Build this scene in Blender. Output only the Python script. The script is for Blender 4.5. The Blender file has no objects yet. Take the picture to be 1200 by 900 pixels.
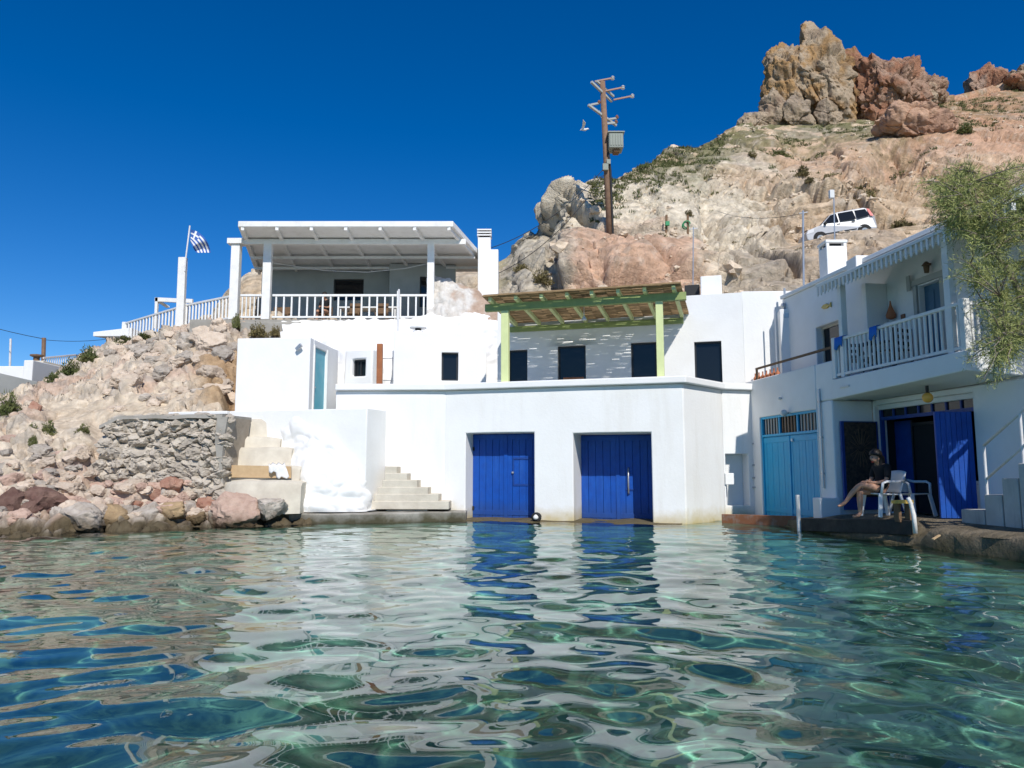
import bpy, bmesh, math, random
import numpy as np
from mathutils import Vector, Matrix, noise as mnoise
random.seed(7)
R = math.radians
# ------------------------------------------------------------------ camera, sky, sun, exposure
sc = bpy.context.scene
C = sc.collection
F, CAMZ, PITCH = 870.0, 1.3, R(6.6)          # focal length in px of a 1200x900 picture, eye height, upward pitch
cam = bpy.data.cameras.new('camera'); camo = bpy.data.objects.new('camera', cam); C.objects.link(camo)
cam.sensor_width = 36.0; cam.lens = 36.0 * F / 1200.0
cam.clip_start = 0.05; cam.clip_end = 3000
camo.location = (0, 0, CAMZ); camo.rotation_euler = (R(90) + PITCH, 0, 0)
sc.camera = camo
SUN_AZ, SUN_EL = R(13.5), R(42)                # degrees right of straight behind the camera, elevation
sun_vec = Vector((math.sin(SUN_AZ) * math.cos(SUN_EL), -math.cos(SUN_AZ) * math.cos(SUN_EL), math.sin(SUN_EL)))
w = bpy.data.worlds.new('World'); sc.world = w; w.use_nodes = True
nt = w.node_tree; nt.nodes.clear()
sky = nt.nodes.new('ShaderNodeTexSky'); sky.sky_type = 'NISHITA'; sky.sun_disc = False
sky.sun_elevation = SUN_EL; sky.sun_rotation = math.atan2(sun_vec.x, sun_vec.y)
sky.altitude = 1500; sky.air_density = 1.0; sky.dust_density = 0.15; sky.ozone_density = 4.5
bgn = nt.nodes.new('ShaderNodeBackground'); bgn.inputs[1].default_value = 0.108
wo = nt.nodes.new('ShaderNodeOutputWorld')
hs = nt.nodes.new('ShaderNodeHueSaturation'); hs.inputs["Saturation"].default_value = 1.36; hs.inputs["Hue"].default_value = 0.508
nt.links.new(sky.outputs[0], hs.inputs['Color']); nt.links.new(hs.outputs[0], bgn.inputs[0]); nt.links.new(bgn.outputs[0], wo.inputs[0])
sl = bpy.data.lights.new('sun', 'SUN'); sl.energy = 4.2; sl.angle = R(0.53); sl.color = (1.0, 0.955, 0.885)
so = bpy.data.objects.new('sun', sl); C.objects.link(so)
so.rotation_euler = (-sun_vec).to_track_quat('-Z', 'Y').to_euler(); so.location = (5, -20, 25)
sc.view_settings.view_transform = 'Standard'; sc.view_settings.look = 'None'
sc.view_settings.exposure = 0.12; sc.view_settings.gamma = 1.0; sc.view_settings.use_curve_mapping = False
sc.render.engine = 'CYCLES'
cy = sc.cycles
cy.use_denoising = True; cy.max_bounces = 8; cy.diffuse_bounces = 4; cy.glossy_bounces = 4
cy.transmission_bounces = 6; cy.transparent_max_bounces = 8; cy.sample_clamp_indirect = 6.0
cy.blur_glossy = 0.3
try: cy.denoiser = 'OPENIMAGEDENOISE'
except Exception: pass

# ------------------------------------------------------------------ picture rays -> places
cp, sp = math.cos(PITCH), math.sin(PITCH)
def ray(px, py):
    a, b = (px - 600.0) / F, (450.0 - py) / F
    return Vector((a, cp - b * sp, sp + b * cp))
def atY(px, py, Y):
    d = ray(px, py); t = Y / d.y
    return Vector((d.x * t, Y, CAMZ + d.z * t))
def atZ(px, py, z):
    d = ray(px, py); t = (z - CAMZ) / d.z
    return Vector((d.x * t, d.y * t, z))
def zat(py, Y): return atY(600, py, Y).z
class Pl:
    """vertical plane through ground points A, B; s runs from A to B, d outward (towards the viewer's side)"""
    def __init__(s, A, B):
        s.A = Vector(A[:2]); s.B = Vector(B[:2]); s.L = (s.B - s.A).length
        s.u = (s.B - s.A).normalized(); s.n = Vector((s.u.y, -s.u.x))
    def hit(s, px, py):
        d = ray(px, py); dn = d.x * s.n.x + d.y * s.n.y
        t = s.A.dot(s.n) / dn
        p = Vector((d.x * t, d.y * t)); return ((p - s.A).dot(s.u), CAMZ + d.z * t)
    def P(s, a, z, d=0.0):
        q = s.A + s.u * a + s.n * d; return Vector((q.x, q.y, z))
    def off(s, d):
        return Pl(s.A + s.n * d, s.B + s.n * d)
    def ang(s): return math.atan2(s.u.y, s.u.x)

# ------------------------------------------------------------------ numpy noise
_rs = np.random.RandomState(3)
_perm = _rs.permutation(256); _perm = np.concatenate([_perm, _perm, _perm])
_g3 = _rs.normal(size=(256, 3)); _g3 /= np.linalg.norm(_g3, axis=1)[:, None]
def perlin(p):
    p = np.asarray(p, float); i = np.floor(p).astype(int); f = p - i; i &= 255
    u = f * f * f * (f * (f * 6 - 15) + 10); out = np.zeros(len(p))
    for dx in (0, 1):
        for dy in (0, 1):
            for dz in (0, 1):
                h = _perm[_perm[_perm[(i[:, 0] + dx) & 255] + ((i[:, 1] + dy) & 255)] + ((i[:, 2] + dz) & 255)] & 255
                g = _g3[h]
                dot = g[:, 0] * (f[:, 0] - dx) + g[:, 1] * (f[:, 1] - dy) + g[:, 2] * (f[:, 2] - dz)
                wgt = (u[:, 0] if dx else 1 - u[:, 0]) * (u[:, 1] if dy else 1 - u[:, 1]) * (u[:, 2] if dz else 1 - u[:, 2])
                out += wgt * dot
    return out * 1.5
def fbm(p, octv=4, lac=2.1, gain=0.5):
    a, s, o = 1.0, 0.0, 0.0
    q = np.array(p, float)
    for k in range(octv):
        s = s + a * perlin(q); q = q * lac + 17.3; a *= gain
    return s
def ridged(p, octv=4, lac=2.1, gain=0.5):
    a, s = 1.0, 0.0
    q = np.array(p, float)
    for k in range(octv):
        s = s + a * (1 - 2 * np.abs(perlin(q))); q = q * lac + 9.1; a *= gain
    return s
def cells(p):
    """distance to nearest and second nearest feature point, id hash of the nearest"""
    p = np.asarray(p, float); i = np.floor(p).astype(int)
    d1 = np.full(len(p), 9.0); d2 = np.full(len(p), 9.0); idn = np.zeros(len(p))
    for dx in (-1, 0, 1):
        for dy in (-1, 0, 1):
            for dz in (-1, 0, 1):
                c = i + np.array([dx, dy, dz]); m = c & 255
                h = _perm[_perm[_perm[m[:, 0]] + m[:, 1]] + m[:, 2]] & 255
                fp = c + 0.5 + 0.42 * _g3[h]
                d = np.linalg.norm(p - fp, axis=1)
                n1 = d < d1
                d2 = np.where(n1, d1, np.minimum(d2, d)); idn = np.where(n1, h / 255.0, idn); d1 = np.where(n1, d, d1)
    return d1, d2, idn

# ------------------------------------------------------------------ object helpers
def T(name, label, cat, loc=(0, 0, 0), group=None):
    o = bpy.data.objects.new(name, None); C.objects.link(o); o.location = loc; o.empty_display_size = 0.2
    o['label'] = label; o['category'] = cat
    if group: o['group'] = group
    return o
def tag(o, label, cat, group=None):
    o['label'] = label; o['category'] = cat
    if group: o['group'] = group
    return o
def struct(o, kind='structure'):
    o['kind'] = kind; return o
def wmat(o):
    m = Matrix.LocRotScale(o.location, o.rotation_euler, o.scale)
    return (wmat(o.parent) @ o.matrix_parent_inverse @ m) if o.parent else m
def link(name, me, parent=None, local=False):
    o = bpy.data.objects.new(name, me); C.objects.link(o)
    if parent:
        o.parent = parent
        if not local: o.matrix_parent_inverse = wmat(parent).inverted()
    return o
def mk(name, vs, fs, mat, parent=None, smooth=False, bevel=0, local=False, seg=2, sharp=None):
    me = bpy.data.meshes.new(name); me.from_pydata([tuple(v) for v in vs], [], fs); me.update()
    if mat: me.materials.append(mat)
    if smooth:
        me.polygons.foreach_set('use_smooth', [True] * len(me.polygons))
        if sharp: me.set_sharp_from_angle(angle=R(sharp))
    o = link(name, me, parent, local)
    if bevel:
        b = o.modifiers.new('bevel', 'BEVEL'); b.width = bevel; b.segments = seg; b.limit_method = 'ANGLE'; b.angle_limit = R(35)
    return o
class MB:
    def __init__(s): s.v = []; s.f = []
    def add(s, vs, fs):
        o = len(s.v); s.v += [Vector(v) for v in vs]; s.f += [tuple(i + o for i in f) for f in fs]; return s
    def box8(s, c):
        return s.add(c, [(0, 3, 2, 1), (4, 5, 6, 7), (0, 1, 5, 4), (1, 2, 6, 5), (2, 3, 7, 6), (3, 0, 4, 7)])
    def box(s, lo, hi):
        x0, y0, z0 = lo; x1, y1, z1 = hi
        return s.box8([(x0, y0, z0), (x1, y0, z0), (x1, y1, z0), (x0, y1, z0), (x0, y0, z1), (x1, y0, z1), (x1, y1, z1), (x0, y1, z1)])
    def pbox(s, pl, s0, s1, z0, z1, d0, d1):
        """box in a Pl frame, d0 < d1 outward"""
        return s.box8([pl.P(s0, z0, d1), pl.P(s1, z0, d1), pl.P(s1, z0, d0), pl.P(s0, z0, d0),
                       pl.P(s0, z1, d1), pl.P(s1, z1, d1), pl.P(s1, z1, d0), pl.P(s0, z1, d0)])
    def bar(s, a, b, w, h, up=(0, 0, 1)):
        a, b = Vector(a), Vector(b); t = (b - a).normalized(); up = Vector(up)
        if abs(t.dot(up)) > 0.98: up = Vector((0, 1, 0))
        x = t.cross(up).normalized(); y = x.cross(t).normalized()
        x *= w / 2; y *= h / 2
        return s.box8([a - x - y, a + x - y, b + x - y, b - x - y, a - x + y, a + x + y, b + x + y, b - x + y])
    def tube(s, pts, rad, n=8, cap=True):
        pts = [Vector(p) for p in pts]
        if not hasattr(rad, '__len__'): rad = [rad] * len(pts)
        base = len(s.v); pu = None
        for k, p in enumerate(pts):
            t = (pts[min(k + 1, len(pts) - 1)] - pts[max(k - 1, 0)]).normalized()
            if pu is None: pu = t.orthogonal().normalized()
            x = (pu - t * pu.dot(t)).normalized(); pu = x; y = t.cross(x)
            for j in range(n):
                a = 2 * math.pi * j / n; s.v.append(p + (x * math.cos(a) + y * math.sin(a)) * rad[k])
        for k in range(len(pts) - 1):
            for j in range(n):
                a, b = base + k * n + j, base + k * n + (j + 1) % n
                s.f.append((a, b, b + n, a + n))
        if cap:
            s.f.append(tuple(base + j for j in reversed(range(n)))); e = base + (len(pts) - 1) * n
            s.f.append(tuple(e + j for j in range(n)))
        return s
    def lathe(s, c, prof, n=14, axis=None):
        c = Vector(c); base = len(s.v); M = axis if axis else Matrix.Identity(3)
        for r, z in prof:
            for j in range(n):
                a = 2 * math.pi * j / n; s.v.append(c + M @ Vector((r * math.cos(a), r * math.sin(a), z)))
        for k in range(len(prof) - 1):
            for j in range(n):
                a, b = base + k * n + j, base + k * n + (j + 1) % n
                s.f.append((a, b, b + n, a + n))
        s.f.append(tuple(base + j for j in reversed(range(n)))); e = base + (len(prof) - 1) * n
        s.f.append(tuple(e + j for j in range(n)))
        return s
    def prism(s, poly, ext):
        """polygon of 3D points pushed along ext"""
        poly = [Vector(p) for p in poly]; n = len(poly); e = Vector(ext)
        return s.add(poly + [p + e for p in poly], [tuple(range(n)), tuple(reversed(range(n, 2 * n)))] +
                     [(i, i + n, (i + 1) % n + n, (i + 1) % n) for i in range(n)])
    def go(s, name, mat, parent=None, **k):
        fs = s.f
        o = mk(name, s.v, fs, mat, parent, **k)
        bm = bmesh.new(); bm.from_mesh(o.data); bmesh.ops.recalc_face_normals(bm, faces=bm.faces); bm.to_mesh(o.data); bm.free()
        return o
def wall(name, mat, parent, pl, s0, s1, z0, z1, th, holes=(), step=0.45, amp=0.008, bevel=0.02, seed=0.0):
    """plastered wall on a Pl, d=0 its outer face, th its thickness, rectangular through holes (s0,s1,z0,z1)"""
    def cuts(a, b, extra):
        xs = sorted(set([round(a, 4), round(b, 4)] + [round(e, 4) for e in extra if a < e < b])); out = []
        for i in range(len(xs) - 1):
            n = max(1, int(round((xs[i + 1] - xs[i]) / step)))
            out += [xs[i] + (xs[i + 1] - xs[i]) * k / n for k in range(n)]
        return out + [xs[-1]]
    S = cuts(s0, s1, [h[0] for h in holes] + [h[1] for h in holes]); Z = cuts(z0, z1, [h[2] for h in holes] + [h[3] for h in holes])
    ins = lambda a, b: any(h[0] < a < h[1] and h[2] < b < h[3] for h in holes)
    idx = {}; vs = []; fs = []
    def vid(i, j, k):
        key = (i, j, k)
        if key not in idx:
            p = pl.P(S[i], Z[j], 0 if k == 0 else -th)
            if k == 0 and amp:
                q = amp * mnoise.noise(Vector((p.x * 0.9 + seed, p.y * 0.9, p.z * 0.9))); p += Vector((pl.n.x, pl.n.y, 0)) * q
            idx[key] = len(vs); vs.append(p)
        return idx[key]
    for i in range(len(S) - 1):
        for j in range(len(Z) - 1):
            cs, cz = (S[i] + S[i + 1]) / 2, (Z[j] + Z[j + 1]) / 2
            if ins(cs, cz): continue
            fs.append((vid(i, j, 0), vid(i + 1, j, 0), vid(i + 1, j + 1, 0), vid(i, j + 1, 0)))
            fs.append((vid(i, j, 1), vid(i, j + 1, 1), vid(i + 1, j + 1, 1), vid(i + 1, j, 1)))
            for di, dj, e in ((-1, 0, ((i, j + 1), (i, j))), (1, 0, ((i + 1, j), (i + 1, j + 1))), (0, -1, ((i, j), (i + 1, j))), (0, 1, ((i + 1, j + 1), (i, j + 1)))):
                ii, jj = i + di, j + dj
                outb = ii < 0 or jj < 0 or ii >= len(S) - 1 or jj >= len(Z) - 1
                if outb or ins((S[ii] + S[ii + 1]) / 2, (Z[jj] + Z[jj + 1]) / 2):
                    a, b = e
                    fs.append((vid(a[0], a[1], 0), vid(a[0], a[1], 1), vid(b[0], b[1], 1), vid(b[0], b[1], 0)))
    return mk(name, vs, fs, mat, parent, smooth=True, sharp=30, bevel=bevel)
def pxhole(pl, xa, xb, ya, yb, zbot=None):
    """opening from picture columns xa..xb and rows ya (top)..yb (bottom)"""
    ym = (ya + yb) / 2
    s0, _ = pl.hit(xa, ym); s1, _ = pl.hit(xb, ym); xm = (xa + xb) / 2
    z1 = pl.hit(xm, ya)[1]; z0 = pl.hit(xm, yb)[1] if zbot is None else zbot
    return (s0, s1, z0, z1)
def copy_tree(o, parent=None):
    c = o.copy(); C.objects.link(c)
    if parent: c.parent = parent
    for ch in list(o.children): copy_tree(ch, c)
    return c

# ------------------------------------------------------------------ materials
def mat(name, col, rough=0.7, col2=None, scale=3.0, amt=1.0, bump=0.0, bscale=30.0, metal=0.0, spec=0.4, streak=None, vcol=False, thresh=(0.35, 0.7), stain=None, rnd=0.0, bdist=0.02):
    m = bpy.data.materials.new(name); m.use_nodes = True; t = m.node_tree; N = t.nodes; L = t.links
    b = N['Principled BSDF']; b.inputs['Roughness'].default_value = rough; b.inputs['Metallic'].default_value = metal
    b.inputs['Specular IOR Level'].default_value = spec
    geo = N.new('ShaderNodeNewGeometry'); pos = geo.outputs['Position']
    def mixc(fac, a, bb, mode='MIX'):
        n = N.new('ShaderNodeMix'); n.data_type = 'RGBA'; n.blend_type = mode
        for k, val in (('Factor', fac),):
            if isinstance(val, (int, float)): n.inputs[0].default_value = val
            else: L.new(val, n.inputs[0])
        for i, val in ((6, a), (7, bb)):
            if isinstance(val, tuple): n.inputs[i].default_value = (*val[:3], 1)
            else: L.new(val, n.inputs[i])
        return n.outputs[2]
    def noise(sc_, det=5, rg=0.6, vec=pos):
        n = N.new('ShaderNodeTexNoise'); n.inputs['Scale'].default_value = sc_; n.inputs['Detail'].default_value = det; n.inputs['Roughness'].default_value = rg
        L.new(vec, n.inputs['Vector']); return n.outputs['Fac']
    def ramp(x, lo, hi):
        n = N.new('ShaderNodeMapRange'); n.inputs[1].default_value = lo; n.inputs[2].default_value = hi; L.new(x, n.inputs[0]); return n.outputs[0]
    def mul(x, k):
        n = N.new('ShaderNodeMath'); n.operation = 'MULTIPLY'; L.new(x, n.inputs[0])
        if isinstance(k, (int, float)): n.inputs[1].default_value = k
        else: L.new(k, n.inputs[1])
        return n.outputs[0]
    c = tuple(col)
    if vcol:
        a = N.new('ShaderNodeVertexColor'); a.layer_name = 'Col'; c = a.outputs[0]
        vf = ramp(noise(scale, 8, 0.7), 0.3, 0.72)
        c = mixc(mul(vf, amt), c, mixc(1.0, c, col2 if col2 else (0.6, 0.55, 0.5), 'MULTIPLY'))
    elif col2:
        c = mixc(mul(ramp(noise(scale), *thresh), amt), c, tuple(col2))
    if streak:
        sc_, scol, samt = streak
        mp = N.new('ShaderNodeMapping'); mp.inputs['Scale'].default_value = (1, 1, 0.12); L.new(pos, mp.inputs['Vector'])
        c = mixc(mul(ramp(noise(sc_, 6, 0.7, mp.outputs[0]), 0.52, 0.78), samt), c, scol)
    if stain:
        zlo, zhi, scol, samt = stain
        sx = N.new('ShaderNodeSeparateXYZ'); L.new(pos, sx.inputs[0])
        ad = N.new('ShaderNodeMath'); ad.operation = 'MULTIPLY_ADD'; L.new(noise(2.2), ad.inputs[0]); ad.inputs[1].default_value = -0.55; L.new(sx.outputs[2], ad.inputs[2])
        c = mixc(mul(ramp(ad.outputs[0], zhi, zlo), samt), c, scol)
    if rnd:
        oi = N.new('ShaderNodeObjectInfo'); hv = N.new('ShaderNodeHueSaturation')
        if isinstance(c, tuple): hv.inputs['Color'].default_value = (*c, 1)
        else: L.new(c, hv.inputs['Color'])
        mr = N.new('ShaderNodeMapRange'); L.new(oi.outputs['Random'], mr.inputs[0]); mr.inputs[3].default_value = 1 - rnd; mr.inputs[4].default_value = 1 + rnd
        L.new(mr.outputs[0], hv.inputs['Value']); c = hv.outputs[0]
    if isinstance(c, tuple): b.inputs['Base Color'].default_value = (*c, 1)
    else: L.new(c, b.inputs['Base Color'])
    if bump:
        bp = N.new('ShaderNodeBump'); bp.inputs['Strength'].default_value = bump; bp.inputs['Distance'].default_value = bdist
        L.new(noise(bscale, 9 if vcol else 6, 0.7 if vcol else 0.65), bp.inputs['Height']); L.new(bp.outputs[0], b.inputs['Normal'])
    return m
M = {}
M['white'] = mat('whitewash', (0.80, 0.80, 0.785), 0.85, (0.72, 0.71, 0.68), 1.3, 0.6, bump=0.25, bscale=14, spec=0.2)
M['sea_white'] = mat('whitewash_above_water', (0.80, 0.80, 0.785), 0.85, (0.73, 0.72, 0.69), 1.1, 0.55, bump=0.25, bscale=14, spec=0.2, stain=(-0.32, 0.12, (0.50, 0.40, 0.17), 0.9), streak=(1.6, (0.60, 0.57, 0.51), 0.45))
M['wood_white'] = mat('white_painted_wood', (0.78, 0.78, 0.76), 0.6, (0.62, 0.60, 0.56), 4, 0.5, bump=0.15, bscale=40)
M['old_white'] = mat('weathered_white_paint', (0.77, 0.76, 0.73), 0.75, (0.55, 0.52, 0.46), 3, 0.5, bump=0.3, bscale=25, thresh=(0.48, 0.78))
M['blue'] = mat('deep_blue_paint', (0.002, 0.070, 0.38), 0.5, (0.004, 0.050, 0.28), 5, 0.8, bump=0.25, bscale=28, streak=(5, (0.03, 0.13, 0.46), 0.5), stain=(-0.25, 0.25, (0.02, 0.05, 0.16), 0.7))
M['navy'] = mat('dark_blue_paint', (0.006, 0.055, 0.28), 0.5, (0.01, 0.03, 0.15), 5, 0.7, bump=0.12, bscale=35)
M['turq'] = mat('turquoise_paint', (0.015, 0.36, 0.62), 0.5, (0.03, 0.30, 0.52), 5, 0.7, bump=0.15, bscale=30, streak=(4, (0.10, 0.40, 0.55), 0.4))
M['teal'] = mat('faded_teal_paint', (0.10, 0.42, 0.52), 0.6, (0.20, 0.48, 0.55), 2.5, 0.8, bump=0.1)
M['slate_blue'] = mat('slate_blue_paint', (0.07, 0.16, 0.25), 0.55, (0.05, 0.12, 0.20), 5, 0.6)
M['green'] = mat('pale_green_paint', (0.66, 0.72, 0.36), 0.6, (0.56, 0.62, 0.30), 6, 0.6, bump=0.15, bscale=40)
M['dgreen'] = mat('green_stain_paint', (0.30, 0.36, 0.13), 0.6, (0.22, 0.28, 0.10), 6, 0.7, bump=0.15, bscale=40)
M['cane'] = mat('dry_cane', (0.34, 0.23, 0.12), 0.8, (0.22, 0.14, 0.07), 9, 0.8, bump=0.2, bscale=60)
M['brown'] = mat('varnished_brown_wood', (0.36, 0.13, 0.045), 0.5, (0.22, 0.07, 0.025), 8, 0.6, streak=(12, (0.15, 0.05, 0.02), 0.5))
M['oldwood'] = mat('weathered_wood', (0.20, 0.12, 0.065), 0.85, (0.10, 0.065, 0.04), 6, 0.8, bump=0.4, bscale=30)
M['redwood'] = mat('rusty_red_plank', (0.26, 0.10, 0.045), 0.8, (0.30, 0.27, 0.24), 5, 0.7, bump=0.4, bscale=20, thresh=(0.5, 0.75))
M['blackwood'] = mat('tarred_wood', (0.022, 0.020, 0.018), 0.8, (0.07, 0.062, 0.055), 4, 0.7, bump=0.5, bscale=18)
M['tanwood'] = mat('sunbleached_board', (0.52, 0.37, 0.21), 0.8, (0.42, 0.28, 0.15), 7, 0.8, bump=0.2, bscale=30)
M['glass'] = mat('dark_window_glass', (0.008, 0.010, 0.013), 0.08, spec=0.4)
M['frame'] = mat('anthracite_frame', (0.020, 0.022, 0.025), 0.45)
M['dark'] = mat('dark_interior_shade', (0.015, 0.015, 0.018), 0.9)  # near-black colour that stands in for the shade inside openings
M['greyin'] = mat('grey_render_and_shade', (0.40, 0.41, 0.39), 0.9, (0.32, 0.33, 0.31), 2, 0.6)  # grey render; on the veranda walls its grey includes their shade
M['concrete'] = mat('concrete', (0.36, 0.34, 0.30), 0.9, (0.24, 0.22, 0.19), 2.2, 0.8, bump=0.5, bscale=16, stain=(-0.25, 0.02, (0.07, 0.06, 0.03), 0.95))
M['stepstone'] = mat('cream_cement', (0.62, 0.57, 0.47), 0.9, (0.47, 0.42, 0.34), 2.2, 0.9, bump=0.45, bscale=14)
M['dirtycon'] = mat('stained_concrete', (0.50, 0.49, 0.46), 0.9, (0.33, 0.32, 0.29), 1.8, 0.8, bump=0.4, bscale=14, streak=(2.2, (0.10, 0.10, 0.09), 0.75))
M['ledge'] = mat('wet_ledge_stone', (0.22, 0.18, 0.125), 0.85, (0.10, 0.08, 0.05), 3.5, 0.9, bump=1.0, bscale=7, bdist=0.07, stain=(-0.3, 0.05, (0.09, 0.07, 0.025), 0.8))
M['terrain'] = mat('hill_rock', (0.5, 0.4, 0.3), 0.95, (0.62, 0.55, 0.47), 2.6, 0.7, bump=1.0, bscale=3.0, vcol=True, spec=0.1, bdist=0.30)
M['bank'] = mat('bank_rock', (0.5, 0.4, 0.3), 0.95, (0.58, 0.52, 0.46), 3.5, 0.8, bump=1.0, bscale=6.0, vcol=True, spec=0.1, bdist=0.08)
def rockmat(n, a, b, wet=False):
    return mat(n, a, 0.95, b, 5.0, 1.0, bump=1.0, bscale=14, spec=0.15, rnd=0.16, bdist=0.04, stain=(-0.20, 0.10, (0.07, 0.05, 0.025), 0.92) if wet else None)
M['rk_beige'] = rockmat('beige_rock', (0.60, 0.50, 0.40), (0.47, 0.37, 0.28))
M['rk_grey'] = rockmat('grey_rock', (0.47, 0.42, 0.36), (0.31, 0.26, 0.21), True)
M['rk_pink'] = rockmat('pink_rock', (0.54, 0.39, 0.31), (0.40, 0.27, 0.21), True)
M['rk_red'] = rockmat('red_rock', (0.30, 0.145, 0.10), (0.40, 0.25, 0.18), True)
M['rk_dark'] = rockmat('maroon_rock', (0.15, 0.085, 0.07), (0.22, 0.14, 0.11), True)
M['rk_ochre'] = rockmat('ochre_rock', (0.42, 0.30, 0.17), (0.31, 0.22, 0.13), True)
M['rk_wall'] = rockmat('wall_stone', (0.54, 0.48, 0.40), (0.38, 0.33, 0.27))
M['mortar'] = mat('earth_mortar', (0.34, 0.29, 0.23), 0.95, (0.24, 0.20, 0.15), 4, 0.8, bump=0.8, bscale=16)
M['plastic'] = mat('white_plastic', (0.78, 0.78, 0.77), 0.35)
M['metal'] = mat('galvanised_metal', (0.48, 0.49, 0.50), 0.4, metal=0.7)
M['steelwhite'] = mat('white_painted_steel', (0.72, 0.72, 0.72), 0.45, (0.5, 0.42, 0.36), 7, 0.4)
M['pole'] = mat('pole_timber', (0.25, 0.155, 0.10), 0.9, (0.15, 0.09, 0.06), 5, 0.8, bump=0.4, bscale=20)
M['greybox'] = mat('transformer_paint', (0.24, 0.27, 0.23), 0.6, (0.22, 0.24, 0.21), 3, 0.6)
M['ceramic'] = mat('brown_ceramic', (0.22, 0.10, 0.06), 0.4)
M['carpaint'] = mat('silver_car_paint', (0.50, 0.51, 0.53), 0.35, (0.44, 0.43, 0.42), 2.0, 0.7, spec=0.5)
M['rubber'] = mat('black_rubber', (0.02, 0.02, 0.02), 0.8)
M['redlens'] = mat('red_lens', (0.55, 0.02, 0.02), 0.25)
M['clear'] = mat('clear_lens', (0.7, 0.7, 0.7), 0.15)
M['terracotta'] = mat('terracotta', (0.42, 0.15, 0.07), 0.75)
M['gold'] = mat('gilded_wood', (0.62, 0.44, 0.12), 0.5)
M['orange'] = mat('orange_globe', (0.85, 0.42, 0.07), 0.4)
M['opal'] = mat('opal_globe', (0.62, 0.62, 0.60), 0.35)
M['towel'] = mat('blue_towel', (0.02, 0.16, 0.55), 0.95, bump=0.4, bscale=60)
M['whitecloth'] = mat('white_cloth', (0.75, 0.74, 0.72), 0.95)
M['redcloth'] = mat('red_cloth', (0.55, 0.06, 0.09), 0.95)
M['flagblue'] = mat('flag_blue', (0.05, 0.12, 0.38), 0.9)
M['skin'] = mat('skin', (0.46, 0.25, 0.16), 0.55, (0.42, 0.22, 0.14), 9, 0.5)
M['hair'] = mat('dark_hair', (0.018, 0.012, 0.009), 0.55)
M['blackcloth'] = mat('black_cloth', (0.012, 0.012, 0.014), 0.95)
M['leaf'] = mat('shrub_leaf', (0.085, 0.11, 0.035), 0.8, (0.16, 0.15, 0.06), 1.2, 0.8, spec=0.2, rnd=0.2)
M['dryleaf'] = mat('dry_shrub_leaf', (0.20, 0.16, 0.07), 0.85, (0.11, 0.10, 0.045), 2, 0.8, spec=0.2, rnd=0.25)
M['tama'] = mat('tamarisk_leaf', (0.34, 0.35, 0.12), 0.75, (0.22, 0.25, 0.09), 1.5, 0.9, spec=0.2)
M['bark'] = mat('grey_bark', (0.24, 0.20, 0.16), 0.9, (0.15, 0.12, 0.09), 6, 0.8, bump=0.5, bscale=25)
M['wire'] = mat('cable_black', (0.02, 0.02, 0.02), 0.6)
M['yellow'] = mat('yellowed_board', (0.50, 0.35, 0.09), 0.8, (0.40, 0.27, 0.07), 6, 0.6)
M['grn'] = mat('green_plastic', (0.02, 0.25, 0.10), 0.5)
M['pattern'] = mat('patterned_fabric', (0.02, 0.018, 0.02), 0.95, (0.10, 0.07, 0.05), 14, 0.8)
# ------------------------------------------------------------------ sea
def grow(dense, step, lim):
    xs = list(dense); s = step
    while xs[-1] < lim: s *= 1.35; xs.append(xs[-1] + s)
    return xs
def axis(lo, hi, step, limlo, limhi, var=None):
    d = list(np.arange(lo, hi, step)) if var is None else var
    right = grow(d, step, limhi)
    left = [-x for x in grow([-d[0]], step, -limlo)][1:]
    return np.array(left[::-1] + right)
yv = [2.2]
while yv[-1] < 21.5: yv.append(yv[-1] + max(0.03, 0.0046 * yv[-1]))
XS = axis(-15.0, 15.0, 0.045, -350, 350); YS = axis(2.2, 21.5, 0.03, -350, 21.6, yv)
rw = np.random.RandomState(11)
def waves(x, y):
    h = np.zeros_like(x)
    wx = x + 0.10 * np.sin(0.9 * y + 0.5 * x); wy = y + 0.12 * np.sin(0.8 * x - 0.35 * y)
    for k in range(52):
        lam = 0.28 * (6.5 ** rw.rand()); th = rw.normal() * 0.75 + 0.25
        if k % 5 == 0: th = rw.rand() * 6.283
        kk = 2 * math.pi / lam; dx, dy = math.sin(th), math.cos(th)
        slope = WSLOPE * (0.55 + 0.9 * rw.rand()) * (1.0 if lam > 0.45 else 0.7) * (0.75 if lam > 1.1 else 1.0)
        h += slope / kk * np.sin(kk * (dx * wx + dy * wy) + rw.rand() * 6.283)
    return h
WSLOPE = 0.0225
X2, Y2 = np.meshgrid(XS, YS)
env = np.clip((17.0 - np.abs(X2)) / 4.0, 0, 1) * np.clip((Y2 + 4) / 5.0, 0, 1)
patch = 0.75 + 0.45 * perlin(np.stack([X2.ravel() * 0.22, Y2.ravel() * 0.22, np.zeros(X2.size)], 1)).reshape(X2.shape)
Z2 = waves(X2, Y2) * env * patch * np.clip(1.0 - (Y2 - 12) / 22.0, 0.62, 1.0)
nx, ny = len(XS), len(YS)
V = np.stack([X2.ravel(), Y2.ravel(), Z2.ravel()], 1)
i = np.arange(nx - 1)[None, :] + nx * np.arange(ny - 1)[:, None]; i = i.ravel()
Q = np.stack([i, i + 1, i + nx + 1, i + nx], 1)
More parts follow.
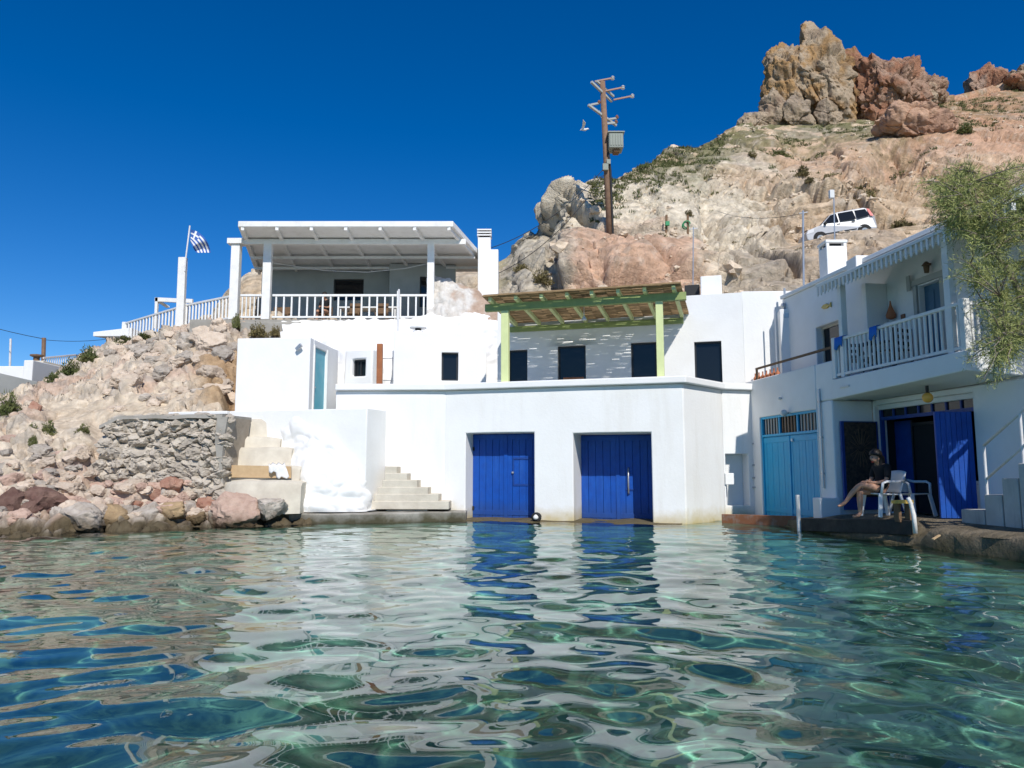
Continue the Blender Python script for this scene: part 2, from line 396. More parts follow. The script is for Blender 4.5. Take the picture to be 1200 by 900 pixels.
def gridmesh(name, V, Q):
    me = bpy.data.meshes.new(name)
    me.vertices.add(len(V)); me.vertices.foreach_set('co', np.asarray(V, np.float32).ravel())
    me.loops.add(Q.size); me.loops.foreach_set('vertex_index', Q.ravel().astype(np.int32))
    me.polygons.add(len(Q)); me.polygons.foreach_set('loop_start', np.arange(0, Q.size, 4, dtype=np.int32))
    me.polygons.foreach_set('loop_total', np.full(len(Q), 4, np.int32))
    me.polygons.foreach_set('use_smooth', np.ones(len(Q), bool)); me.update(calc_edges=True); return me
# sides and floor make the sea a closed body
b0 = len(V); zb = -9.0
ring = list(range(nx)) + [nx * (r + 1) + nx - 1 for r in range(ny - 1)] + [nx * (ny - 1) + c for c in range(nx - 2, -1, -1)] + [nx * r for r in range(ny - 2, 0, -1)]
Vb = V[ring].copy(); Vb[:, 2] = zb; n = len(ring)
side = np.array([(ring[k], b0 + k, b0 + (k + 1) % n, ring[(k + 1) % n]) for k in range(n)])
c4 = [b0, b0 + nx - 1, b0 + nx - 1 + ny - 1, b0 + 2 * (nx - 1) + ny - 1]
me = gridmesh('water', np.concatenate([V, Vb]), np.concatenate([Q, side, np.array([[c4[0], c4[3], c4[2], c4[1]]])]))
water = struct(link('water', me))
m = bpy.data.materials.new('sea_water'); m.use_nodes = True; t = m.node_tree; t.nodes.clear()
out = t.nodes.new('ShaderNodeOutputMaterial')
pb = t.nodes.new('ShaderNodeBsdfPrincipled'); pb.inputs['Base Color'].default_value = (0.27, 0.77, 0.78, 1)   # the light lost in the water, taken at its surface
pb.inputs['Roughness'].default_value = 0.0; pb.inputs['IOR'].default_value = 1.47; pb.inputs['Transmission Weight'].default_value = 1.0
t.links.new(pb.outputs[0], out.inputs['Surface'])
me.materials.append(m)
water.cycles.is_caustics_caster = True; sl.cycles.is_caustics_light = True
# seabed: pale sand with weed and stone patches
def bedz(x, y):
    shore = np.clip((19.6 - y - 0.16 * np.maximum(x, 0) * 2.2) / 14.0, 0, 1.6)
    z = -0.35 - 1.75 * shore ** 0.8 - 0.35 * np.clip(-x / 10, 0, 1)
    return z - np.clip((-y) / 60, 0, 1) * 4.5
bx = axis(-15.0, 15.0, 0.15, -349, 349); by = axis(1.0, 21.5, 0.15, -349, 21.58)
BX, BY = np.meshgrid(bx, by); P0 = np.stack([BX.ravel(), BY.ravel(), np.zeros(BX.size)], 1)
BZ = bedz(BX, BY) + (0.10 * fbm(P0 * 0.7, 4) + 0.13 * np.clip(ridged(P0 * 1.1, 3) - 0.9, 0, 1)).reshape(BX.shape)
Vs = np.stack([BX.ravel(), BY.ravel(), BZ.ravel()], 1); k = len(bx)
i = (np.arange(k - 1)[None, :] + k * np.arange(len(by) - 1)[:, None]).ravel()
bed = struct(link('seabed', gridmesh('seabed', Vs, np.stack([i, i + 1, i + k + 1, i + k], 1))))
bed.data.materials.append(mat('sea_floor_sand', (0.48, 0.45, 0.32), 0.95, (0.19, 0.20, 0.11), 0.6, 0.85, bump=0.5, bscale=3, thresh=(0.42, 0.62)))
bed.cycles.is_caustics_receiver = True

# ------------------------------------------------------------------ lofted terrain
def spline(P, t):
    """Catmull-Rom through P (n,k...) at parameters t in [0, n-1]"""
    P = np.asarray(P, float); n = len(P); i = np.clip(np.floor(t).astype(int), 0, n - 2); f = t - i
    g = lambda j: P[np.clip(j, 0, n - 1)]
    f = f.reshape((-1,) + (1,) * (P.ndim - 1))
    p0, p1, p2, p3 = g(i - 1), g(i), g(i + 1), g(i + 2)
    return 0.5 * (2 * p1 + (p2 - p0) * f + (2 * p0 - 5 * p1 + 4 * p2 - p3) * f * f + (3 * p1 - p0 - 3 * p2 + p3) * f ** 3)
def loft(cols, nc, nr, disp, back=None, foot=None):
    """cols: [(px, [(py, Y), ...])] -> grid of places (nr, nc, 3), pushed along its normal by disp(P, px, py)"""
    px = np.array([c[0] for c in cols], float)
    A = np.array([[(*atY(c[0], q[0], q[1]), c[0], q[0]) for q in c[1]] for c in cols])    # col,row,(x,y,z,px,py)
    if back is not None:
        ex = A[:, -1:, :].copy(); ex[:, 0, 1] += back[0]; ex[:, 0, 2] -= back[1]; e1 = A[:, -1:, :].copy(); e1[:, 0, 1] += back[0] * 0.06; e1[:, 0, 2] -= back[1] * 0.03; e2 = A[:, -1:, :].copy(); e2[:, 0, 1] += back[0] * 0.25; e2[:, 0, 2] -= back[1] * 0.2; A = np.concatenate([A, e1, e2, ex], 1)
    if foot is not None:
        fx = A[:, :1, :].copy(); fx[:, 0, 2] = foot; fx[:, 0, 1] -= 0.3; fx[:, 0, 4] += 90; A = np.concatenate([fx, A], 1)
    tt = np.interp(np.linspace(px[0], px[-1], nc), px, np.arange(len(px)))
    G = spline(A, tt)                                                                  # nc,row,5
    cum = np.concatenate([[0], np.cumsum(np.linalg.norm(np.diff(A[..., :3], axis=1), axis=2).mean(0))])
    G = spline(G.transpose(1, 0, 2), np.interp(np.linspace(0, cum[-1], nr), cum, np.arange(len(cum))))               # nr,nc,5
    P = G[..., :3]
    du = np.gradient(P, axis=1); dv = np.gradient(P, axis=0); N = np.cross(du, dv); N /= np.linalg.norm(N, axis=2)[..., None] + 1e-9
    d = disp(P.reshape(-1, 3), G[..., 3].ravel(), G[..., 4].ravel())
    if isinstance(d, tuple): d, side = d
    P2 = P + N * d.reshape(nr, nc, 1)
    return P2, G[..., 3].ravel(), G[..., 4].ravel()
def loftobj(name, P, mat_, col=None, parent=None, flip=False):
    nr, nc = P.shape[:2]; i = (np.arange(nc - 1)[None, :] + nc * np.arange(nr - 1)[:, None]).ravel()
    Qd = np.stack([i, i + 1, i + nc + 1, i + nc], 1)
    me = gridmesh(name, P.reshape(-1, 3), Qd)
    if col is not None:
        a = me.color_attributes.new('Col', 'FLOAT_COLOR', 'POINT')
        a.data.foreach_set('color', np.concatenate([col, np.ones((len(col), 1))], 1).astype(np.float32).ravel())
    me.materials.append(mat_); me.set_sharp_from_angle(angle=R(50))
    return link(name, me, parent)
def sstep(a, b, x): 
    t = np.clip((x - a) / (b - a), 0, 1); return t * t * (3 - 2 * t)
def mixc(c, k, f): return c * (1 - f[:, None]) + np.array(k)[None, :] * f[:, None]
CREAM, PINK, OCHRE, GREY, GRASS, RED, DIRT, TAN = (0.78, 0.68, 0.53), (0.66, 0.43, 0.30), (0.44, 0.29, 0.16), (0.44, 0.40, 0.35), (0.14, 0.15, 0.055), (0.36, 0.19, 0.12), (0.60, 0.43, 0.28), (0.68, 0.54, 0.38)

# the hill behind the houses: (picture column, [(row, distance)...] from its foot to its skyline)
hill_cols = [
 (120, [(500, 36), (480, 37), (465, 38), (455, 39), (450, 40), (447, 41), (445, 42)]),
 (225, [(440, 33), (425, 34), (412, 35), (402, 36), (396, 37), (392, 38), (390, 40)]),
 (250, [(395, 31.5), (385, 32), (376, 32.6), (370, 33.2), (364, 34), (360, 35.5), (358, 37)]),
 (275, [(380, 31.6), (366, 32), (352, 32.6), (343, 33.2), (336, 34), (331, 35.5), (328, 37)]),
 (305, [(375, 32.2), (358, 32.6), (340, 33.4), (328, 34.2), (318, 35), (312, 36.5), (308, 38)]),
 (330, [(375, 33), (360, 33.5), (346, 34.2), (336, 35), (328, 36), (322, 37.5), (319, 39)]),
 (420, [(380, 33.5), (365, 34), (350, 35), (342, 36), (336, 37), (332, 39), (330, 42)]),
 (575, [(375, 32.5), (358, 33), (345, 34), (335, 35), (327, 37), (320, 41), (316, 48)]),
 (612, [(372, 30), (350, 31), (335, 32), (318, 34), (302, 37), (292, 42), (286, 46)]),
 (642, [(372, 29), (345, 31), (325, 33), (305, 35.5), (285, 38), (270, 40), (256, 42)]),
 (650, [(372, 28), (340, 30), (310, 33), (288, 36), (265, 38.5), (243, 40), (222, 41.5)]),
 (685, [(372, 27), (340, 29), (310, 31.5), (284, 35), (255, 38.5), (232, 40.3), (214, 43)]),
 (715, [(372, 26.5), (340, 28.5), (305, 31), (279, 36), (250, 39), (225, 41), (203, 46)]),
 (760, [(372, 26.5), (335, 28.5), (300, 32), (276, 36.5), (246, 40), (215, 43), (187, 51)]),
 (820, [(372, 26.5), (335, 28.5), (305, 32), (278, 36.5), (245, 40.5), (206, 46), (167, 60)]),
 (870, [(372, 26.5), (335, 28.5), (308, 33), (282, 37), (252, 42), (205, 49), (145, 67)]),
 (930, [(372, 26), (335, 28), (300, 33), (282, 36.6), (296, 39.6), (200, 50), (136, 70)]),
 (1000, [(372, 25), (335, 27), (295, 33), (275, 36.7), (290, 39.6), (190, 51), (132, 71)]),
 (1060, [(372, 24), (335, 26), (292, 33), (268, 36.9), (282, 39.7), (170, 53), (128, 72)]),
 (1120, [(372, 23), (335, 25.5), (290, 33), (262, 37.2), (272, 40), (160, 55), (114, 74)]),
 (1200, [(372, 22), (335, 25), (286, 33), (252, 38.5), (225, 43), (150, 57), (98, 78)]),
 (1330, [(372, 21), (330, 25), (280, 33), (240, 39), (210, 45), (140, 60), (90, 80)]),
 (1550, [(372, 21), (320, 26), (270, 34), (230, 40), (200, 46), (140, 62), (100, 84)])]
def hill_disp(P, px, py):
    wv = 0.9 * np.stack([fbm(P * 0.25 + 5, 2), fbm(P * 0.25 + 50, 2), fbm(P * 0.25 + 90, 2)], 1)
    Q_ = P + wv
    d1, d2, idn = cells(Q_ * np.array([0.17, 0.17, 0.22]) + 2); e1, e2, ide = cells(Q_ * np.array([0.5, 0.5, 0.75]) + 7); f1, f2, idf = cells(Q_ * np.array([1.3, 1.3, 1.9]) + 3)
    cliff = sstep(640, 655, px) * sstep(900, 830, px) * sstep(190, 230, py) * sstep(345, 300, py)
    slope = sstep(700, 900, px) * sstep(235, 190, py)
    road = sstep(890, 930, px) * np.clip(1.25 - np.abs(P[:, 1] - 38.4) / 2.6, 0, 1)
    crease = lambda a, b, w: -np.clip(1 - (b - a) / w, 0, 1) ** 1.5
    rm1 = sstep(-0.15, 0.3, fbm(P * 0.13 + 71, 3)); rm2 = sstep(-0.1, 0.35, fbm(P * 0.22 + 17, 3))
    h = 1.0 * fbm(P * 0.15, 3) + 1.5 * (idn - 0.5) + 1.1 * crease(d1, d2, 0.10) + (0.7 * (ide - 0.5) + 0.55 * crease(e1, e2, 0.12)) * (0.25 + 0.75 * rm1) + (0.26 * (idf - 0.5) + 0.22 * crease(f1, f2, 0.16)) * (0.15 + 0.85 * rm2) + 0.17 * ridged(Q_ * 1.2, 3) * (0.4 + 0.6 * rm2) + 0.35
    h = h * (1 - 0.55 * slope) * (1 - np.clip(road, 0, 0.93)) * np.clip(P[:, 1] / 40, 0.55, 1.3)
    gully = np.exp(-((px - 835 - 0.25 * (py - 250)) / 16.0) ** 2) * sstep(205, 235, py) * sstep(310, 280, py)
    cave = np.exp(-(((px - 1048 + 0.7 * (py - 185)) / 26.0) ** 4 + ((py - 187) / 20.0) ** 4)) * 3.6 + np.exp(-(((px - 945) / 20.0) ** 2 + ((py - 172) / 9.0) ** 2)) * 1.3 + np.exp(-(((px - 700) / 14.0) ** 2 + ((py - 312) / 9.0) ** 2)) * 1.0
    notch = np.exp(-((px - 655 + 0.1 * (py - 250)) / 5.0) ** 2) * sstep(225, 260, py) * 1.4
    over = np.exp(-(((px - 1090) / 38.0) ** 2 + ((py - 146) / 11.0) ** 2)) * 1.5
    skyr = np.interp(px, [c_[0] for c_ in hill_cols], [c_[1][-1][0] for c_ in hill_cols]); crest = sstep(70, 10, py - skyr) * sstep(665, 700, px)
    h = (h - 0.30) * (0.42 + 0.58 * sstep(600, 660, px)) * (1 - 0.55 * crest) - 0.35 * crest
    return h - 1.7 * gully - cave - notch + over
P_h, hx, hy = loft(hill_cols, 760, 640, hill_disp, back=(25, 16), foot=-1.0)
Pf = P_h.reshape(-1, 3); n1 = fbm(Pf * 0.18 + 3, 4); n2 = fbm(Pf * 0.6 + 30, 4); n3 = fbm(Pf * 0.09 + 60, 3)
sx_, sy_ = hx + 25 * n2, hy + 16 * n1
c = np.tile(np.array(TAN), (len(Pf), 1))
c = mixc(c, CREAM, sstep(-0.25, 0.35, n1))
c = mixc(c, (0.80, 0.72, 0.58), sstep(960, 860, sx_) * sstep(185, 215, sy_) * sstep(320, 285, sy_) * 0.95)
c = mixc(c, PINK, sstep(640, 690, sx_) * sstep(850, 790, sx_) * sstep(268, 284, sy_) * 0.9)
c = mixc(c, (0.60, 0.54, 0.43), sstep(690, 640, sx_) * sstep(560, 600, sx_))
c = mixc(c, DIRT, sstep(880, 960, sx_) * sstep(150, 200, sy_) * 0.55)
c = mixc(c, (0.50, 0.43, 0.34), sstep(830, 870, sx_) * sstep(980, 930, sx_) * sstep(275, 290, sy_) * 0.8)
c = mixc(c, (0.56, 0.33, 0.21), sstep(1010, 1080, sx_) * sstep(205, 165, sy_) * 0.85)
c = mixc(c, PINK, sstep(820, 900, sx_) * np.exp(-((sy_ - 175) / 25) ** 2) * 0.6)
sky_y = np.interp(hx, [c_[0] for c_ in hill_cols], [c_[1][-1][0] for c_ in hill_cols])
top = sstep(50, 10, hy - sky_y + 24 * n2) * sstep(730, 800, hx) * (1 - 0.6 * sstep(1060, 1120, hx))
c = mixc(c, GRASS, sstep(62, 14, hy - sky_y + 20 * n2) * sstep(730, 790, hx) * (1 - 0.5 * sstep(1070, 1120, hx)) * sstep(-0.5, 0.0, n2 + 0.5 * n1) * 0.85)
c = mixc(c, GREY, sstep(0.3, 0.6, n3 + 0.4 * n2) * 0.35)
c = mixc(c, (0.30, 0.27, 0.14), sstep(0.3, 0.55, fbm(Pf * 0.35 + 11, 4)) * sstep(620, 600, sx_) * 0.6)
c = mixc(c, (0.58, 0.53, 0.45), sstep(0.25, 0.45, fbm(Pf * 1.3 + 70, 3)) * 0.35)
c *= (1.06 + 0.45 * np.clip(fbm(Pf * 2.2, 3), -0.6, 0.6))[:, None]
hill = struct(loftobj('hill', P_h, M['terrain'], c))

# crags on the skyline: big weathered boulders set into the ridge
def icos(sub):
    bm = bmesh.new(); bmesh.ops.create_icosphere(bm, subdivisions=sub, radius=1.0)
    v = np.array([x.co[:] for x in bm.verts]); f = [tuple(q.index for q in p.verts) for p in bm.faces]; bm.free(); return v, f
ICO5, ICO3, ICO2 = icos(6), icos(4), icos(3)
def crag(name, centre, size, seed, colA, colB, rot=0.0, rough=1.0, lean=0.0):
    v, f = ICO5; v = v.copy(); rs = np.random.RandomState(seed)
    for k in range(16):                                   # flat faces broken off
        nrm = rs.normal(size=3); nrm /= np.linalg.norm(nrm); lim = 0.62 + 0.25 * rs.rand()
        dd = v @ nrm - lim; v -= np.where(dd > 0, dd * 0.95, 0)[:, None] * nrm
    S = np.array(size); p = v * S
    d1, d2, idn = cells(p * 0.55 + seed); e1, e2, ide = cells(p * 1.5 + seed)
    nn = v / np.linalg.norm(v, axis=1)[:, None]
    d = rough * (0.8 * (idn - 0.5) + 0.12 * np.clip((d2 - d1) * 2.5, 0, 1) - 0.3 + 0.22 * (ide - 0.5) + 0.10 * np.clip((e2 - e1) * 2, 0, 1) + 0.7 * fbm(p * 0.35 + seed, 4) + 0.16 * ridged(p * 1.3 + seed, 4) - 0.22 * np.clip(1 - (d2 - d1) / 0.08, 0, 1) + 0.28 * ridged(p * np.array([0.9, 0.9, 0.35]) + seed, 3) - 1.2 * np.clip(fbm(p * 0.3 + seed + 60, 2) - 0.25, 0, 1))
    pits = np.clip(0.16 - cells(p * 0.9 + 3 * seed)[0], 0, 1) * 3.0 * rough
    p = p + nn * (d - pits)[:, None] * (S / S.max())[None, :] ** 0.3
    p[:, 0] += lean * p[:, 2]
    cr, sr = math.cos(rot), math.sin(rot); p = p @ np.array([[cr, sr, 0], [-sr, cr, 0], [0, 0, 1]])
    p = p + np.array(centre)
    col = np.tile(np.array(colA), (len(p), 1)); col = mixc(col, colB, sstep(-0.2, 0.3, fbm(p * 0.45 + seed, 4)))
    col = mixc(col, (0.16, 0.11, 0.08), sstep(0.2, 0.5, fbm(p * 0.8 + 40, 3)) * 0.45)
    me = bpy.data.meshes.new(name); me.from_pydata(p.tolist(), [], f)
    me.polygons.foreach_set('use_smooth', [True] * len(f)); me.set_sharp_from_angle(angle=R(40))
    a = me.color_attributes.new('Col', 'FLOAT_COLOR', 'POINT'); a.data.foreach_set('color', np.concatenate([col, np.ones((len(col), 1))], 1).astype(np.float32).ravel())
    me.materials.append(M['terrain']); return struct(link(name, me))
def crag_px(x0, x1, y0, y1, Y, seed, ca, cb, **k):
    a, b = atY(x0, (y0 + y1) / 2, Y), atY(x1, (y0 + y1) / 2, Y); zt, zb_ = zat(y0, Y), zat(y1, Y)
    dp = k.pop('depth', 0.8); sx = (b.x - a.x) / 2 * 1.06; sz = (zt - zb_) / 2 * 1.06
    return crag('crag', ((a.x + b.x) / 2, Y + 1, (zt + zb_) / 2), (sx, sx * dp, sz), seed, ca, cb, **k)
TC = (0.50, 0.40, 0.29); OC = (0.46, 0.29, 0.14); RC = (0.42, 0.22, 0.14)
crag_px(934, 1002, 22, 150, 69, 4, TC, OC, depth=0.7, lean=-0.12)
crag_px(904, 950, 44, 150, 69.5, 9, OC, TC, depth=0.8)
crag_px(896, 930, 100, 150, 68.5, 12, TC, (0.40, 0.30, 0.22), rough=0.7)
crag_px(982, 1036, 58, 150, 71, 15, RC, OC)
crag_px(1010, 1096, 54, 150, 69.5, 21, RC, (0.45, 0.30, 0.22), depth=0.6)
crag_px(1060, 1120, 86, 128, 73, 24, (0.42, 0.28, 0.2), TC, rough=0.7)
crag_px(866, 908, 126, 158, 68, 30, TC, GREY, rough=0.6)
crag_px(1136, 1186, 78, 132, 79, 33, RC, (0.47, 0.33, 0.25), rough=0.8)
crag_px(1166, 1260, 72, 130, 78, 36, (0.46, 0.36, 0.26), RC, rough=0.9)
crag_px(925, 958, 110, 152, 67.5, 47, (0.42, 0.34, 0.26), TC, rough=0.6)
crag_px(960, 990, 112, 150, 67.5, 41, (0.42, 0.34, 0.26), TC, rough=0.5)
crag_px(1040, 1126, 120, 160, 55.5, 44, (0.56, 0.35, 0.25), PINK, rough=0.75, depth=0.7)

# the rocky bank left of the steps
bank_cols = [
 (-260, [(680, 10), (640, 12.2), (600, 14.5), (560, 16.5), (520, 18.8), (490, 21.5), (470, 24)]),
 (-80, [(650, 13), (622, 14.6), (590, 16), (550, 17.6), (515, 19.5), (490, 21.6), (472, 24.2)]),
 (0, [(640, 14.3), (616, 15.4), (585, 16.5), (545, 18), (510, 19.8), (486, 21.8), (466, 24.6)]),
 (50, [(638, 14.8), (614, 15.9), (582, 17), (540, 18.4), (505, 20.1), (472, 22.6), (449, 26)]),
 (100, [(634, 15.3), (611, 16.3), (580, 17.4), (538, 18.7), (498, 20.4), (455, 24), (415, 30)]),
 (150, [(630, 15.9), (608, 16.9), (578, 17.9), (535, 18.9), (490, 20.6), (440, 25), (400, 31)]),
 (200, [(628, 16.4), (606, 17.3), (578, 18.1), (535, 19.2), (488, 20.8), (432, 25), (388, 29.2)]),
 (250, [(626, 17), (604, 17.7), (578, 18.4), (535, 19.5), (486, 21), (424, 25), (377, 27.6)]),
 (285, [(624, 17.2), (603, 17.9), (580, 18.6), (540, 19.8), (486, 21.3), (424, 25), (376, 27.4)]),
 (340, [(622, 17.6), (603, 18.3), (585, 19.2), (550, 20.3), (490, 22.4), (424, 25.6), (376, 27.6)]),
 (420, [(610, 19), (600, 19.8), (590, 20.6), (560, 22), (510, 24), (440, 26.6), (380, 28.5)]),
 (520, [(590, 21.2), (585, 21.6), (575, 22.5), (550, 23.5), (510, 25), (440, 27.6), (380, 29.5)])]
def bank_disp(P, px, py):
    wv = 0.35 * np.stack([fbm(P * 0.6 + 5, 2), fbm(P * 0.6 + 50, 2), fbm(P * 0.6 + 90, 2)], 1)
    Q_ = P + wv; d1, d2, idn = cells(Q_ * np.array([1.1, 1.1, 1.7])); e1, e2, ide = cells(Q_ * np.array([2.8, 2.8, 3.8]) + 7)
    smooth = sstep(30, 70, px) * sstep(215, 190, px) * sstep(462, 472, py) * sstep(508, 500, py)
    h = 0.22 * fbm(P * 0.5, 3) + 0.30 * (idn - 0.5) + 0.22 * np.clip((d2 - d1) * 2, 0, 1) + 0.12 * (ide - 0.5) + 0.10 * np.clip((e2 - e1) * 2, 0, 1) + 0.06 * ridged(Q_ * 3.0, 2)
    lay = P[:, 2] * 2.2 + 0.35 * P[:, 0] * 0.25 + 0.5 * fbm(P * 0.5 + 21, 2); lf = lay - np.floor(lay)
    h = h + 0.22 * (np.clip(lf * 1.3, 0, 1) - 0.5) * sstep(510, 480, py) * (0.4 + np.clip(fbm(P * 0.4 + 33, 2) + 0.4, 0, 1))
    return h * (1 - 0.75 * smooth) - 0.2 - 0.8 * sstep(256, 272, px) * sstep(505, 485, py) * sstep(425, 455, py) - 0.35 * sstep(95, 115, px) * sstep(268, 258, px) * sstep(480, 490, py) * sstep(575, 560, py)
P_b, bx_, by_ = loft(bank_cols, 420, 380, bank_disp, back=(6, 1.5))
Pf = P_b.reshape(-1, 3); n1 = fbm(Pf * 0.5 + 3, 4); n2 = fbm(Pf * 1.6 + 30, 4)
c = np.tile(np.array((0.74, 0.64, 0.51)), (len(Pf), 1))
c = mixc(c, (0.62, 0.46, 0.36), sstep(0.0, 0.4, n1) * 0.8); c = mixc(c, GREY, sstep(0.0, 0.4, n2) * 0.6)
c = mixc(c, (0.44, 0.29, 0.15), sstep(215, 250, bx_) * sstep(395, 420, by_) * sstep(486, 470, by_) * 0.8)
c = mixc(c, (0.70, 0.60, 0.46), sstep(30, 70, bx_) * sstep(215, 190, bx_) * sstep(462, 472, by_) * sstep(508, 500, by_) * 0.9)
c = mixc(c, (0.09, 0.07, 0.035), sstep(0.42, 0.10, Pf[:, 2] + 0.25 * n2) * 0.92)
c *= (1.0 + 0.25 * np.clip(fbm(Pf * 5, 3), -0.6, 0.6))[:, None]
bank = struct(loftobj('rocky_bank', P_b, M['bank'], c))
# ------------------------------------------------------------------ main boathouse with blue doors
Z_PAR = 3.6
M0 = atY(522, 450, 19.9); M1 = atY(800, 440, 18.2); M2 = atY(845, 449, 19.67); M3 = atY(886, 450, 19.95); LW0 = atY(394, 450, 19.95)
plM = Pl(M0, M1); plL = Pl(LW0, M0); plC = Pl(M1, M2); plD = Pl(M2, M3)
house = T('boathouse', 'white two-storey boathouse with two deep blue garage doors at the water', 'boathouse', (plM.P(plM.L / 2, 0, -1.5)))
h1 = pxhole(plM, 545.5, 626, 507, 606, -0.02); h2 = pxhole(plM, 672, 764, 507, 608, -0.08)
wall('wall', M['sea_white'], house, plM, 0, plM.L, -0.7, 3.42, 1.55, [h1, h2], bevel=0.025)
wall('wall', M['sea_white'], house, plL, 0, plL.L + 0.3, -0.7, 3.419, 0.5)
# right flank with two small wall niches
nz = pxhole(plD, 851, 878, 532, 588); n2_ = pxhole(plC, 843.2, 844.6, 545, 560)
wall('wall', M['sea_white'], house, plC, 0.01, plC.L, -0.7, 3.42, 0.45)
wall('wall', M['sea_white'], house, plD, 0.0, plD.L, -0.7, 3.42, 0.32, [(nz[0], nz[1], nz[2] - 0.1, nz[3])])
b = MB(); b.pbox(plD, 0.02, plD.L, -0.7, 3.40, -0.5, -0.322); b.go('niche_back', M['white'], house)
# parapet coping: a continuous projecting band
def coping(parent, planes, z0, z1, dout, din, mat_, name='parapet_coping'):
    pts_o, pts_i = [], []
    def corner(pa, pb, d):
        # meeting point of two offset lines
        A, u = pa.A + pa.n * d, pa.u; B, v = pb.A + pb.n * d, pb.u
        den = u.x * v.y - u.y * v.x
        if abs(den) < 1e-4: return pa.B + pa.n * d
        k = ((B.x - A.x) * v.y - (B.y - A.y) * v.x) / den; return A + u * k
    po = [planes[0].A + planes[0].n * dout] + [corner(planes[i], planes[i + 1], dout) for i in range(len(planes) - 1)] + [planes[-1].B + planes[-1].n * dout]
    pi = [planes[0].A + planes[0].n * din] + [corner(planes[i], planes[i + 1], din) for i in range(len(planes) - 1)] + [planes[-1].B + planes[-1].n * din]
    vs, fs = [], []
    for q, r in zip(po, pi):
        vs += [(q.x, q.y, z0), (q.x, q.y, z1), (r.x, r.y, z1), (r.x, r.y, z0)]
    n = len(po)
    for i in range(n - 1):
        for j in range(4): fs.append((i * 4 + j, i * 4 + (j + 1) % 4, i * 4 + 4 + (j + 1) % 4, i * 4 + 4 + j))
    fs += [(0, 3, 2, 1), (n * 4 - 4, n * 4 - 3, n * 4 - 2, n * 4 - 1)]
    mb = MB(); mb.add(vs, fs); return mb.go(name, mat_, parent, bevel=0.03, seg=3)
coping(house, [plL, plM, plC, plD], 3.425, Z_PAR, 0.13, -0.30, M['white'])
# terrace floor behind the parapet
fl = MB(); pp = [plL.P(0, 3.0, -0.25), plL.P(plL.L, 3.0, -0.25), plM.P(plM.L - 0.1, 3.0, -0.25), plC.P(plC.L, 3.0, -0.3), plD.P(plD.L, 3.0, -0.3)]
fl.prism(pp + [Vector((6.6, 25, 3.0)), Vector((-5.5, 25, 3.0))], (0, 0, -0.2)); fl.go('terrace_floor', M['greyin'], house)

def garage_door(parent, pl, hole, depth, mat_, leafs=2, nb=5, ajar=0.0, ledges=True, hatch=False):
    s0, s1, z0, z1 = hole; door = MB(); q = pl.off(-depth)
    door.pbox(q, s0, s1, z0 - 0.2, z1, -0.05, -0.012); base = door.go('garage_door', mat_, parent)
    wl = (s1 - s0) / leafs
    for k in range(leafs):
        bw = wl / nb
        for j in range(nb):
            mb = MB(); a = s0 + k * wl + j * bw
            e = 0.006 if j % 2 else 0.009
            mb.pbox(q, a + 0.004, a + bw - 0.004, z0, z1 - 0.01, -0.012, 0.02 + e); mb.go('board', mat_, base, bevel=0.004, seg=1)
        for zr in (z0 + 0.12, z1 - 0.16):
            mb = MB(); mb.pbox(q, s0 + k * wl + 0.01, s0 + (k + 1) * wl - 0.01, zr, zr + 0.13, 0.024, 0.04); mb.go('rail', mat_, base, bevel=0.005, seg=1)
    mb = MB(); mb.pbox(q, s0 + wl - 0.05, s0 + wl + 0.05, z0, z1 - 0.02, 0.03, 0.055); mb.go('cover_strip', mat_, base, bevel=0.006, seg=1)
    return base, q, wl
d1_, q, wl = garage_door(house, plM, h1, 0.62, M['blue'])
s0, s1, z0, z1 = h1
for zz in (z0 + 0.9, z0 + 1.6):                         # small wicket hatch with strap hinges
    mb = MB(); mb.pbox(q, s0 + wl + 0.22, s1 - 0.02, zz, zz + 0.05, 0.03, 0.045); mb.go('hinge', M['navy'], d1_)
mb = MB(); mb.pbox(q, s0 + wl + 0.20, s0 + wl + 0.235, z0 + 0.9, z0 + 1.65, 0.028, 0.036); mb.go('hatch_edge', M['navy'], d1_)
mb = MB(); mb.lathe(q.P(s0 + wl + 0.2, z0 + 1.25, 0.05), [(0.0, -0.03), (0.035, -0.02), (0.035, 0.02), (0.0, 0.03)], 10); mb.go('padlock', M['metal'], d1_)
for zz in (z0 + 0.25, z1 - 0.45):
    mb = MB(); mb.pbox(q, s0 - 0.005, s0 + 0.05, zz, zz + 0.1, 0.03, 0.06); mb.go('hinge', M['wire'], d1_)
d2_, q, wl = garage_door(house, plM, h2, 1.1, M['blue'])
s0, s1, z0, z1 = h2
mb = MB(); mb.tube([q.P(s0 + wl + 0.28, z0 + 0.75, 0.03), q.P(s0 + wl + 0.28, z0 + 0.78, 0.09), q.P(s0 + wl + 0.28, z0 + 1.4, 0.09), q.P(s0 + wl + 0.28, z0 + 1.43, 0.03)], 0.022, 8); mb.go('handle', M['metal'], d2_, smooth=True)
mb = MB(); mb.pbox(q, s0 + wl + 0.2, s0 + wl + 0.42, z0 + 0.85, z0 + 0.89, 0.03, 0.05); mb.go('bolt', M['navy'], d2_)
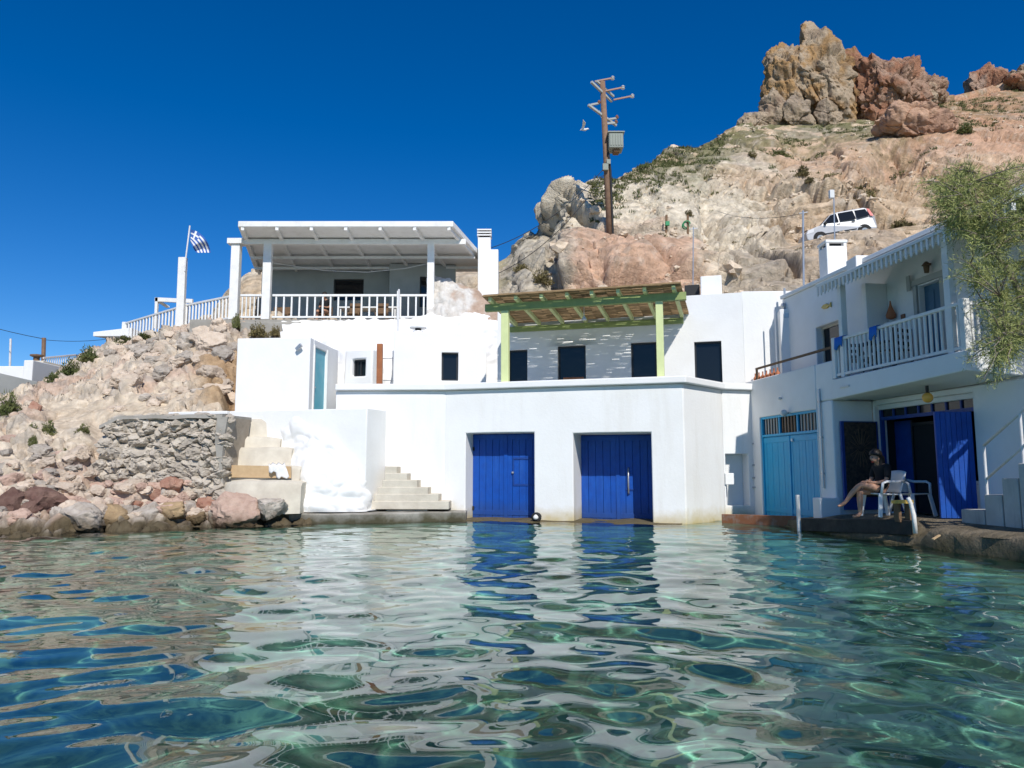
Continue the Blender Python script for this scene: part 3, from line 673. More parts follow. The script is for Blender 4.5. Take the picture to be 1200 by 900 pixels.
# slipway sill at the doors' feet
sv, sf = [], []; ns = 46
for k in range(ns + 1):
    a = -0.5 + (plM.L - 0.1 + 0.5) * k / ns; nn = mnoise.noise(Vector((a * 1.4, 3, 0)))
    w_ = 0.42 + 0.22 * nn; h_ = 0.02 + 0.05 * mnoise.noise(Vector((a * 1.1, 9, 0))) - 0.02 * a / plM.L
    sv += [plM.P(a, -0.6, w_ + 0.35), plM.P(a, h_ - 0.12, w_ + 0.12), plM.P(a, h_ - 0.02, w_), plM.P(a, h_ + 0.02, 0.0), plM.P(a, h_ + 0.02, -1.2)]
for k in range(ns):
    for j in range(4): sf.append((k * 5 + j, k * 5 + 5 + j, k * 5 + 6 + j, k * 5 + 1 + j))
struct(mk('slipway', sv, sf, M['ledge'], smooth=True))
# upper storey set back behind the terrace
def mirrored_window(parent, pl, hole, depth, mf=None, bars=0, sill=False, pane=None):
    s0, s1, z0, z1 = hole; mf = mf or M['frame']; q = pl.off(-depth); fw = 0.05
    mb = MB(); mb.pbox(q, s0 - 0.01, s0 + fw, z0, z1, -0.06, 0); mb.pbox(q, s1 - fw, s1 + 0.01, z0, z1, -0.06, 0)
    mb.pbox(q, s0 + fw, s1 - fw, z1 - fw, z1 + 0.01, -0.06, 0); mb.pbox(q, s0 + fw, s1 - fw, z0 - 0.01, z0 + fw, -0.06, 0)
    if bars: mb.pbox(q, (s0 + s1) / 2 - 0.025, (s0 + s1) / 2 + 0.025, z0 + fw, z1 - fw, -0.055, -0.005)
    wdw = mb.go('window', mf, parent)
    mb = MB(); mb.pbox(q, s0 + fw, s1 - fw, z0 + fw, z1 - fw, -0.05, -0.035); mb.go('pane', pane or M['glass'], wdw)
    if sill:
        mb = MB(); mb.pbox(pl, s0 - 0.05, s1 + 0.05, z0 - 0.06, z0, -0.2, 0.05); mb.go('sill', M['white'], wdw)
    return wdw
plU = plM.off(-2.75)
sU0 = plU.hit(583, 400)[0]; sU1 = plU.hit(871, 400)[0]
holes = [pxhole(plU, 595, 618, 410, 446, 3.25), pxhole(plU, 653.5, 686.5, 405, 446, 3.02), pxhole(plU, 739.5, 769.5, 401, 446, 3.02), pxhole(plU, 814, 846, 400, 446, 3.3)]
zU = plU.hit(830, 345)[1]
wall('wall', M['white'], house, plU, sU0, sU1, 2.9, zU, 0.4, holes)
for k, h in enumerate(holes): mirrored_window(house, plU, h, 0.10)
plU2 = Pl(plU.P(sU1, 0), atY(932, 400, 20.35))
wall('wall', M['white'], house, plU2, 0.0, plU2.L, 0.0, zU + 0.03, 0.4)
mb = MB(); mb.prism([plU.P(sU0, zU - 0.03, -0.3), plU.P(sU1, zU - 0.03, -0.3), plU2.P(plU2.L, zU - 0.03, -0.3), plU2.P(plU2.L, zU - 0.03, -4.2), plU.P(sU0, zU - 0.03, -4.2)], (0, 0, -0.25)); mb.go('roof', M['white'], house)
mb = MB(); mb.pbox(plU, sU0, sU0 + 0.35, 2.9, zU, -4.2, -0.41); mb.go('wall', M['white'], house)
ca, cb = plU.off(-0.8).hit(821, 340)[0], plU.off(-0.8).hit(846, 340)[0]; cz = plU.off(-0.8).hit(832, 323)[1]
chm = MB(); chm.pbox(plU, ca, cb, zU - 0.2, cz, -1.4, -0.8); chm.go('chimney', M['white'], house, bevel=0.03)
# folded black sheet beside the chimney
a0, a1 = plU.off(-1.2).hit(802, 350)[0], plU.off(-1.2).hit(820, 350)[0]
mb = MB(); mb.pbox(plU, a0, a1, zU - 0.1, plU.off(-1.2).hit(810, 331)[1], -1.6, -1.5); tag(mb.go('tarpaulin_screen', M['wire'], bevel=0.01), 'small black screen standing on the white roof beside the square chimney', 'screen')
# small letterbox niche and pipe drop at the right flank
mb = MB(); mb.pbox(plD, nz[0] - 0.05, nz[0] + 0.2, nz[2] + 0.45, nz[2] + 0.75, 0.003, 0.06); mb.go('meter_box', M['white'], house, bevel=0.015)
for px_, py_ in ((885.5, 520), (886, 545), (886, 560), (886, 571)):
    s_, z_ = plD.hit(px_ - 3, py_); mb = MB(); mb.pbox(plD, s_ - 0.04, s_ + 0.02, z_ - 0.02, z_ + 0.02, 0.003, 0.08); mb.go('bracket', M['metal'], house)

# ------------------------------------------------------------------ pergola on the terrace
plP = plM.off(-0.16)
perg = T('pergola', 'pale green timber pergola with brown cane roof over the terrace', 'pergola', plP.P(plM.L / 2, 3.0))
zb_f = plP.hit(680, 356)[1]
for xa, xb in ((587, 595.5), (769, 777.5)):
    sa, sb = plP.hit(xa, 400)[0], plP.hit(xb, 400)[0]
    mb = MB(); mb.pbox(plP, sa, sb, 3.0, zb_f - 0.055, -0.16, 0.0); mb.go('post', M['green'], perg, bevel=0.01)
bs0, bs1 = plP.hit(568, 357)[0], plP.hit(804, 347)[0]
mb = MB(); mb.pbox(plP, bs0, bs1, zb_f - 0.05, zb_f + 0.15, -0.15, -0.01); mb.go('front_beam', M['dgreen'], perg, bevel=0.008)
plPB = plU.off(0.12); zbb = plPB.hit(700, 381)[1]
bb0, bb1 = plPB.hit(597, 384)[0], plPB.hit(801, 378)[0]
mb = MB(); mb.pbox(plPB, bb0, bb1, zbb - 0.07, zbb + 0.09, -0.105, 0.0); mb.go('back_beam', M['dgreen'], perg, bevel=0.008)
rpx = [(574, 356), (604, 352), (634, 349), (664, 347), (693, 343), (724, 341), (755, 339), (789, 335)]
plF = plM.off(0.12); rails = []; zt_f = zb_f + 0.15
for px_, py_ in rpx:
    s_ = plF.hit(px_, py_)[0]; sb_ = s_ + (s_ - 3) * 0.02
    a, b_ = plM.P(s_, zt_f + 0.06, 0.12), plM.P(sb_, zbb + 0.15, -2.68); rails.append((a, b_))
    mb = MB(); mb.bar(a, b_, 0.09, 0.12); mb.go('rafter', M['green'], perg, bevel=0.006, seg=1)
# canes: short lengths laid side by side across the rafters with slits between them
rc = random.Random(5); cm = MB()
ends = [rails[0][0] + (rails[0][0] - rails[1][0]) * 0.25] + [r[0] for r in rails[1:-1]] + [rails[-1][0] + (rails[-1][0] - rails[-2][0]) * 0.25]
endb = [rails[0][1] + (rails[0][1] - rails[1][1]) * 0.25] + [r[1] for r in rails[1:-1]] + [rails[-1][1] + (rails[-1][1] - rails[-2][1]) * 0.25]
up = Vector((0, 0, 0.062)); rows = 104
for k in range(7):
    L0, L1, B0, B1 = ends[k], ends[k + 1], endb[k], endb[k + 1]
    for j in range(rows):
        t_ = (j + 0.5) / rows; fk = -0.04 + 1.06 * t_
        a = L0.lerp(B0, fk); b_ = L1.lerp(B1, fk)
        for part in range(2):
            e0, e1 = part * 0.5, part * 0.5 + 0.5
            jit = rc.gauss(0, 0.006); wd = 0.0265 if rc.random() < 0.62 else 0.009
            p = a.lerp(b_, e0 - 0.01) + up + Vector((0, jit, rc.uniform(0, 0.01))); q_ = a.lerp(b_, e1 + 0.01) + up + Vector((0, jit + rc.gauss(0, 0.006), rc.uniform(0, 0.01)))
            cm.bar(p, q_, wd, 0.016)
o = cm.go('cane_roof', M['cane'], perg); o['kind'] = 'stuff'
mb = MB(); mb.bar(ends[0] + Vector((0, -0.03, 0.10)), ends[-1] + Vector((0, -0.03, 0.10)), 0.05, 0.04); mb.go('edge_batten', M['cane'], perg)
# pendant lamp under the pergola
lp = (rails[3][0].lerp(rails[4][0], 0.5)).lerp(rails[3][1].lerp(rails[4][1], 0.5), 0.25); lp = lp + Vector((0, 0, 0.0))
lamp = T('pendant_lamp', 'thin white pendant lamp hanging under the cane pergola roof', 'lamp', lp)
mb = MB(); mb.tube([lp + Vector((0, 0, 0.05)), lp - Vector((0, 0, 0.42))], 0.008, 6); mb.go('cord', M['steelwhite'], lamp)
mb = MB(); mb.lathe(lp - Vector((0, 0, 0.52)), [(0.07, 0), (0.05, 0.05), (0.02, 0.1)], 12); mb.go('lamp_shade', M['steelwhite'], lamp)
# wooden chair back at the middle window
cs = plU.off(0.5); s_, z_ = cs.hit(670, 437)
ch = T('terrace_chair', 'low brown wooden chair on the terrace in front of the middle window', 'chair', cs.P(s_ , 3.0))
mb = MB(); mb.pbox(cs, s_ - 0.3, s_ + 0.3, 3.42, 3.47, -0.25, 0.25); mb.go('seat', M['brown'], ch)
mb = MB(); mb.pbox(cs, s_ - 0.3, s_ + 0.3, 3.72, 3.98, -0.27, -0.23); mb.go('backrest', M['brown'], ch)
for dx_, dd in ((-0.27, -0.25), (0.27, -0.25), (-0.27, 0.22), (0.27, 0.22)):
    mb = MB(); mb.pbox(cs, s_ + dx_ - 0.02, s_ + dx_ + 0.02, 3.0, 3.42 if dd > 0 else 3.9, dd - 0.02, dd + 0.02); mb.go('leg', M['brown'], ch)

# ------------------------------------------------------------------ white block left of the pergola
ablk = T('white_annexe', 'plain white cube annexe with one small dark window beside the pergola', 'annexe')
plA = Pl(atY(461, 420, 22.3), atY(570, 420, 22.6)); zA = plA.hit(515, 389)[1]
hA = pxhole(plA, 517.5, 537, 413, 446)
wall('wall', M['white'], ablk, plA, 0, plA.L, 2.9, zA, 0.35, [hA]); mirrored_window(ablk, plA, hA, 0.14)
ablk.location = plA.P(plA.L / 2, 2.9)
for c_ in ablk.children: c_.matrix_parent_inverse = Matrix.Translation(-ablk.location)
plAR = Pl(plA.P(plA.L, 0), plA.P(plA.L + 0.1, 0, -2.6)); wall('wall', M['white'], ablk, plAR, 0.352, plAR.L, 2.9, zA - 0.01, 0.3)
mb = MB(); mb.pbox(plA, 0.05, plA.L - 0.05, zA - 0.25, zA - 0.03, -2.6, -0.36); mb.go('roof', M['white'], ablk)
mb = MB(); mb.pbox(plA, 0.0, 0.3, 2.9, zA - 0.01, -2.6, -0.352); mb.go('wall', M['white'], ablk)
# chimney cowl, mound and thin pole on its roof
cwl = T('chimney_cowl', 'short white plastered chimney pot with domed cap on the annexe roof', 'chimney', atY(490, 390, 23.6))
p0 = atY(490, 390, 23.6); mb = MB(); mb.lathe((p0.x, p0.y, zA - 0.1), [(0.28, 0), (0.2, 0.12), (0.17, 0.22), (0.17, 0.34)], 16); mb.go('stack', M['white'], cwl, smooth=True)
mb = MB(); mb.lathe((p0.x, p0.y, zA + 0.24), [(0.1, 0), (0.1, 0.09)], 10); mb.go('vent', M['dark'], cwl)
mb = MB(); mb.lathe((p0.x, p0.y, zA + 0.33), [(0.27, 0), (0.28, 0.03), (0.18, 0.09), (0.0, 0.14)], 16); mb.go('cap', M['white'], cwl, smooth=True)
pa, pb_ = atY(466.5, 389, 23.0), atY(467.5, 339, 23.0)
mb = MB(); mb.tube([pa - Vector((0, 0, 0.2)), pb_], 0.03, 8); tag(mb.go('standpipe', M['steelwhite']), 'thin white vent pipe rising from the annexe roof before the balustrade', 'pipe')
# wooden post and small lamp beside the annexe
p0, p1 = atY(445, 449, 22.0), atY(445.3, 403, 22.0)
mb = MB(); mb.bar(Vector((p0.x, p0.y, 2.95)), p1, 0.17, 0.12); tag(mb.go('timber_post', M['brown'], bevel=0.01), 'short varnished brown timber post standing beside the white annexe', 'post')
gate = T('wire_gate', 'thin dark wire frame between brown post and white annexe', 'gate', atY(453, 449, 22.1))
for yy in (420, 446):
    mb = MB(); mb.tube([atY(449, yy, 22.05), atY(461, yy - 0.3, 22.3)], 0.012, 6); mb.go('bar', M['metal'], gate)
mb = MB(); mb.tube([atY(459.5, 447, 22.25), atY(459.8, 418, 22.25)], 0.012, 6); mb.go('bar', M['metal'], gate)

# ------------------------------------------------------------------ whitewashed rock between the houses
def lump(amp, sc1, base=0.0):
    def f(P, px, py):
        return amp * (0.7 * fbm(P * sc1, 3) + 0.5 * np.abs(perlin(P * sc1 * 2.1)) + 0.2 * fbm(P * sc1 * 4, 2)) + base
    return f
wr_cols = [(330, [(470, 24.4), (440, 24.8), (412, 25.2), (392, 25.8), (380, 26.4), (376.5, 26.9)]),
 (385, [(470, 24.2), (440, 24.5), (415, 24.8), (394, 25.3), (379, 26), (376, 26.8)]),
 (430, [(470, 23.3), (440, 23.6), (415, 24.2), (394, 25), (378, 25.9), (374.5, 26.8)]),
 (470, [(470, 24.2), (440, 24.5), (412, 25), (392, 25.4), (378, 25.9), (374, 26.7)]),
 (520, [(470, 25.2), (440, 25.4), (410, 25.6), (388, 25.8), (374, 26.2), (366, 27)]),
 (560, [(470, 25.8), (440, 25.9), (410, 26), (385, 26.2), (370, 26.4), (362, 27)]),
 (592, [(470, 26.2), (440, 26.3), (420, 26.4), (400, 26.4), (386, 26.5), (378, 27)]),
 (620, [(470, 26.5), (450, 26.6), (440, 26.6), (425, 26.7), (410, 26.8), (400, 27)])]
P_, _, _ = loft(wr_cols, 150, 80, lump(0.22, 0.9, -0.05), back=(1.5, 0.0))
wrock = tag(loftobj('whitewashed_rock', P_, M['white']), 'lumpy whitewashed rock face below the balustraded veranda', 'rock face')
# window set in the whitewashed rock
plW = Pl(atY(404, 430, 23.55), atY(440, 430, 23.2))
rw_ = T('rock_window', 'small deep dark window in the lumpy whitewashed rock', 'window', plW.P(0.5, 3.7))
hw = pxhole(plW, 412.5, 428, 421, 441)
wall('surround', M['white'], rw_, plW, hw[0] - 0.28, hw[1] + 0.25, hw[2] - 0.5, hw[3] + 0.32, 0.5, [hw], step=0.12, amp=0.07, bevel=0.05); mirrored_window(rw_, plW, hw, 0.14, bars=1)
for c_ in rw_.children:
    pass

# ------------------------------------------------------------------ hut with the teal door
HA, HB = atY(276.5, 440, 21.7), atY(362.5, 440, 21.5); HC = atY(396, 440, 23.9)
plH = Pl(HA, HB); plHR = Pl(HB, HC); zH = plH.hit(320, 396)[1]
hut = T('flat_roofed_hut', 'white flat-roofed hut with a narrow teal door in its shaded side', 'hut', plH.P(plH.L / 2, 2.8, -1))
wall('wall', M['white'], hut, plH, 0, plH.L, 2.5, zH, 0.3)
hd = pxhole(plHR, 367.5, 382, 409, 500, 2.85)
wall('wall', M['white'], hut, plHR, 0.301, plHR.L, 2.5, zH - 0.005, 0.25, [(max(hd[0], 0.36), hd[1], hd[2], hd[3])])
mb = MB(); mb.pbox(plHR, max(hd[0], 0.36), hd[1], hd[2], hd[3], -0.12, -0.06); dr = mb.go('door', M['teal'], hut)
mb = MB(); mb.lathe(plHR.P(hd[0] + 0.2, 3.75, -0.04), [(0.0, -0.03), (0.03, -0.02), (0.03, 0.02), (0, 0.03)], 8); mb.go('handle', M['metal'], dr)
for a_, b2 in ((max(hd[0], 0.36) - 0.055, max(hd[0], 0.36)), (hd[1], hd[1] + 0.06)):
    mb = MB(); mb.pbox(plHR, a_, b2, hd[2], hd[3] + 0.06, -0.08, 0.03); mb.go('door_frame', M['wood_white'], hut)
mb = MB(); mb.prism([plH.P(0.05, zH - 0.02, -0.29), plH.P(plH.L - 0.05, zH - 0.02, -0.29), plHR.P(plHR.L, zH - 0.02, -0.1), Vector((HA.x, HC.y, zH - 0.02))], (0, 0, -0.2)); mb.go('roof', M['white'], hut)
plHL = Pl((HA.x, HC.y), plH.P(0, 0, -0.301)); wall('wall', M['white'], hut, plHL, 0, plHL.L, 2.5, zH - 0.005, 0.25)
s_, z_ = plH.hit(352, 408); fl_ = T('floodlight', 'small grey floodlight on the front corner of the teal-door hut', 'lamp', plH.P(s_, z_))
mb = MB(); mb.bar(plH.P(s_ - 0.08, z_ - 0.06, 0.10), plH.P(s_ + 0.08, z_ + 0.08, 0.14), 0.07, 0.11); mb.go('lamp_head', M['metal'], fl_, bevel=0.01)
mb = MB(); mb.bar(plH.P(s_, z_, 0.0), plH.P(s_, z_, 0.12), 0.04, 0.04); mb.go('arm', M['metal'], fl_)

# ------------------------------------------------------------------ lower white wall, its rough rock and end pillar
FWA, FWB = atY(196, 483, 20.4), atY(430, 479, 19.0)
plFW = Pl(FWA, FWB); zF = plFW.hit(400, 479)[1]
fwall = T('garden_wall', 'white plastered retaining wall with a lumpy painted rock foot and end pillar', 'retaining wall', plFW.P(plFW.L * 0.8, 0.2))
sA = plFW.hit(268, 500)[0]
wall('wall', M['white'], fwall, plFW, sA, plFW.L, -0.3, zF, 0.45)
plPi = Pl(plFW.P(plFW.L, 0), atY(452, 520, 19.85)); wall('pillar', M['white'], fwall, plPi, 0.002, plPi.L, -0.3, zF + 0.01, 0.44, bevel=0.025)
mb = MB(); mb.pbox(plFW, plFW.hit(200, 482)[0], sA - 0.01, zF - 0.09, zF, -0.7, 0.1); mb.go('white_ledge', M['white'], fwall, bevel=0.02)
mb = MB(); mb.prism([plFW.P(sA, zF - 0.01, -0.44), plFW.P(plFW.L - 0.1, zF - 0.01, -0.44), Vector((plL.A.x, plL.A.y + 2.5, zF - 0.01)), Vector((FWA.x, 24.5, zF - 0.01))], (0, 0, -0.25)); mb.go('yard_floor', M['greyin'], fwall)
rf_cols = [(318, [(600, 20.0), (580, 20.0), (560, 20.0), (530, 20.0), (505, 20.0), (492, 20.0), (486, 20.1)]),
 (332, [(600, 19.5), (580, 19.45), (560, 19.4), (530, 19.4), (505, 19.5), (492, 19.7), (486, 19.9)]),
 (350, [(600, 18.5), (580, 18.55), (555, 18.75), (530, 19.1), (505, 19.3), (494, 19.45), (488, 19.75)]),
 (375, [(600, 18.4), (580, 18.45), (555, 18.6), (535, 18.85), (515, 19.05), (506, 19.25), (500, 19.6)]),
 (405, [(600, 18.6), (585, 18.62), (565, 18.68), (545, 18.8), (530, 18.95), (522, 19.1), (518, 19.4)]),
 (424, [(600, 18.85), (590, 18.88), (575, 18.92), (560, 19.0), (548, 19.1), (541, 19.2), (536, 19.4)]),
 (432, [(600, 19.3), (592, 19.3), (580, 19.32), (570, 19.35), (562, 19.4), (556, 19.45), (552, 19.6)])]
P_, _, _ = loft(rf_cols, 110, 90, lambda P, a, b: 0.16 * fbm(P * 0.9 + 2, 2) + 0.15 * np.abs(perlin(P * 1.7 + 4)) + 0.08 * np.abs(perlin(P * 3.4 + 8)) - 0.06); loftobj('painted_rock', P_, M['white'], None, fwall)
# ------------------------------------------------------------------ quay and narrow stair
qp = [atY(330, 606, 18.35), atY(372, 610.5, 18.3), atY(450, 609.5, 18.45), atY(546, 603.5, 19.35)]
v_top = [Vector((p.x, p.y, 0.24)) for p in (qp[0], qp[1], qp[2], qp[3])]
bm_ = MB(); edge = []
for k in range(40):
    f_ = k / 39 * 3; i_ = min(int(f_), 2); p = v_top[i_].lerp(v_top[i_ + 1], f_ - i_); p = p + Vector((0, 0.05 * mnoise.noise(p * 2.5), 0.012 * mnoise.noise(p * 3 + Vector((5, 0, 0))))); edge.append(p)
vs, fs = [], []
for p in edge:
    nn = mnoise.noise(p * 1.9 + Vector((0, 0, 7))); vs += [p + Vector((0, 0.16 + 0.1 * nn, -0.8)), p + Vector((0, 0.02 + 0.07 * nn, -0.19)), p + Vector((0, 0.0, -0.03)), p + Vector((0, 0.03, 0)), Vector((p.x, 19.94, 0.25))]
for k in range(39):
    for j in range(4): fs.append((k * 5 + j, k * 5 + 5 + j, k * 5 + 6 + j, k * 5 + 1 + j))
fs.append(tuple(range(39 * 5, 39 * 5 + 5)))
struct(mk('quay', vs, fs, M['concrete'], smooth=True, sharp=40))
stair = T('narrow_stair', 'narrow cream cement stair climbing left along the white facade', 'stair', plL.P(plL.hit(500, 590)[0], 0.25, 0.4))
for xa, xb, yt, yb, dep in ((432, 526, 587.5, 596, 0.75), (438.5, 514, 579, 587.5, 0.72), (443, 501.5, 571, 579, 0.70), (448, 489, 562.5, 571, 0.68), (451, 477, 554.5, 562.5, 0.66), (451, 465, 546.5, 554.5, 0.64)):
    q = plL.off(dep); sa, sb = q.hit(xa, yt)[0], q.hit(xb, yt)[0]; z1_ = q.hit(480, yt)[1]; z0_ = q.hit(480, yb)[1] - 0.02
    mb = MB(); mb.pbox(plL, sa, sb, z0_, z1_, 0.002 if xa < 448 else 0.002, dep); mb.go('step', M['stepstone'], stair, bevel=0.015)
mb = MB(); q = plL.off(0.74); mb.pbox(plL, q.hit(452, 590)[0], q.hit(500, 590)[0], 0.1, 0.4, 0.0, 0.6); mb.go('core', M['stepstone'], stair)
# ------------------------------------------------------------------ broad cream steps
bst = T('broad_steps', 'broad cream cement steps beside the dry stone wall', 'steps', atY(305, 590, 18.2))
sy = [(590, 563, 258, 350, 17.95, 0.0), (560, 545, 259, 349, 18.5, 0), (546, 524, 259, 339, 18.95, 0), (526, 511, 260, 326, 19.25, 0), (512, 491, 262, 318, 19.6, 0)]
for k, (yb, yt, xa, xb, Y, _) in enumerate(sy):
    pa, pb_ = atY(xa, yt, Y), atY(xb, yt, Y); zt = pa.z; zb2 = zat(yb, Y) - 0.25
    n_ = 14; vs, fs = [], []
    for i_ in range(n_ + 1):
        p = pa.lerp(pb_, i_ / n_); wob = 0.10 * mnoise.noise(Vector((p.x * 1.6, k * 3.1, 0))) + (0.22 * abs(2 * i_ / n_ - 1) ** 4); dz = 0.04 * mnoise.noise(Vector((p.x * 1.7, k * 5.3, 4))) - 0.05 * abs(2 * i_ / n_ - 1) ** 4
        vs += [(p.x, p.y + wob - 0.06, zb2), (p.x, p.y + wob, zt - 0.09 + dz), (p.x, p.y + wob + 0.10, zt + dz), (p.x, p.y + 1.2, zt + dz + 0.02), (p.x, p.y + 1.2, zb2)]
    for i_ in range(n_):
        for j in range(4): fs.append((i_ * 5 + j, i_ * 5 + 5 + j, i_ * 5 + 6 + j, i_ * 5 + 1 + j))
    fs += [(0, 1, 2, 3, 4), tuple(n_ * 5 + j for j in (4, 3, 2, 1, 0))]
    mk('step', vs, fs, M['stepstone'], bst, smooth=True, sharp=50)
pl1 = [atY(270, 559.5, 18.42), atY(341, 560.5, 18.42), atY(341, 546.5, 18.42), atY(270, 545, 18.42)]
mb = MB(); mb.prism(pl1, (0, 0.05, 0.0)); tag(mb.go('wooden_board', M['tanwood'], bevel=0.006), 'sunbleached tan board leaning on the broad cream steps', 'board')
vs, fs = [], []
for i_ in range(9):
    for j in range(9):
        p = atY(315 + 18 * i_ / 8 + 6 * j / 8 * (i_ / 8), 543 + 17 * j / 8 + 1.5 * math.sin(i_ * 2.1), 18.36 - 0.02 * math.sin(i_ * 1.9 + j) - (0.05 if j > 0 else -0.12)); vs.append(p)
for i_ in range(8):
    for j in range(8):
        if not (i_ < 3 and j > 4): fs.append((i_ * 9 + j, i_ * 9 + j + 1, i_ * 9 + j + 10, i_ * 9 + j + 9))
o = mk('towel', vs, fs, M['whitecloth'], smooth=True); o.modifiers.new('thick', 'SOLIDIFY').thickness = 0.01; tag(o, 'crumpled white towel hanging over the tan board on the steps', 'towel')
# things left on the quay
for (xa, xb, y_, m_, lb) in ((386, 404, 596.5, 'redcloth', 'crumpled red towel lying on the grey quay below the painted rock'), (404, 430, 597, 'whitecloth', 'flat striped pale mat lying on the grey quay beside the red towel')):
    pa, pb_ = atZ(xa, y_ + 2.5, 0.26), atZ(xb, y_ + 2.5, 0.26); vs, fs = [], []
    for i_ in range(11):
        for j in range(5):
            p = pa.lerp(pb_, i_ / 10) + Vector((0.05 * j, 0.09 * j, 0.03 + 0.05 * abs(mnoise.noise(Vector((i_ * 0.7, j * 0.9, xa)))))); vs.append(p)
    for i_ in range(10):
        for j in range(4): fs.append((i_ * 5 + j, i_ * 5 + 5 + j, i_ * 5 + 6 + j, i_ * 5 + 1 + j))
    o = mk('towel' if m_ == 'redcloth' else 'beach_mat', vs, fs, M[m_], smooth=True); o.modifiers.new('thick', 'SOLIDIFY').thickness = 0.02; tag(o, lb, 'towel' if m_ == 'redcloth' else 'mat')
# black mooring buoy / tyre by the first blue door
p = plM.P(plM.hit(632, 600)[0], 0.12, 0.3)
fen = T('rubber_fender', 'black rubber fender ring with white rope beside the first blue door', 'fender', p)
mb = MB(); n_ = 18; ring_ = [p + Vector((plM.u.x * 0.09 * math.cos(a * 6.283 / n_), plM.u.y * 0.09 * math.cos(a * 6.283 / n_), 0.08 * math.sin(a * 6.283 / n_) + 0.0)) for a in range(n_ + 1)]
mb.tube(ring_, 0.045, 8, cap=False); mb.go('ring', M['rubber'], fen, smooth=True)
mb = MB(); mb.lathe(p + Vector((-0.02, -0.05, -0.06)), [(0.0, 0), (0.06, 0.02), (0.07, 0.07), (0.03, 0.12), (0, 0.13)], 10); mb.go('rope_knot', M['whitecloth'], fen, smooth=True)
# ------------------------------------------------------------------ right-hand house with balcony
plR = Pl((6.45, 19.8), (7.55, 12.2)); FLZ = 0.42
rh = T('balcony_house', 'shaded white house with a balustraded balcony over an open garage', 'house', plR.P(3.5, 0.4, -2))
sPil = plR.hit(960, 540)[0]; sNi = plR.hit(978, 540)[0]; sB0 = plR.hit(976, 440)[0]; zSl1, zSl0 = 3.25, 2.82
hT = pxhole(plR, 892, 959, 484, 604, 0.12)
wall('wall', M['white'], rh, plR, -0.4, sPil, -0.5, 3.68, 0.4, [hT], bevel=0.03)
mb = MB(); mb.pbox(plR, sPil + 0.002, sNi, -0.5, zSl0 - 0.003, -0.97, -0.004); mb.go('pillar', M['white'], rh, bevel=0.03)
wall('wall', M['white'], rh, plR, sPil + 0.002, sB0, zSl0, 3.68, 0.4, bevel=0.03)
# turquoise garage door with glazed transom
zt = hT[3]; ztr = plR.hit(925, 508)[1]
td, q, wl = garage_door(rh, plR, (hT[0] + 0.05, hT[1] - 0.05, hT[2], ztr - 0.03), 0.10, M['turq'], nb=9)
mb = MB()
for a_, b2, c_, d_ in ((hT[0], hT[0] + 0.05, hT[2], zt), (hT[1] - 0.05, hT[1], hT[2], zt), (hT[0] + 0.05, hT[1] - 0.05, zt - 0.06, zt), (hT[0] + 0.05, hT[1] - 0.05, ztr - 0.03, ztr + 0.03)):
    mb.pbox(plR, a_, b2, c_, d_, -0.12, -0.04)
mb.go('door_frame', M['turq'], rh, bevel=0.005, seg=1)
npn = 3
for k in range(npn):
    a_ = hT[0] + 0.05 + (hT[1] - hT[0] - 0.1) * k / npn; b2 = hT[0] + 0.05 + (hT[1] - hT[0] - 0.1) * (k + 1) / npn
    mb = MB(); mb.pbox(plR, a_ + 0.03, b2 - 0.03, ztr + 0.03, zt - 0.06, -0.10, -0.09); mb.go('transom_pane', M['glass'], td)
    mb = MB(); mb.pbox(plR, b2 - 0.03, b2 + 0.03, ztr + 0.03, zt - 0.06, -0.115, -0.05); mb.go('transom_bar', M['turq'], td)
    for j in range(5):
        x_ = a_ + (b2 - a_) * (j + 1) / 6; mb = MB(); mb.pbox(plR, x_ - 0.018, x_ + 0.018, ztr + 0.03, zt - 0.06, -0.088, -0.07); mb.go('curtain_strip', M['greyin'] if k != 1 else M['oldwood'], td)
s_, z_ = plR.hit(929, 512); mb = MB(); mb.lathe(q.P(s_ - 0.1, ztr - 0.16, 0.06), [(0, -0.04), (0.035, -0.03), (0.035, 0.03), (0, 0.04)], 8); mb.go('padlock', M['metal'], td)
# upper floor set back behind a strip of terrace
plR2 = plR.off(-1.05); sU = plR2.hit(925, 400)[0] - 0.3; zR = 5.97
hw1 = pxhole(plR2, 957, 990, 378, 440, 3.75); hbd = pxhole(plR2, 1078, 1106, 330, 420, 3.27)
wall('wall', M['white'], rh, plR2, sU, plR.L + 0.3, 2.6, zR, 0.35, [hw1, hbd], bevel=0.02)
mirrored_window(rh, plR2, hw1, 0.16, mf=M['stepstone'])
mb = MB(); mb.pbox(plR2, hbd[0], hbd[1], hbd[2], hbd[3], -0.2, -0.14); dd = mb.go('door', M['slate_blue'], rh)
for j in range(2):
    mb = MB(); w_ = (hbd[1] - hbd[0]); mb.pbox(plR2, hbd[0] + 0.1 + j * w_ / 2, hbd[0] + w_ / 2 - 0.05 + j * w_ / 2, hbd[2] + 0.9, hbd[3] - 0.12, -0.138, -0.125); mb.go('door_panel', M['slate_blue'], dd, bevel=0.01)
mb = MB(); mb.pbox(plR2, hbd[0] - 0.1, hbd[0], hbd[2], hbd[3] + 0.02, 0.003, 0.05); mb.pbox(plR2, hbd[1], hbd[1] + 0.1, hbd[2], hbd[3] + 0.02, 0.003, 0.05); mb.pbox(plR2, hbd[0] - 0.26, hbd[1] + 0.2, hbd[3] + 0.022, hbd[3] + 0.14, 0.003, 0.06); mb.go('door_frame', M['greyin'], rh, bevel=0.006)
mb = MB(); mb.pbox(plR2, hbd[0] - 0.22, hbd[0] - 0.12, hbd[3] - 0.05, hbd[3] + 0.26, 0.062, 0.09); mb.go('cross_bar', M['greyin'], rh)
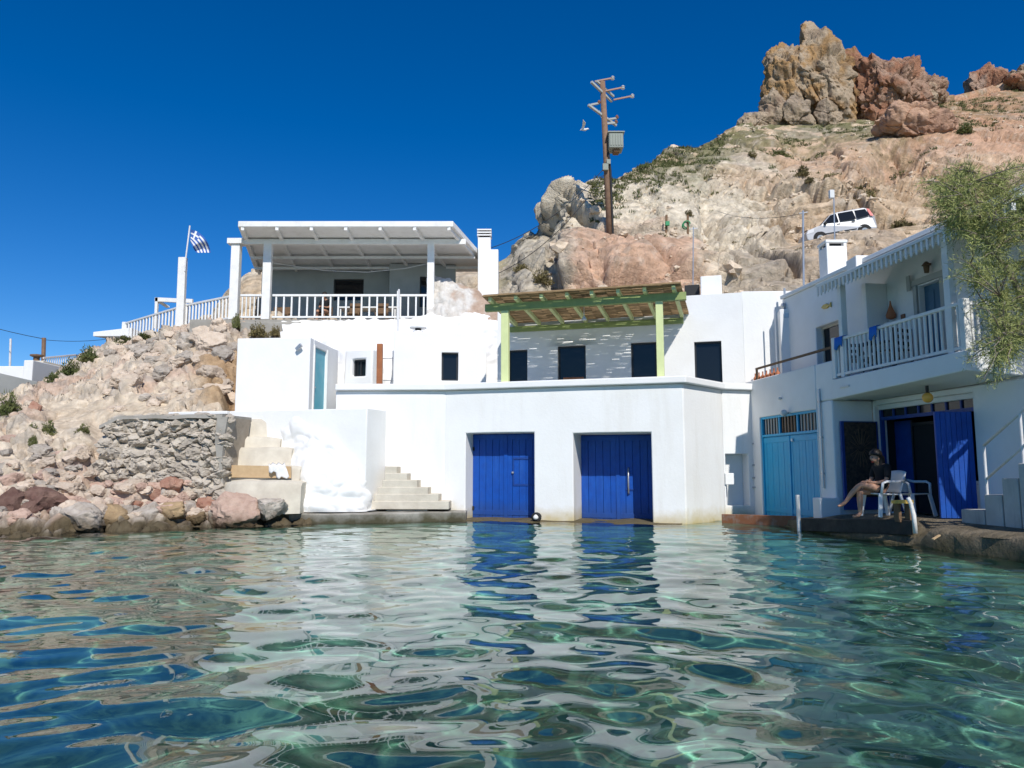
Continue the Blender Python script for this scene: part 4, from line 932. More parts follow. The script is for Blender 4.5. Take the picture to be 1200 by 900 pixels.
# side return wall that closes the balcony's left end
mb = MB(); mb.pbox(plR, sB0 + 0.35, sB0 + 0.5, zSl1, 5.3, -1.045, -0.55); mb.go('screen_wall', M['white'], rh, bevel=0.01)
# balcony slab
mb = MB(); mb.box8([plR.P(sB0 + 0.002, zSl0, 0.03), plR.P(plR.L, zSl0 + 0.12, 0.03), plR.P(plR.L + 0.05, zSl0 + 0.02, -1.4), plR.P(sB0 + 0.002, zSl0, -1.4), plR.P(sB0 + 0.002, zSl1, 0.03), plR.P(plR.L, zSl1 + 0.03, 0.03), plR.P(plR.L + 0.05, zSl1 + 0.03, -1.02), plR.P(sB0 + 0.002, zSl1, -1.02)]); mb.go('balcony_slab', M['white'], rh, bevel=0.02)
# roof with hanging fringe
eA, eB = plR.hit(963, 332)[0], plR.L + 1.2; zE = 5.42
mb = MB(); mb.box8([plR.P(eA, zE - 0.07, 0.16), plR.P(eB, zE - 0.07, 0.16), plR.P(eB, zR - 0.07, -1.05), plR.P(eA, zR - 0.07, -1.05), plR.P(eA, zE, 0.16), plR.P(eB, zE, 0.16), plR.P(eB, zR, -1.05), plR.P(eA, zR, -1.05)]); rfo = mb.go('roof', M['old_white'], rh, bevel=0.01)
mb = MB(); mb.prism([plR2.P(sU, zR + 0.005, 0.06), plR2.P(plR.L + 1.2, zR + 0.005, 0.06), plR2.P(plR.L + 1.2, zR + 0.005, -4.5), plR2.P(sU, zR + 0.005, -4.5)], (0, 0, 0.10)); mb.go('roof_slab', M['white'], rh, bevel=0.02)
nf = 38
fr0 = MB(); fr0.box((-0.024, -0.012, -0.17), (0.024, 0.012, 0.0)); fr0.prism([(-0.024, -0.012, -0.17), (0.024, -0.012, -0.17), (0, -0.012, -0.21)], (0, 0.024, 0))
f0 = fr0.go('fringe_board', M['wood_white'], rfo, local=True)
for k in range(nf):
    o = f0 if k == 0 else f0.copy()
    if k: C.objects.link(o)
    p = plR.P(eA + 0.06 + (eB - eA - 0.12) * k / (nf - 1), zE - 0.072, 0.145); o.matrix_parent_inverse = Matrix.Identity(4)
    o.location = p - rh.location if False else p; o.rotation_euler = (0, 0, plR.ang()); o.matrix_parent_inverse = (wmat(rfo)).inverted()
mb = MB(); mb.bar(plR.P(eA, zE - 0.1, 0.02), plR.P(eB, zE - 0.1, 0.02), 0.08, 0.12); mb.go('eave_beam', M['old_white'], rfo)
# balcony posts and balustrade
for px_, w_ in ((983, 0.13), (1110, 0.15)):
    s_ = plR.hit(px_, 370)[0]; mb = MB(); mb.pbox(plR, s_ - w_ / 2, s_ + w_ / 2, zSl1 + 0.02, zE - 0.13, -0.15, -0.02); mb.go('roof_post', M['old_white'], rh, bevel=0.01)
zr_ = plR.hit(1060, 373)[1]
bal = T('balcony_railing', 'grey-white wooden balustrade with slim square balusters on the balcony edge', 'railing', plR.P(sB0 + 1.5, zSl1))
mb = MB(); mb.bar(plR.P(sB0 + 0.06, zr_ - 0.02, -0.06), plR.P(plR.L - 0.04, zr_ - 0.02, -0.06), 0.09, 0.06); mb.go('top_rail', M['old_white'], bal, bevel=0.01)
mb = MB(); mb.bar(plR.P(sB0 + 0.06, zSl1 + 0.09, -0.06), plR.P(plR.L - 0.04, zSl1 + 0.09, -0.06), 0.07, 0.06); mb.go('bottom_rail', M['old_white'], bal, bevel=0.01)
nb = 27
for k in range(nb):
    s_ = sB0 + 0.16 + (plR.L - sB0 - 0.35) * k / (nb - 1); mb = MB(); mb.tube([plR.P(s_, zSl1 + 0.12, -0.06), plR.P(s_, zr_ - 0.05, -0.06)], [0.027, 0.027], 8); mb.go('baluster', M['old_white'], bal)
for s_ in (sB0 + 0.05, plR.L - 0.05):
    mb = MB(); mb.pbox(plR, s_ - 0.06, s_ + 0.06, zSl1 + 0.02, zr_ + 0.05, -0.12, 0.0); mb.go('newel_post', M['old_white'], bal, bevel=0.01)
# railing return along the slab's end
for k in range(8):
    d_ = -0.2 - 0.11 * k; mb = MB(); mb.tube([plR.P(plR.L - 0.06, zSl1 + 0.05, d_), plR.P(plR.L - 0.06, zr_ - 0.05, d_)], 0.027, 8); mb.go('baluster', M['old_white'], bal)
mb = MB(); mb.bar(plR.P(plR.L - 0.06, zr_ - 0.02, -0.12), plR.P(plR.L - 0.06, zr_ - 0.02, -1.0), 0.08, 0.06); mb.go('top_rail', M['old_white'], bal)
# garage under the balcony: back wall, room coloured near-black for its shade, door leaves
GD = 0.95; plG = plR.off(-GD); gA = sNi + 0.06; gB = plG.hit(1143, 520)[0]
wall('wall', M['white'], rh, plG, sNi + 0.003, plR.L + 2.6, -0.4, zSl0 - 0.004, 0.3, [(gA, gB, FLZ, zSl0 - 0.12)])
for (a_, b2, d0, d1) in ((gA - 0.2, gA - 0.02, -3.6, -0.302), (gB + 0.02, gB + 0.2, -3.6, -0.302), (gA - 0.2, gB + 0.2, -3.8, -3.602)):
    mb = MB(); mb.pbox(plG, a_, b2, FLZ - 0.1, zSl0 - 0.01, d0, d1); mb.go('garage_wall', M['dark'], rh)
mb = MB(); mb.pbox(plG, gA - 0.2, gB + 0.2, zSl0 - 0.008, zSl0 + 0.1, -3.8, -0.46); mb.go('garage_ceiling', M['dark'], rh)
zl = FLZ + 1.93; gm = MB()
gm.pbox(plG, gA, gB, zl + 0.02, zl + 0.09, -0.2, -0.12); gm.pbox(plG, gA, gA + 0.06, FLZ, zSl0 - 0.12, -0.2, -0.12); gm.pbox(plG, gB - 0.06, gB, FLZ, zSl0 - 0.12, -0.2, -0.12); gm.pbox(plG, gA + 0.06, gB - 0.06, zSl0 - 0.19, zSl0 - 0.12, -0.2, -0.12)
gm.go('door_frame', M['navy'], rh)
ng = 7
for k in range(ng):
    a_ = gA + 0.06 + (gB - gA - 0.12) * k / ng; b2 = gA + 0.06 + (gB - gA - 0.12) * (k + 1) / ng
    mb = MB(); mb.pbox(plG, a_ + 0.02, b2 - 0.02, zl + 0.09, zSl0 - 0.19, -0.17, -0.16); mb.go('transom_pane', M['glass'], rh)
    mb = MB(); mb.pbox(plG, b2 - 0.02, b2 + 0.02, zl + 0.09, zSl0 - 0.19, -0.19, -0.13); mb.go('transom_bar', M['navy'], rh)
# inner screen door frame
mb = MB(); sc0, sc1 = gA + 0.55, gA + 1.45
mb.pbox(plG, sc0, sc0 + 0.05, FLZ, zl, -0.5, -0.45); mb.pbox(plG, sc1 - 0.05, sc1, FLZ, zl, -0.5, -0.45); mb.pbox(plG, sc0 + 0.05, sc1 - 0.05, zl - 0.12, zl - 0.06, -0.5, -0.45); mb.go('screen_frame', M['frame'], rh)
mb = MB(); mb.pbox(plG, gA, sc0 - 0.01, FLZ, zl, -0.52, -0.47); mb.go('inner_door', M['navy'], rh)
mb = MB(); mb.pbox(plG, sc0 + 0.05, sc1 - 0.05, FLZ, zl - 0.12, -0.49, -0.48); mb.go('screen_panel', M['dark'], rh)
# open leaves
plLf = Pl(plG.P(gA + 0.03, 0, -0.05), plR.P(sNi + 0.12, 0, -0.12)); plLf = Pl(plLf.B, plLf.A)
lf = MB(); lf.pbox(plLf, 0.0, plLf.L, FLZ + 0.03, zl, -0.05, 0.0); lfo = lf.go('door_leaf', M['navy'], rh)
lfo['label'] = 'dark blue door leaf folded back behind a patterned cloth'
mb = MB(); mb.pbox(plLf, 0.06, plLf.L - 0.05, FLZ + 0.3, zl - 0.02, 0.002, 0.012); mb.go('hanging_cloth', M['pattern'], lfo)
hub = plLf.P(plLf.L * 0.5, FLZ + 1.35, 0.014); fan = MB()
for k in range(18):
    a_ = k / 18 * 6.283; ux = Vector((plLf.u.x, plLf.u.y, 0)); fan.bar(hub + ux * 0.08 * math.cos(a_) + Vector((0, 0, 0.08 * math.sin(a_))), hub + ux * 0.27 * math.cos(a_) + Vector((0, 0, 0.42 * math.sin(a_))), 0.012, 0.006)
fan.go('sunburst', M['oldwood'], lfo)
A_, B_ = atZ(1103, 608.5, FLZ), plG.P(gB - 0.02, 0, 0.02); plOp = Pl(A_, B_)
lf = MB(); lf.pbox(plOp, 0.0, plOp.L, FLZ + 0.02, zl, -0.05, -0.01); op = lf.go('door_leaf', M['blue'], rh); op['label'] = 'blue plank door leaf swung open, dappled with tree shade'
for k in range(7):
    w_ = plOp.L / 7; mb = MB(); mb.pbox(plOp, k * w_ + 0.003, (k + 1) * w_ - 0.003, FLZ + 0.02, zl, -0.009, 0.006); mb.go('board', M['blue'], op, bevel=0.003, seg=1)
# chimney, roof blocks
chm = T('roof_chimney', 'tall white square chimney with dark slots on the balcony house roof', 'chimney', atY(981, 330, 18.6))
p = atY(969, 300, 18.4); p2 = atY(993, 300, 18.4); zc = zat(288, 18.4)
mb = MB(); mb.box((p.x, 18.4, 5.9), (p2.x, 18.9, zc)); mb.go('stack', M['white'], chm, bevel=0.02)
for (xx, yy) in ((p.x, 18.4), (p2.x - 0.08, 18.4), (p.x, 18.82), (p2.x - 0.08, 18.82)):
    mb = MB(); mb.box((xx + 0.005, yy + 0.005, zc), (xx + 0.075, yy + 0.075, zc + 0.09)); mb.go('corner_pier', M['white'], chm)
mb = MB(); mb.box((p.x - 0.02, 18.38, zc + 0.09), (p2.x + 0.02, 18.92, zc + 0.16)); mb.go('cap', M['white'], chm, bevel=0.015)
mb = MB(); mb.box((p.x + 0.1, 18.5, zc - 0.02), (p2.x - 0.1, 18.8, zc + 0.088)); mb.go('flue', M['dark'], chm)
p = atY(1003, 305, 16.4); p2 = atY(1028, 305, 16.4)
mb = MB(); mb.box((p.x, 16.4, 5.7), (p2.x, 16.9, zat(299, 16.4))); tag(mb.go('roof_plinth', M['white'], bevel=0.02), 'low white masonry block on the balcony house roof', 'plinth')
# strip of terrace with brown rail
br = T('brown_handrail', 'thin brown wooden handrail over the turquoise garage door', 'railing', plR.P(1.2, 3.68))
sr0, sr1 = plR.hit(878, 433)[0], sB0 - 0.05; zr0 = 4.02
mb = MB(); mb.bar(plR.P(sr0, zr0, -0.2), plR.P(sr1, zr0, -0.2), 0.05, 0.05); mb.go('top_rail', M['oldwood'], br)
for s_ in (sr0 + 0.03, sr1 - 0.03):
    mb = MB(); mb.bar(plR.P(s_, 3.68, -0.2), plR.P(s_, zr0 - 0.025, -0.2), 0.05, 0.05); mb.go('post', M['oldwood'], br)
mb = MB(); mb.prism([plR.P(-0.3, 3.2, -0.41), plR.P(sB0, 3.2, -0.41), plR.P(sB0, 3.2, -1.0), plR.P(-0.3, 3.2, -1.0)], (0, 0, -0.2)); mb.go('terrace_floor', M['greyin'], rh)
for k in range(7):
    s_, z_ = plR.off(-0.3).hit(885 + 4.4 * k, 437); p = plR.P(s_, 3.68, -0.3)
    mb = MB(); mb.lathe(p, [(0.04, 0), (0.055, 0.03), (0.055, 0.12), (0.02, 0.17), (0.018, 0.24), (0.026, 0.25)], 10); tag(mb.go('clay_bottle', M['terracotta'], smooth=True), 'slim terracotta bottle in the row under the brown handrail', 'bottle', 'clay bottles on the parapet')
# masonry flue and downpipe on the boathouse's end wall
fq = Pl(atY(908, 400, 19.9), atY(928, 400, 19.8))
fl_ = T('wall_flue', 'narrow white flue box with a metal cowl against the white end wall', 'flue', fq.P(0.2, 3.6))
zz0, zz1 = 3.3, fq.hit(918, 362)[1]
mb = MB(); mb.pbox(fq, 0.15, fq.L, zz0, zz1, -0.5, 0.0); mb.go('shaft', M['white'], fl_, bevel=0.02)
mb = MB(); mb.pbox(fq, 0.25, 0.4, zz1 - 0.25, zz1 - 0.13, 0.002, 0.015); mb.go('grille', M['metal'], fl_)
mb = MB(); mb.tube([fq.P(0.33, zz1, -0.2), fq.P(0.33, zz1 + 0.62, -0.2)], 0.03, 8); mb.lathe(fq.P(0.28, zz1 + 0.02, -0.15), [(0.05, 0), (0.09, 0.08), (0.06, 0.16), (0.0, 0.18)], 10); mb.go('cowl', M['metal'], fl_)
mb = MB(); mb.tube([fq.P(0.02, 3.6, 0.05), fq.P(0.02, zz1 - 0.02, 0.05)], 0.02, 8); mb.go('pipe', M['metal'], fl_)
# lamps and wall ornaments
def globe(px_, py_, pl, d, r, m_, label):
    s_, z_ = pl.hit(px_, py_); p = pl.P(s_, z_, d); t_ = T('globe_lamp', label, 'lamp', p)
    prof = [(max(0.001, r * math.sin(a * math.pi / 12)), -r * math.cos(a * math.pi / 12)) for a in range(13)]
    mb = MB(); mb.lathe(p, prof, 18); mb.go('globe', m_, t_, smooth=True); return t_, p
qs = plR.off(-0.35); tl, p = globe(1087, 466, qs, 0.0, 0.095, M['orange'], 'round orange globe lamp hanging under the balcony slab')
mb = MB(); mb.tube([p + Vector((0, 0, 0.09)), Vector((p.x, p.y, zSl0 + 0.03))], 0.03, 8); mb.go('holder', M['wire'], tl)
tl, p = globe(924, 484, plR, 0.12, 0.085, M['opal'], 'round opal globe lamp above the turquoise garage door')
mb = MB(); mb.bar(p + Vector((0, 0, 0)), p - Vector((plR.n.x, plR.n.y, 0)) * 0.12, 0.04, 0.04); mb.go('holder', M['metal'], tl)
tl, p = globe(916, 467, plR, 0.05, 0.04, M['opal'], 'tiny white lamp on the wall above the turquoise door')
mb = MB(); mb.bar(p, p - Vector((plR.n.x, plR.n.y, 0)) * 0.05, 0.03, 0.03); mb.go('holder', M['metal'], tl)
s_, z_ = plR2.hit(1091, 314); p = plR2.P(s_, z_, 0.1); lt = T('wall_lantern', 'small dark lantern on the wall above the balcony door', 'lamp', p)
mb = MB(); mb.lathe(p - Vector((0, 0, 0.1)), [(0.045, 0), (0.06, 0.14), (0.09, 0.15), (0.03, 0.22)], 8); mb.go('lamp_body', M['oldwood'], lt)
mb = MB(); mb.bar(p + Vector((0, 0, 0.08)), plR2.P(s_, z_ + 0.08, 0.0), 0.03, 0.03); mb.go('arm', M['wire'], lt)
s_, z_ = plR2.hit(1049, 368); p = plR2.P(s_, z_ - 0.12, 0.10)
mb = MB(); mb.lathe(p, [(0.03, 0), (0.09, 0.03), (0.10, 0.1), (0.06, 0.2), (0.025, 0.3), (0.012, 0.4)], 12); tag(mb.go('hanging_gourd', M['terracotta'], smooth=True), 'brown gourd hanging on the balcony back wall', 'ornament')
for (px_, py_, nm) in ((1033, 368, 'small square brown plaque on the balcony back wall left of the gourd'), (1059, 371, 'small dark plaque on the balcony back wall between gourd and door')):
    s_, z_ = plR2.hit(px_, py_); mb = MB(); mb.pbox(plR2, s_ - 0.06, s_ + 0.06, z_ - 0.06, z_ + 0.05, 0.004, 0.03); tag(mb.go('wall_plaque', M['ceramic'], bevel=0.006), nm, 'plaque')
s_, z_ = plR2.hit(969, 359); fp = [(-0.2, 0), (-0.1, 0.06), (0.05, 0.06), (0.14, 0.0), (0.22, 0.06), (0.22, -0.07), (0.14, -0.02), (0.04, -0.06), (-0.1, -0.05)]
mb = MB(); mb.prism([plR2.P(s_ + a_, z_ + b2, 0.004) for a_, b2 in fp], Vector((plR2.n.x, plR2.n.y, 0)) * 0.04); tag(mb.go('wooden_fish', M['gold'], bevel=0.008), 'gilded wooden fish mounted on the white wall left of the balcony', 'ornament')
mb = MB(); s_, z_ = plR.hit(992, 453); mb.pbox(plR, s_ - 0.16, s_ + 0.16, z_ - 0.02, z_ + 0.02, 0.034, 0.06); tag(mb.go('tube_light', M['opal'], bevel=0.008), 'short white tube light on the balcony slab edge', 'lamp')
# conduit down the pillar
s_ = plR.hit(963, 500)[0]; cd = T('conduit', 'grey metal conduit running down the pillar beside the turquoise door', 'pipe', plR.P(s_, 0.5, 0.03))
mb = MB(); mb.tube([plR.P(s_, 0.9, 0.03), plR.P(s_, 3.1, 0.03)], 0.025, 8); mb.go('pipe', M['metal'], cd)
for z_ in (1.2, 2.0, 2.8):
    mb = MB(); mb.pbox(plR, s_ - 0.04, s_ + 0.04, z_, z_ + 0.04, 0.001, 0.06); mb.go('clip', M['metal'], cd)
# balcony furniture
def slat_chair(s_, d_, ang, label, m_=None):
    m_ = m_ or M['blackwood']; p = plR.P(s_, zSl1, d_); t_ = T('balcony_chair', label, 'chair', p)
    Rm = Matrix.Rotation(ang, 3, 'Z'); Lp = lambda x, y, z: p + Rm @ Vector((x, y, z))
    for x_ in (-0.24, 0.24):
        for y_ in (-0.22, 0.22):
            mb = MB(); mb.bar(Lp(x_, y_, 0), Lp(x_, y_, 0.42 if y_ < 0 else 0.85), 0.045, 0.045); mb.go('leg', m_, t_)
    for j in range(5):
        mb = MB(); y_ = -0.2 + 0.1 * j; mb.bar(Lp(-0.25, y_, 0.43), Lp(0.25, y_, 0.43), 0.08, 0.02); mb.go('seat_slat', m_, t_)
    for j in range(3):
        mb = MB(); mb.bar(Lp(-0.22, 0.22, 0.55 + 0.13 * j), Lp(0.22, 0.22, 0.55 + 0.13 * j), 0.02, 0.07); mb.go('back_slat', m_, t_)
    mb = MB(); mb.bar(Lp(-0.24, -0.22, 0.1), Lp(-0.24, 0.22, 0.62), 0.03, 0.03); mb.go('brace', m_, t_)
    return t_
sd = hbd[0]
slat_chair(sd - 1.5, -0.55, plR.ang() + 1.4, 'dark slatted chair on the balcony facing away from the slate blue door')
slat_chair(sd - 0.1, -0.5, plR.ang() - 1.3, 'dark slatted chair on the balcony before the slate blue door')
tb = T('balcony_table', 'dark wooden folding table between the two balcony chairs', 'table', plR.P(sd - 0.8, zSl1, -0.55))
for j in range(4):
    mb = MB(); d_ = -0.8 + 0.14 * j; mb.bar(plR.P(sd - 1.15, zSl1 + 0.7, d_), plR.P(sd - 0.45, zSl1 + 0.7, d_), 0.12, 0.025); mb.go('top_board', M['blackwood'], tb)
for d_ in (-0.78, -0.4):
    for a_, b2 in ((-1.1, -0.5), (-0.5, -1.1)):
        mb = MB(); mb.bar(plR.P(sd + a_, zSl1, d_), plR.P(sd + b2, zSl1 + 0.68, d_), 0.04, 0.04); mb.go('leg', M['blackwood'], tb)
gb = T('slatted_headboard', 'arched white slatted bench back standing on the balcony left end', 'bench', plR.P(sB0 + 0.9, zSl1, -0.75)); g0, g1 = sB0 + 0.5, sB0 + 1.35
for k in range(7):
    s_ = g0 + (g1 - g0) * k / 6; zt2 = zSl1 + 0.75 + 0.3 * math.sin(math.pi * k / 6); mb = MB(); mb.bar(plR.P(s_, zSl1, -0.7), plR.P(s_, zt2, -0.72), 0.05, 0.03); mb.go('slat', M['wood_white'], gb)
mb = MB()
for k in range(12):
    a_, b2 = k / 12, (k + 1) / 12; mb.bar(plR.P(g0 + (g1 - g0) * a_, zSl1 + 0.78 + 0.3 * math.sin(math.pi * a_), -0.72), plR.P(g0 + (g1 - g0) * b2, zSl1 + 0.78 + 0.3 * math.sin(math.pi * b2), -0.72), 0.05, 0.06)
mb.go('arched_rail', M['wood_white'], gb)
mb = MB(); mb.pbox(plR, g0, g1, zSl1 + 0.4, zSl1 + 0.45, -0.7, -0.3); mb.go('seat', M['wood_white'], gb)
for s_ in (g0 + 0.03, g1 - 0.03):
    mb = MB(); mb.bar(plR.P(s_, zSl1, -0.33), plR.P(s_, zSl1 + 0.4, -0.33), 0.05, 0.05); mb.go('leg', M['wood_white'], gb)
for (sa, sb, lb) in ((sB0 + 0.12, sB0 + 0.42, 'blue towel hung over the left end of the balcony railing'), (sB0 + 1.35, sB0 + 1.6, 'small blue towel hung over the balcony railing beside the white bench')):
    vs, fs = [], []; prof = [(-0.13, zr_ - 0.28), (-0.125, zr_ - 0.1), (-0.115, zr_ + 0.02), (-0.06, zr_ + 0.03), (-0.005, zr_ + 0.02), (0.005, zr_ - 0.1), (0.01, zr_ - 0.2)]
    for i_ in range(9):
        for j, (d_, z_) in enumerate(prof): vs.append(plR.P(sa + (sb - sa) * i_ / 8, z_ - (0.05 * math.sin(i_ * 0.8) if j in (0, 6) else 0), d_ + 0.008 * math.sin(i_ * 2.0 + j)))
    for i_ in range(8):
        for j in range(6): fs.append((i_ * 7 + j, i_ * 7 + 7 + j, i_ * 7 + 8 + j, i_ * 7 + 1 + j))
    o = mk('towel', vs, fs, M['towel'], smooth=True); o.modifiers.new('t', 'SOLIDIFY').thickness = 0.012; tag(o, lb, 'towel')

# ------------------------------------------------------------------ terrace slab at the right, planks, stair
vs, fs = [], []; nS, nD = 44, 14
for i_ in range(nS + 1):
    s_ = -1.1 + (plR.L + 3.6 + 1.1) * i_ / nS
    q0 = plR.P(s_, 0); f_ = s_ / plR.L
    outw = np.interp(s_, [-1.1, 2.0, 3.5, 5.0, 6.5, 8.5, 11.3], [0.25, 0.5, 0.72, 0.66, 0.50, 0.42, 0.45])
    outw += 0.10 * mnoise.noise(Vector((s_ * 1.3, 2, 0)))
    ztop = np.interp(s_, [-1.1, 2.0, 4.5, 6.0, 11], [0.12, 0.18, FLZ, FLZ, FLZ + 0.02])
    for j in range(nD + 1):
        t_ = j / nD
        if j < 10:
            d_ = -4.9 + (outw * 0.8 + 4.9) * (j / 9.0); 
            z_ = ztop - 0.42 * max(0.0, (d_ - 0.05)) * (1 if s_ > 5.5 else 0.4) + 0.02 * mnoise.noise(Vector((s_ * 2, d_ * 2, 1))) * (1 if d_ > 0 else 0)
            if s_ < 7.0 and d_ > np.interp(s_, [3.0, 3.6, 6.6, 7.0], [0.60, 0.62, 0.24, 0.3]): z_ = min(z_, 0.09 + 0.03 * mnoise.noise(Vector((s_ * 3, d_ * 3, 2))))
        else:
            k = (j - 9) / 5.0; d_ = outw * (0.8 + 0.3 * k) + 0.07 * mnoise.noise(Vector((s_ * 3, k * 3, 4))); z_ = (0.06 if s_ < 7.0 else ztop - 0.42 * (outw * 0.8 - 0.05)) - 0.13 * k - (0.75 * max(0, k - 0.4)) + 0.05 * mnoise.noise(Vector((s_ * 2.6, k * 4, 8)))
        vs.append(plR.P(s_, z_, d_))
for i_ in range(nS):
    for j in range(nD): a = i_ * (nD + 1) + j; fs.append((a, a + 1, a + nD + 2, a + nD + 1))
struct(mk('waterside_ledge', vs, fs, M['ledge'], smooth=True, sharp=50))
a_, b2 = atY(846, 607, 18.75), atY(938, 611, 17.1)
mb = MB(); mb.box8([Vector((a_.x, a_.y, -0.05)), Vector((b2.x, b2.y, -0.05)), Vector((b2.x + 0.02, b2.y + 0.09, -0.05)), Vector((a_.x + 0.02, a_.y + 0.09, -0.05)), Vector((a_.x, a_.y, zat(602.5, 18.75))), Vector((b2.x, b2.y, zat(605, 17.1))), Vector((b2.x + 0.02, b2.y + 0.09, zat(605, 17.1))), Vector((a_.x + 0.02, a_.y + 0.09, zat(602.5, 18.75)))]); tag(mb.go('edge_plank', M['redwood'], bevel=0.01), 'rusty red-brown plank at the waterline below the turquoise door', 'plank')
a_, b2 = atY(939, 612, 16.2), atY(1069, 618, 13.25)
mb = MB(); mb.box8([Vector((a_.x, a_.y, 0.0)), Vector((b2.x, b2.y, 0.16)), Vector((b2.x + 0.06, b2.y + 0.1, 0.16)), Vector((a_.x + 0.06, a_.y + 0.1, 0.0)), Vector((a_.x, a_.y, zat(607.5, 16.2))), Vector((b2.x, b2.y, zat(609.5, 13.25))), Vector((b2.x + 0.06, b2.y + 0.1, zat(609.5, 13.25))), Vector((a_.x + 0.06, a_.y + 0.1, zat(607.5, 16.2)))]); tag(mb.go('edge_plank', M['blackwood'], bevel=0.012), 'black tarred plank along the ledge in front of the seated woman', 'plank')
p0, p1 = atY(936.5, 617, 16.3), atY(934.5, 580, 16.3)
mb = MB(); mb.bar(p0 - Vector((0, 0, 0.3)), p1, 0.07, 0.07); tag(mb.go('mooring_post', M['old_white'], bevel=0.01), 'upright white mooring post between the red and the black plank', 'post')
p0, p1 = atY(1073, 625, 13.15), atY(1066, 583, 13.15)
mb = MB(); mb.tube([p0, p0.lerp(p1, 0.5) + Vector((0.02, 0, 0)), p0.lerp(p1, 0.85), p1 + Vector((-0.03, 0, 0))], [0.04, 0.038, 0.035, 0.035], 8); tag(mb.go('mooring_post', M['old_white'], smooth=True), 'leaning white post at the end of the black plank', 'post')
bn = T('low_bench', 'low bench with a yellowed board beside the leaning white post', 'bench', atY(1055, 605, 13.6)); c0 = atY(1049, 588, 13.6); c1 = atY(1066, 588, 13.35)
mb = MB(); mb.bar(c0, c1, 0.22, 0.06); mb.go('seat_board', M['yellow'], bn)
for p in (c0.lerp(c1, 0.12), c0.lerp(c1, 0.88)):
    mb = MB(); mb.bar(Vector((p.x, p.y, FLZ - 0.05)), p - Vector((0, 0, 0.03)), 0.05, 0.18); mb.go('leg', M['oldwood'], bn)
p = atY(973, 607, 16.15); zb3 = zat(607, 16.1)
mb = MB(); mb.box((p.x - 0.23, 16.1, zb3 - 0.1), (p.x + 0.23, 16.5, zb3 + 0.42)); tag(mb.go('masonry_block', M['white'], bevel=0.03), 'white plastered block at the foot of the garage pillar', 'block')
p = plG.P(gB - 0.75, FLZ, -0.28)
cb_ = T('storage_chest', 'low white storage chest inside the open garage', 'chest', p); 
mb = MB(); mb.pbox(plG, gB - 1.0, gB - 0.15, FLZ + 0.06, FLZ + 0.62, -0.44, -0.21); mb.go('box', M['plastic'], cb_, bevel=0.02)
mb = MB(); mb.pbox(plG, gB - 1.02, gB - 0.13, FLZ + 0.622, FLZ + 0.68, -0.45, -0.2); mb.go('lid', M['plastic'], cb_, bevel=0.015)
for s_ in (gB - 0.9, gB - 0.25):
    mb = MB(); mb.pbox(plG, s_ - 0.04, s_ + 0.04, FLZ, FLZ + 0.06, -0.4, -0.25); mb.go('foot', M['plastic'], cb_)
p = atZ(1093, 632, 0.3); mb = MB(); mb.bar(p, p + Vector((0.16, 0.10, 0.05)), 0.03, 0.02); tag(mb.go('driftwood_stick', M['tanwood']), 'short pale stick lying on the ledge by the water', 'stick')
# concrete stair at the right end
plS = Pl((7.68, 12.45), (8.06, 9.6)); rst = T('garden_stair', 'stained concrete stair with white tube handrails climbing past the garage', 'stair', plS.P(0.5, FLZ))
stp = [(1126, 1153, 597.5), (1153, 1173.5, 580), (1173.5, 1192.5, 560.5), (1192.5, 1214, 543), (1214, 1238, 524), (1238, 1264, 503), (1264, 1292, 480), (1292, 1325, 456)]
for k, (xa, xb, yt) in enumerate(stp):
    sa, sb = plS.hit(xa, yt)[0], plS.hit(xb, yt)[0]; zz = plS.hit((xa + xb) / 2, yt)[1]
    mb = MB(); mb.pbox(plS, sa, sb - 0.002, FLZ - 0.3, zz, -0.75, 0.0); mb.go('step', M['dirtycon'], rst, bevel=0.015)
hr = [(1149, 522, 598), (1191, 484, 561), (1240, 436, 508)]
tops, mids = [], []
for px_, yt, yb in hr:
    s_, zt2 = plS.hit(px_, yt); z0_ = plS.hit(px_, yb)[1]
    mb = MB(); mb.tube([plS.P(s_, z0_ - 0.1, -0.06), plS.P(s_, zt2, -0.06)], 0.022, 8); mb.go('handrail_post', M['steelwhite'], rst); tops.append(plS.P(s_, zt2, -0.06)); mids.append(plS.P(s_, z0_ + (zt2 - z0_) * 0.48, -0.06))
mb = MB(); mb.tube(tops, 0.024, 8); mb.go('handrail', M['steelwhite'], rst, smooth=True)
mb = MB(); mb.tube(mids, 0.02, 8); mb.go('mid_rail', M['steelwhite'], rst, smooth=True)

# ------------------------------------------------------------------ veranda house, upper left
VY = 27.0; vh = T('veranda_house', 'white house with deep flat-roofed veranda above the rocky bank', 'house', atY(410, 374, VY + 1.5))
zFl = zat(373.5, VY); plV = Pl(atY(271, 340, VY + 0.1), atY(508, 340, VY))
def vpost(xa, xb, ya, yb, Y=VY, th=0.22, nm='post', m_=None):
    a_, b2 = atY(xa, ya, Y), atY(xb, ya, Y); mb = MB(); mb.box((a_.x, Y, zat(yb, Y)), (b2.x, Y + th, a_.z)); return mb.go(nm, m_ or M['old_white'], vh, bevel=0.012)
vpost(309, 318.5, 281, 374); vpost(501, 509, 281, 374); vpost(271, 281, 286, 374, th=0.28)
a_, b2 = atY(267, 279.5, VY), atY(285, 279.5, VY); mb = MB(); mb.box((a_.x, VY - 0.08, zat(285.7, VY)), (b2.x, VY + 0.36, a_.z)); mb.go('post_cap', M['old_white'], vh, bevel=0.01)
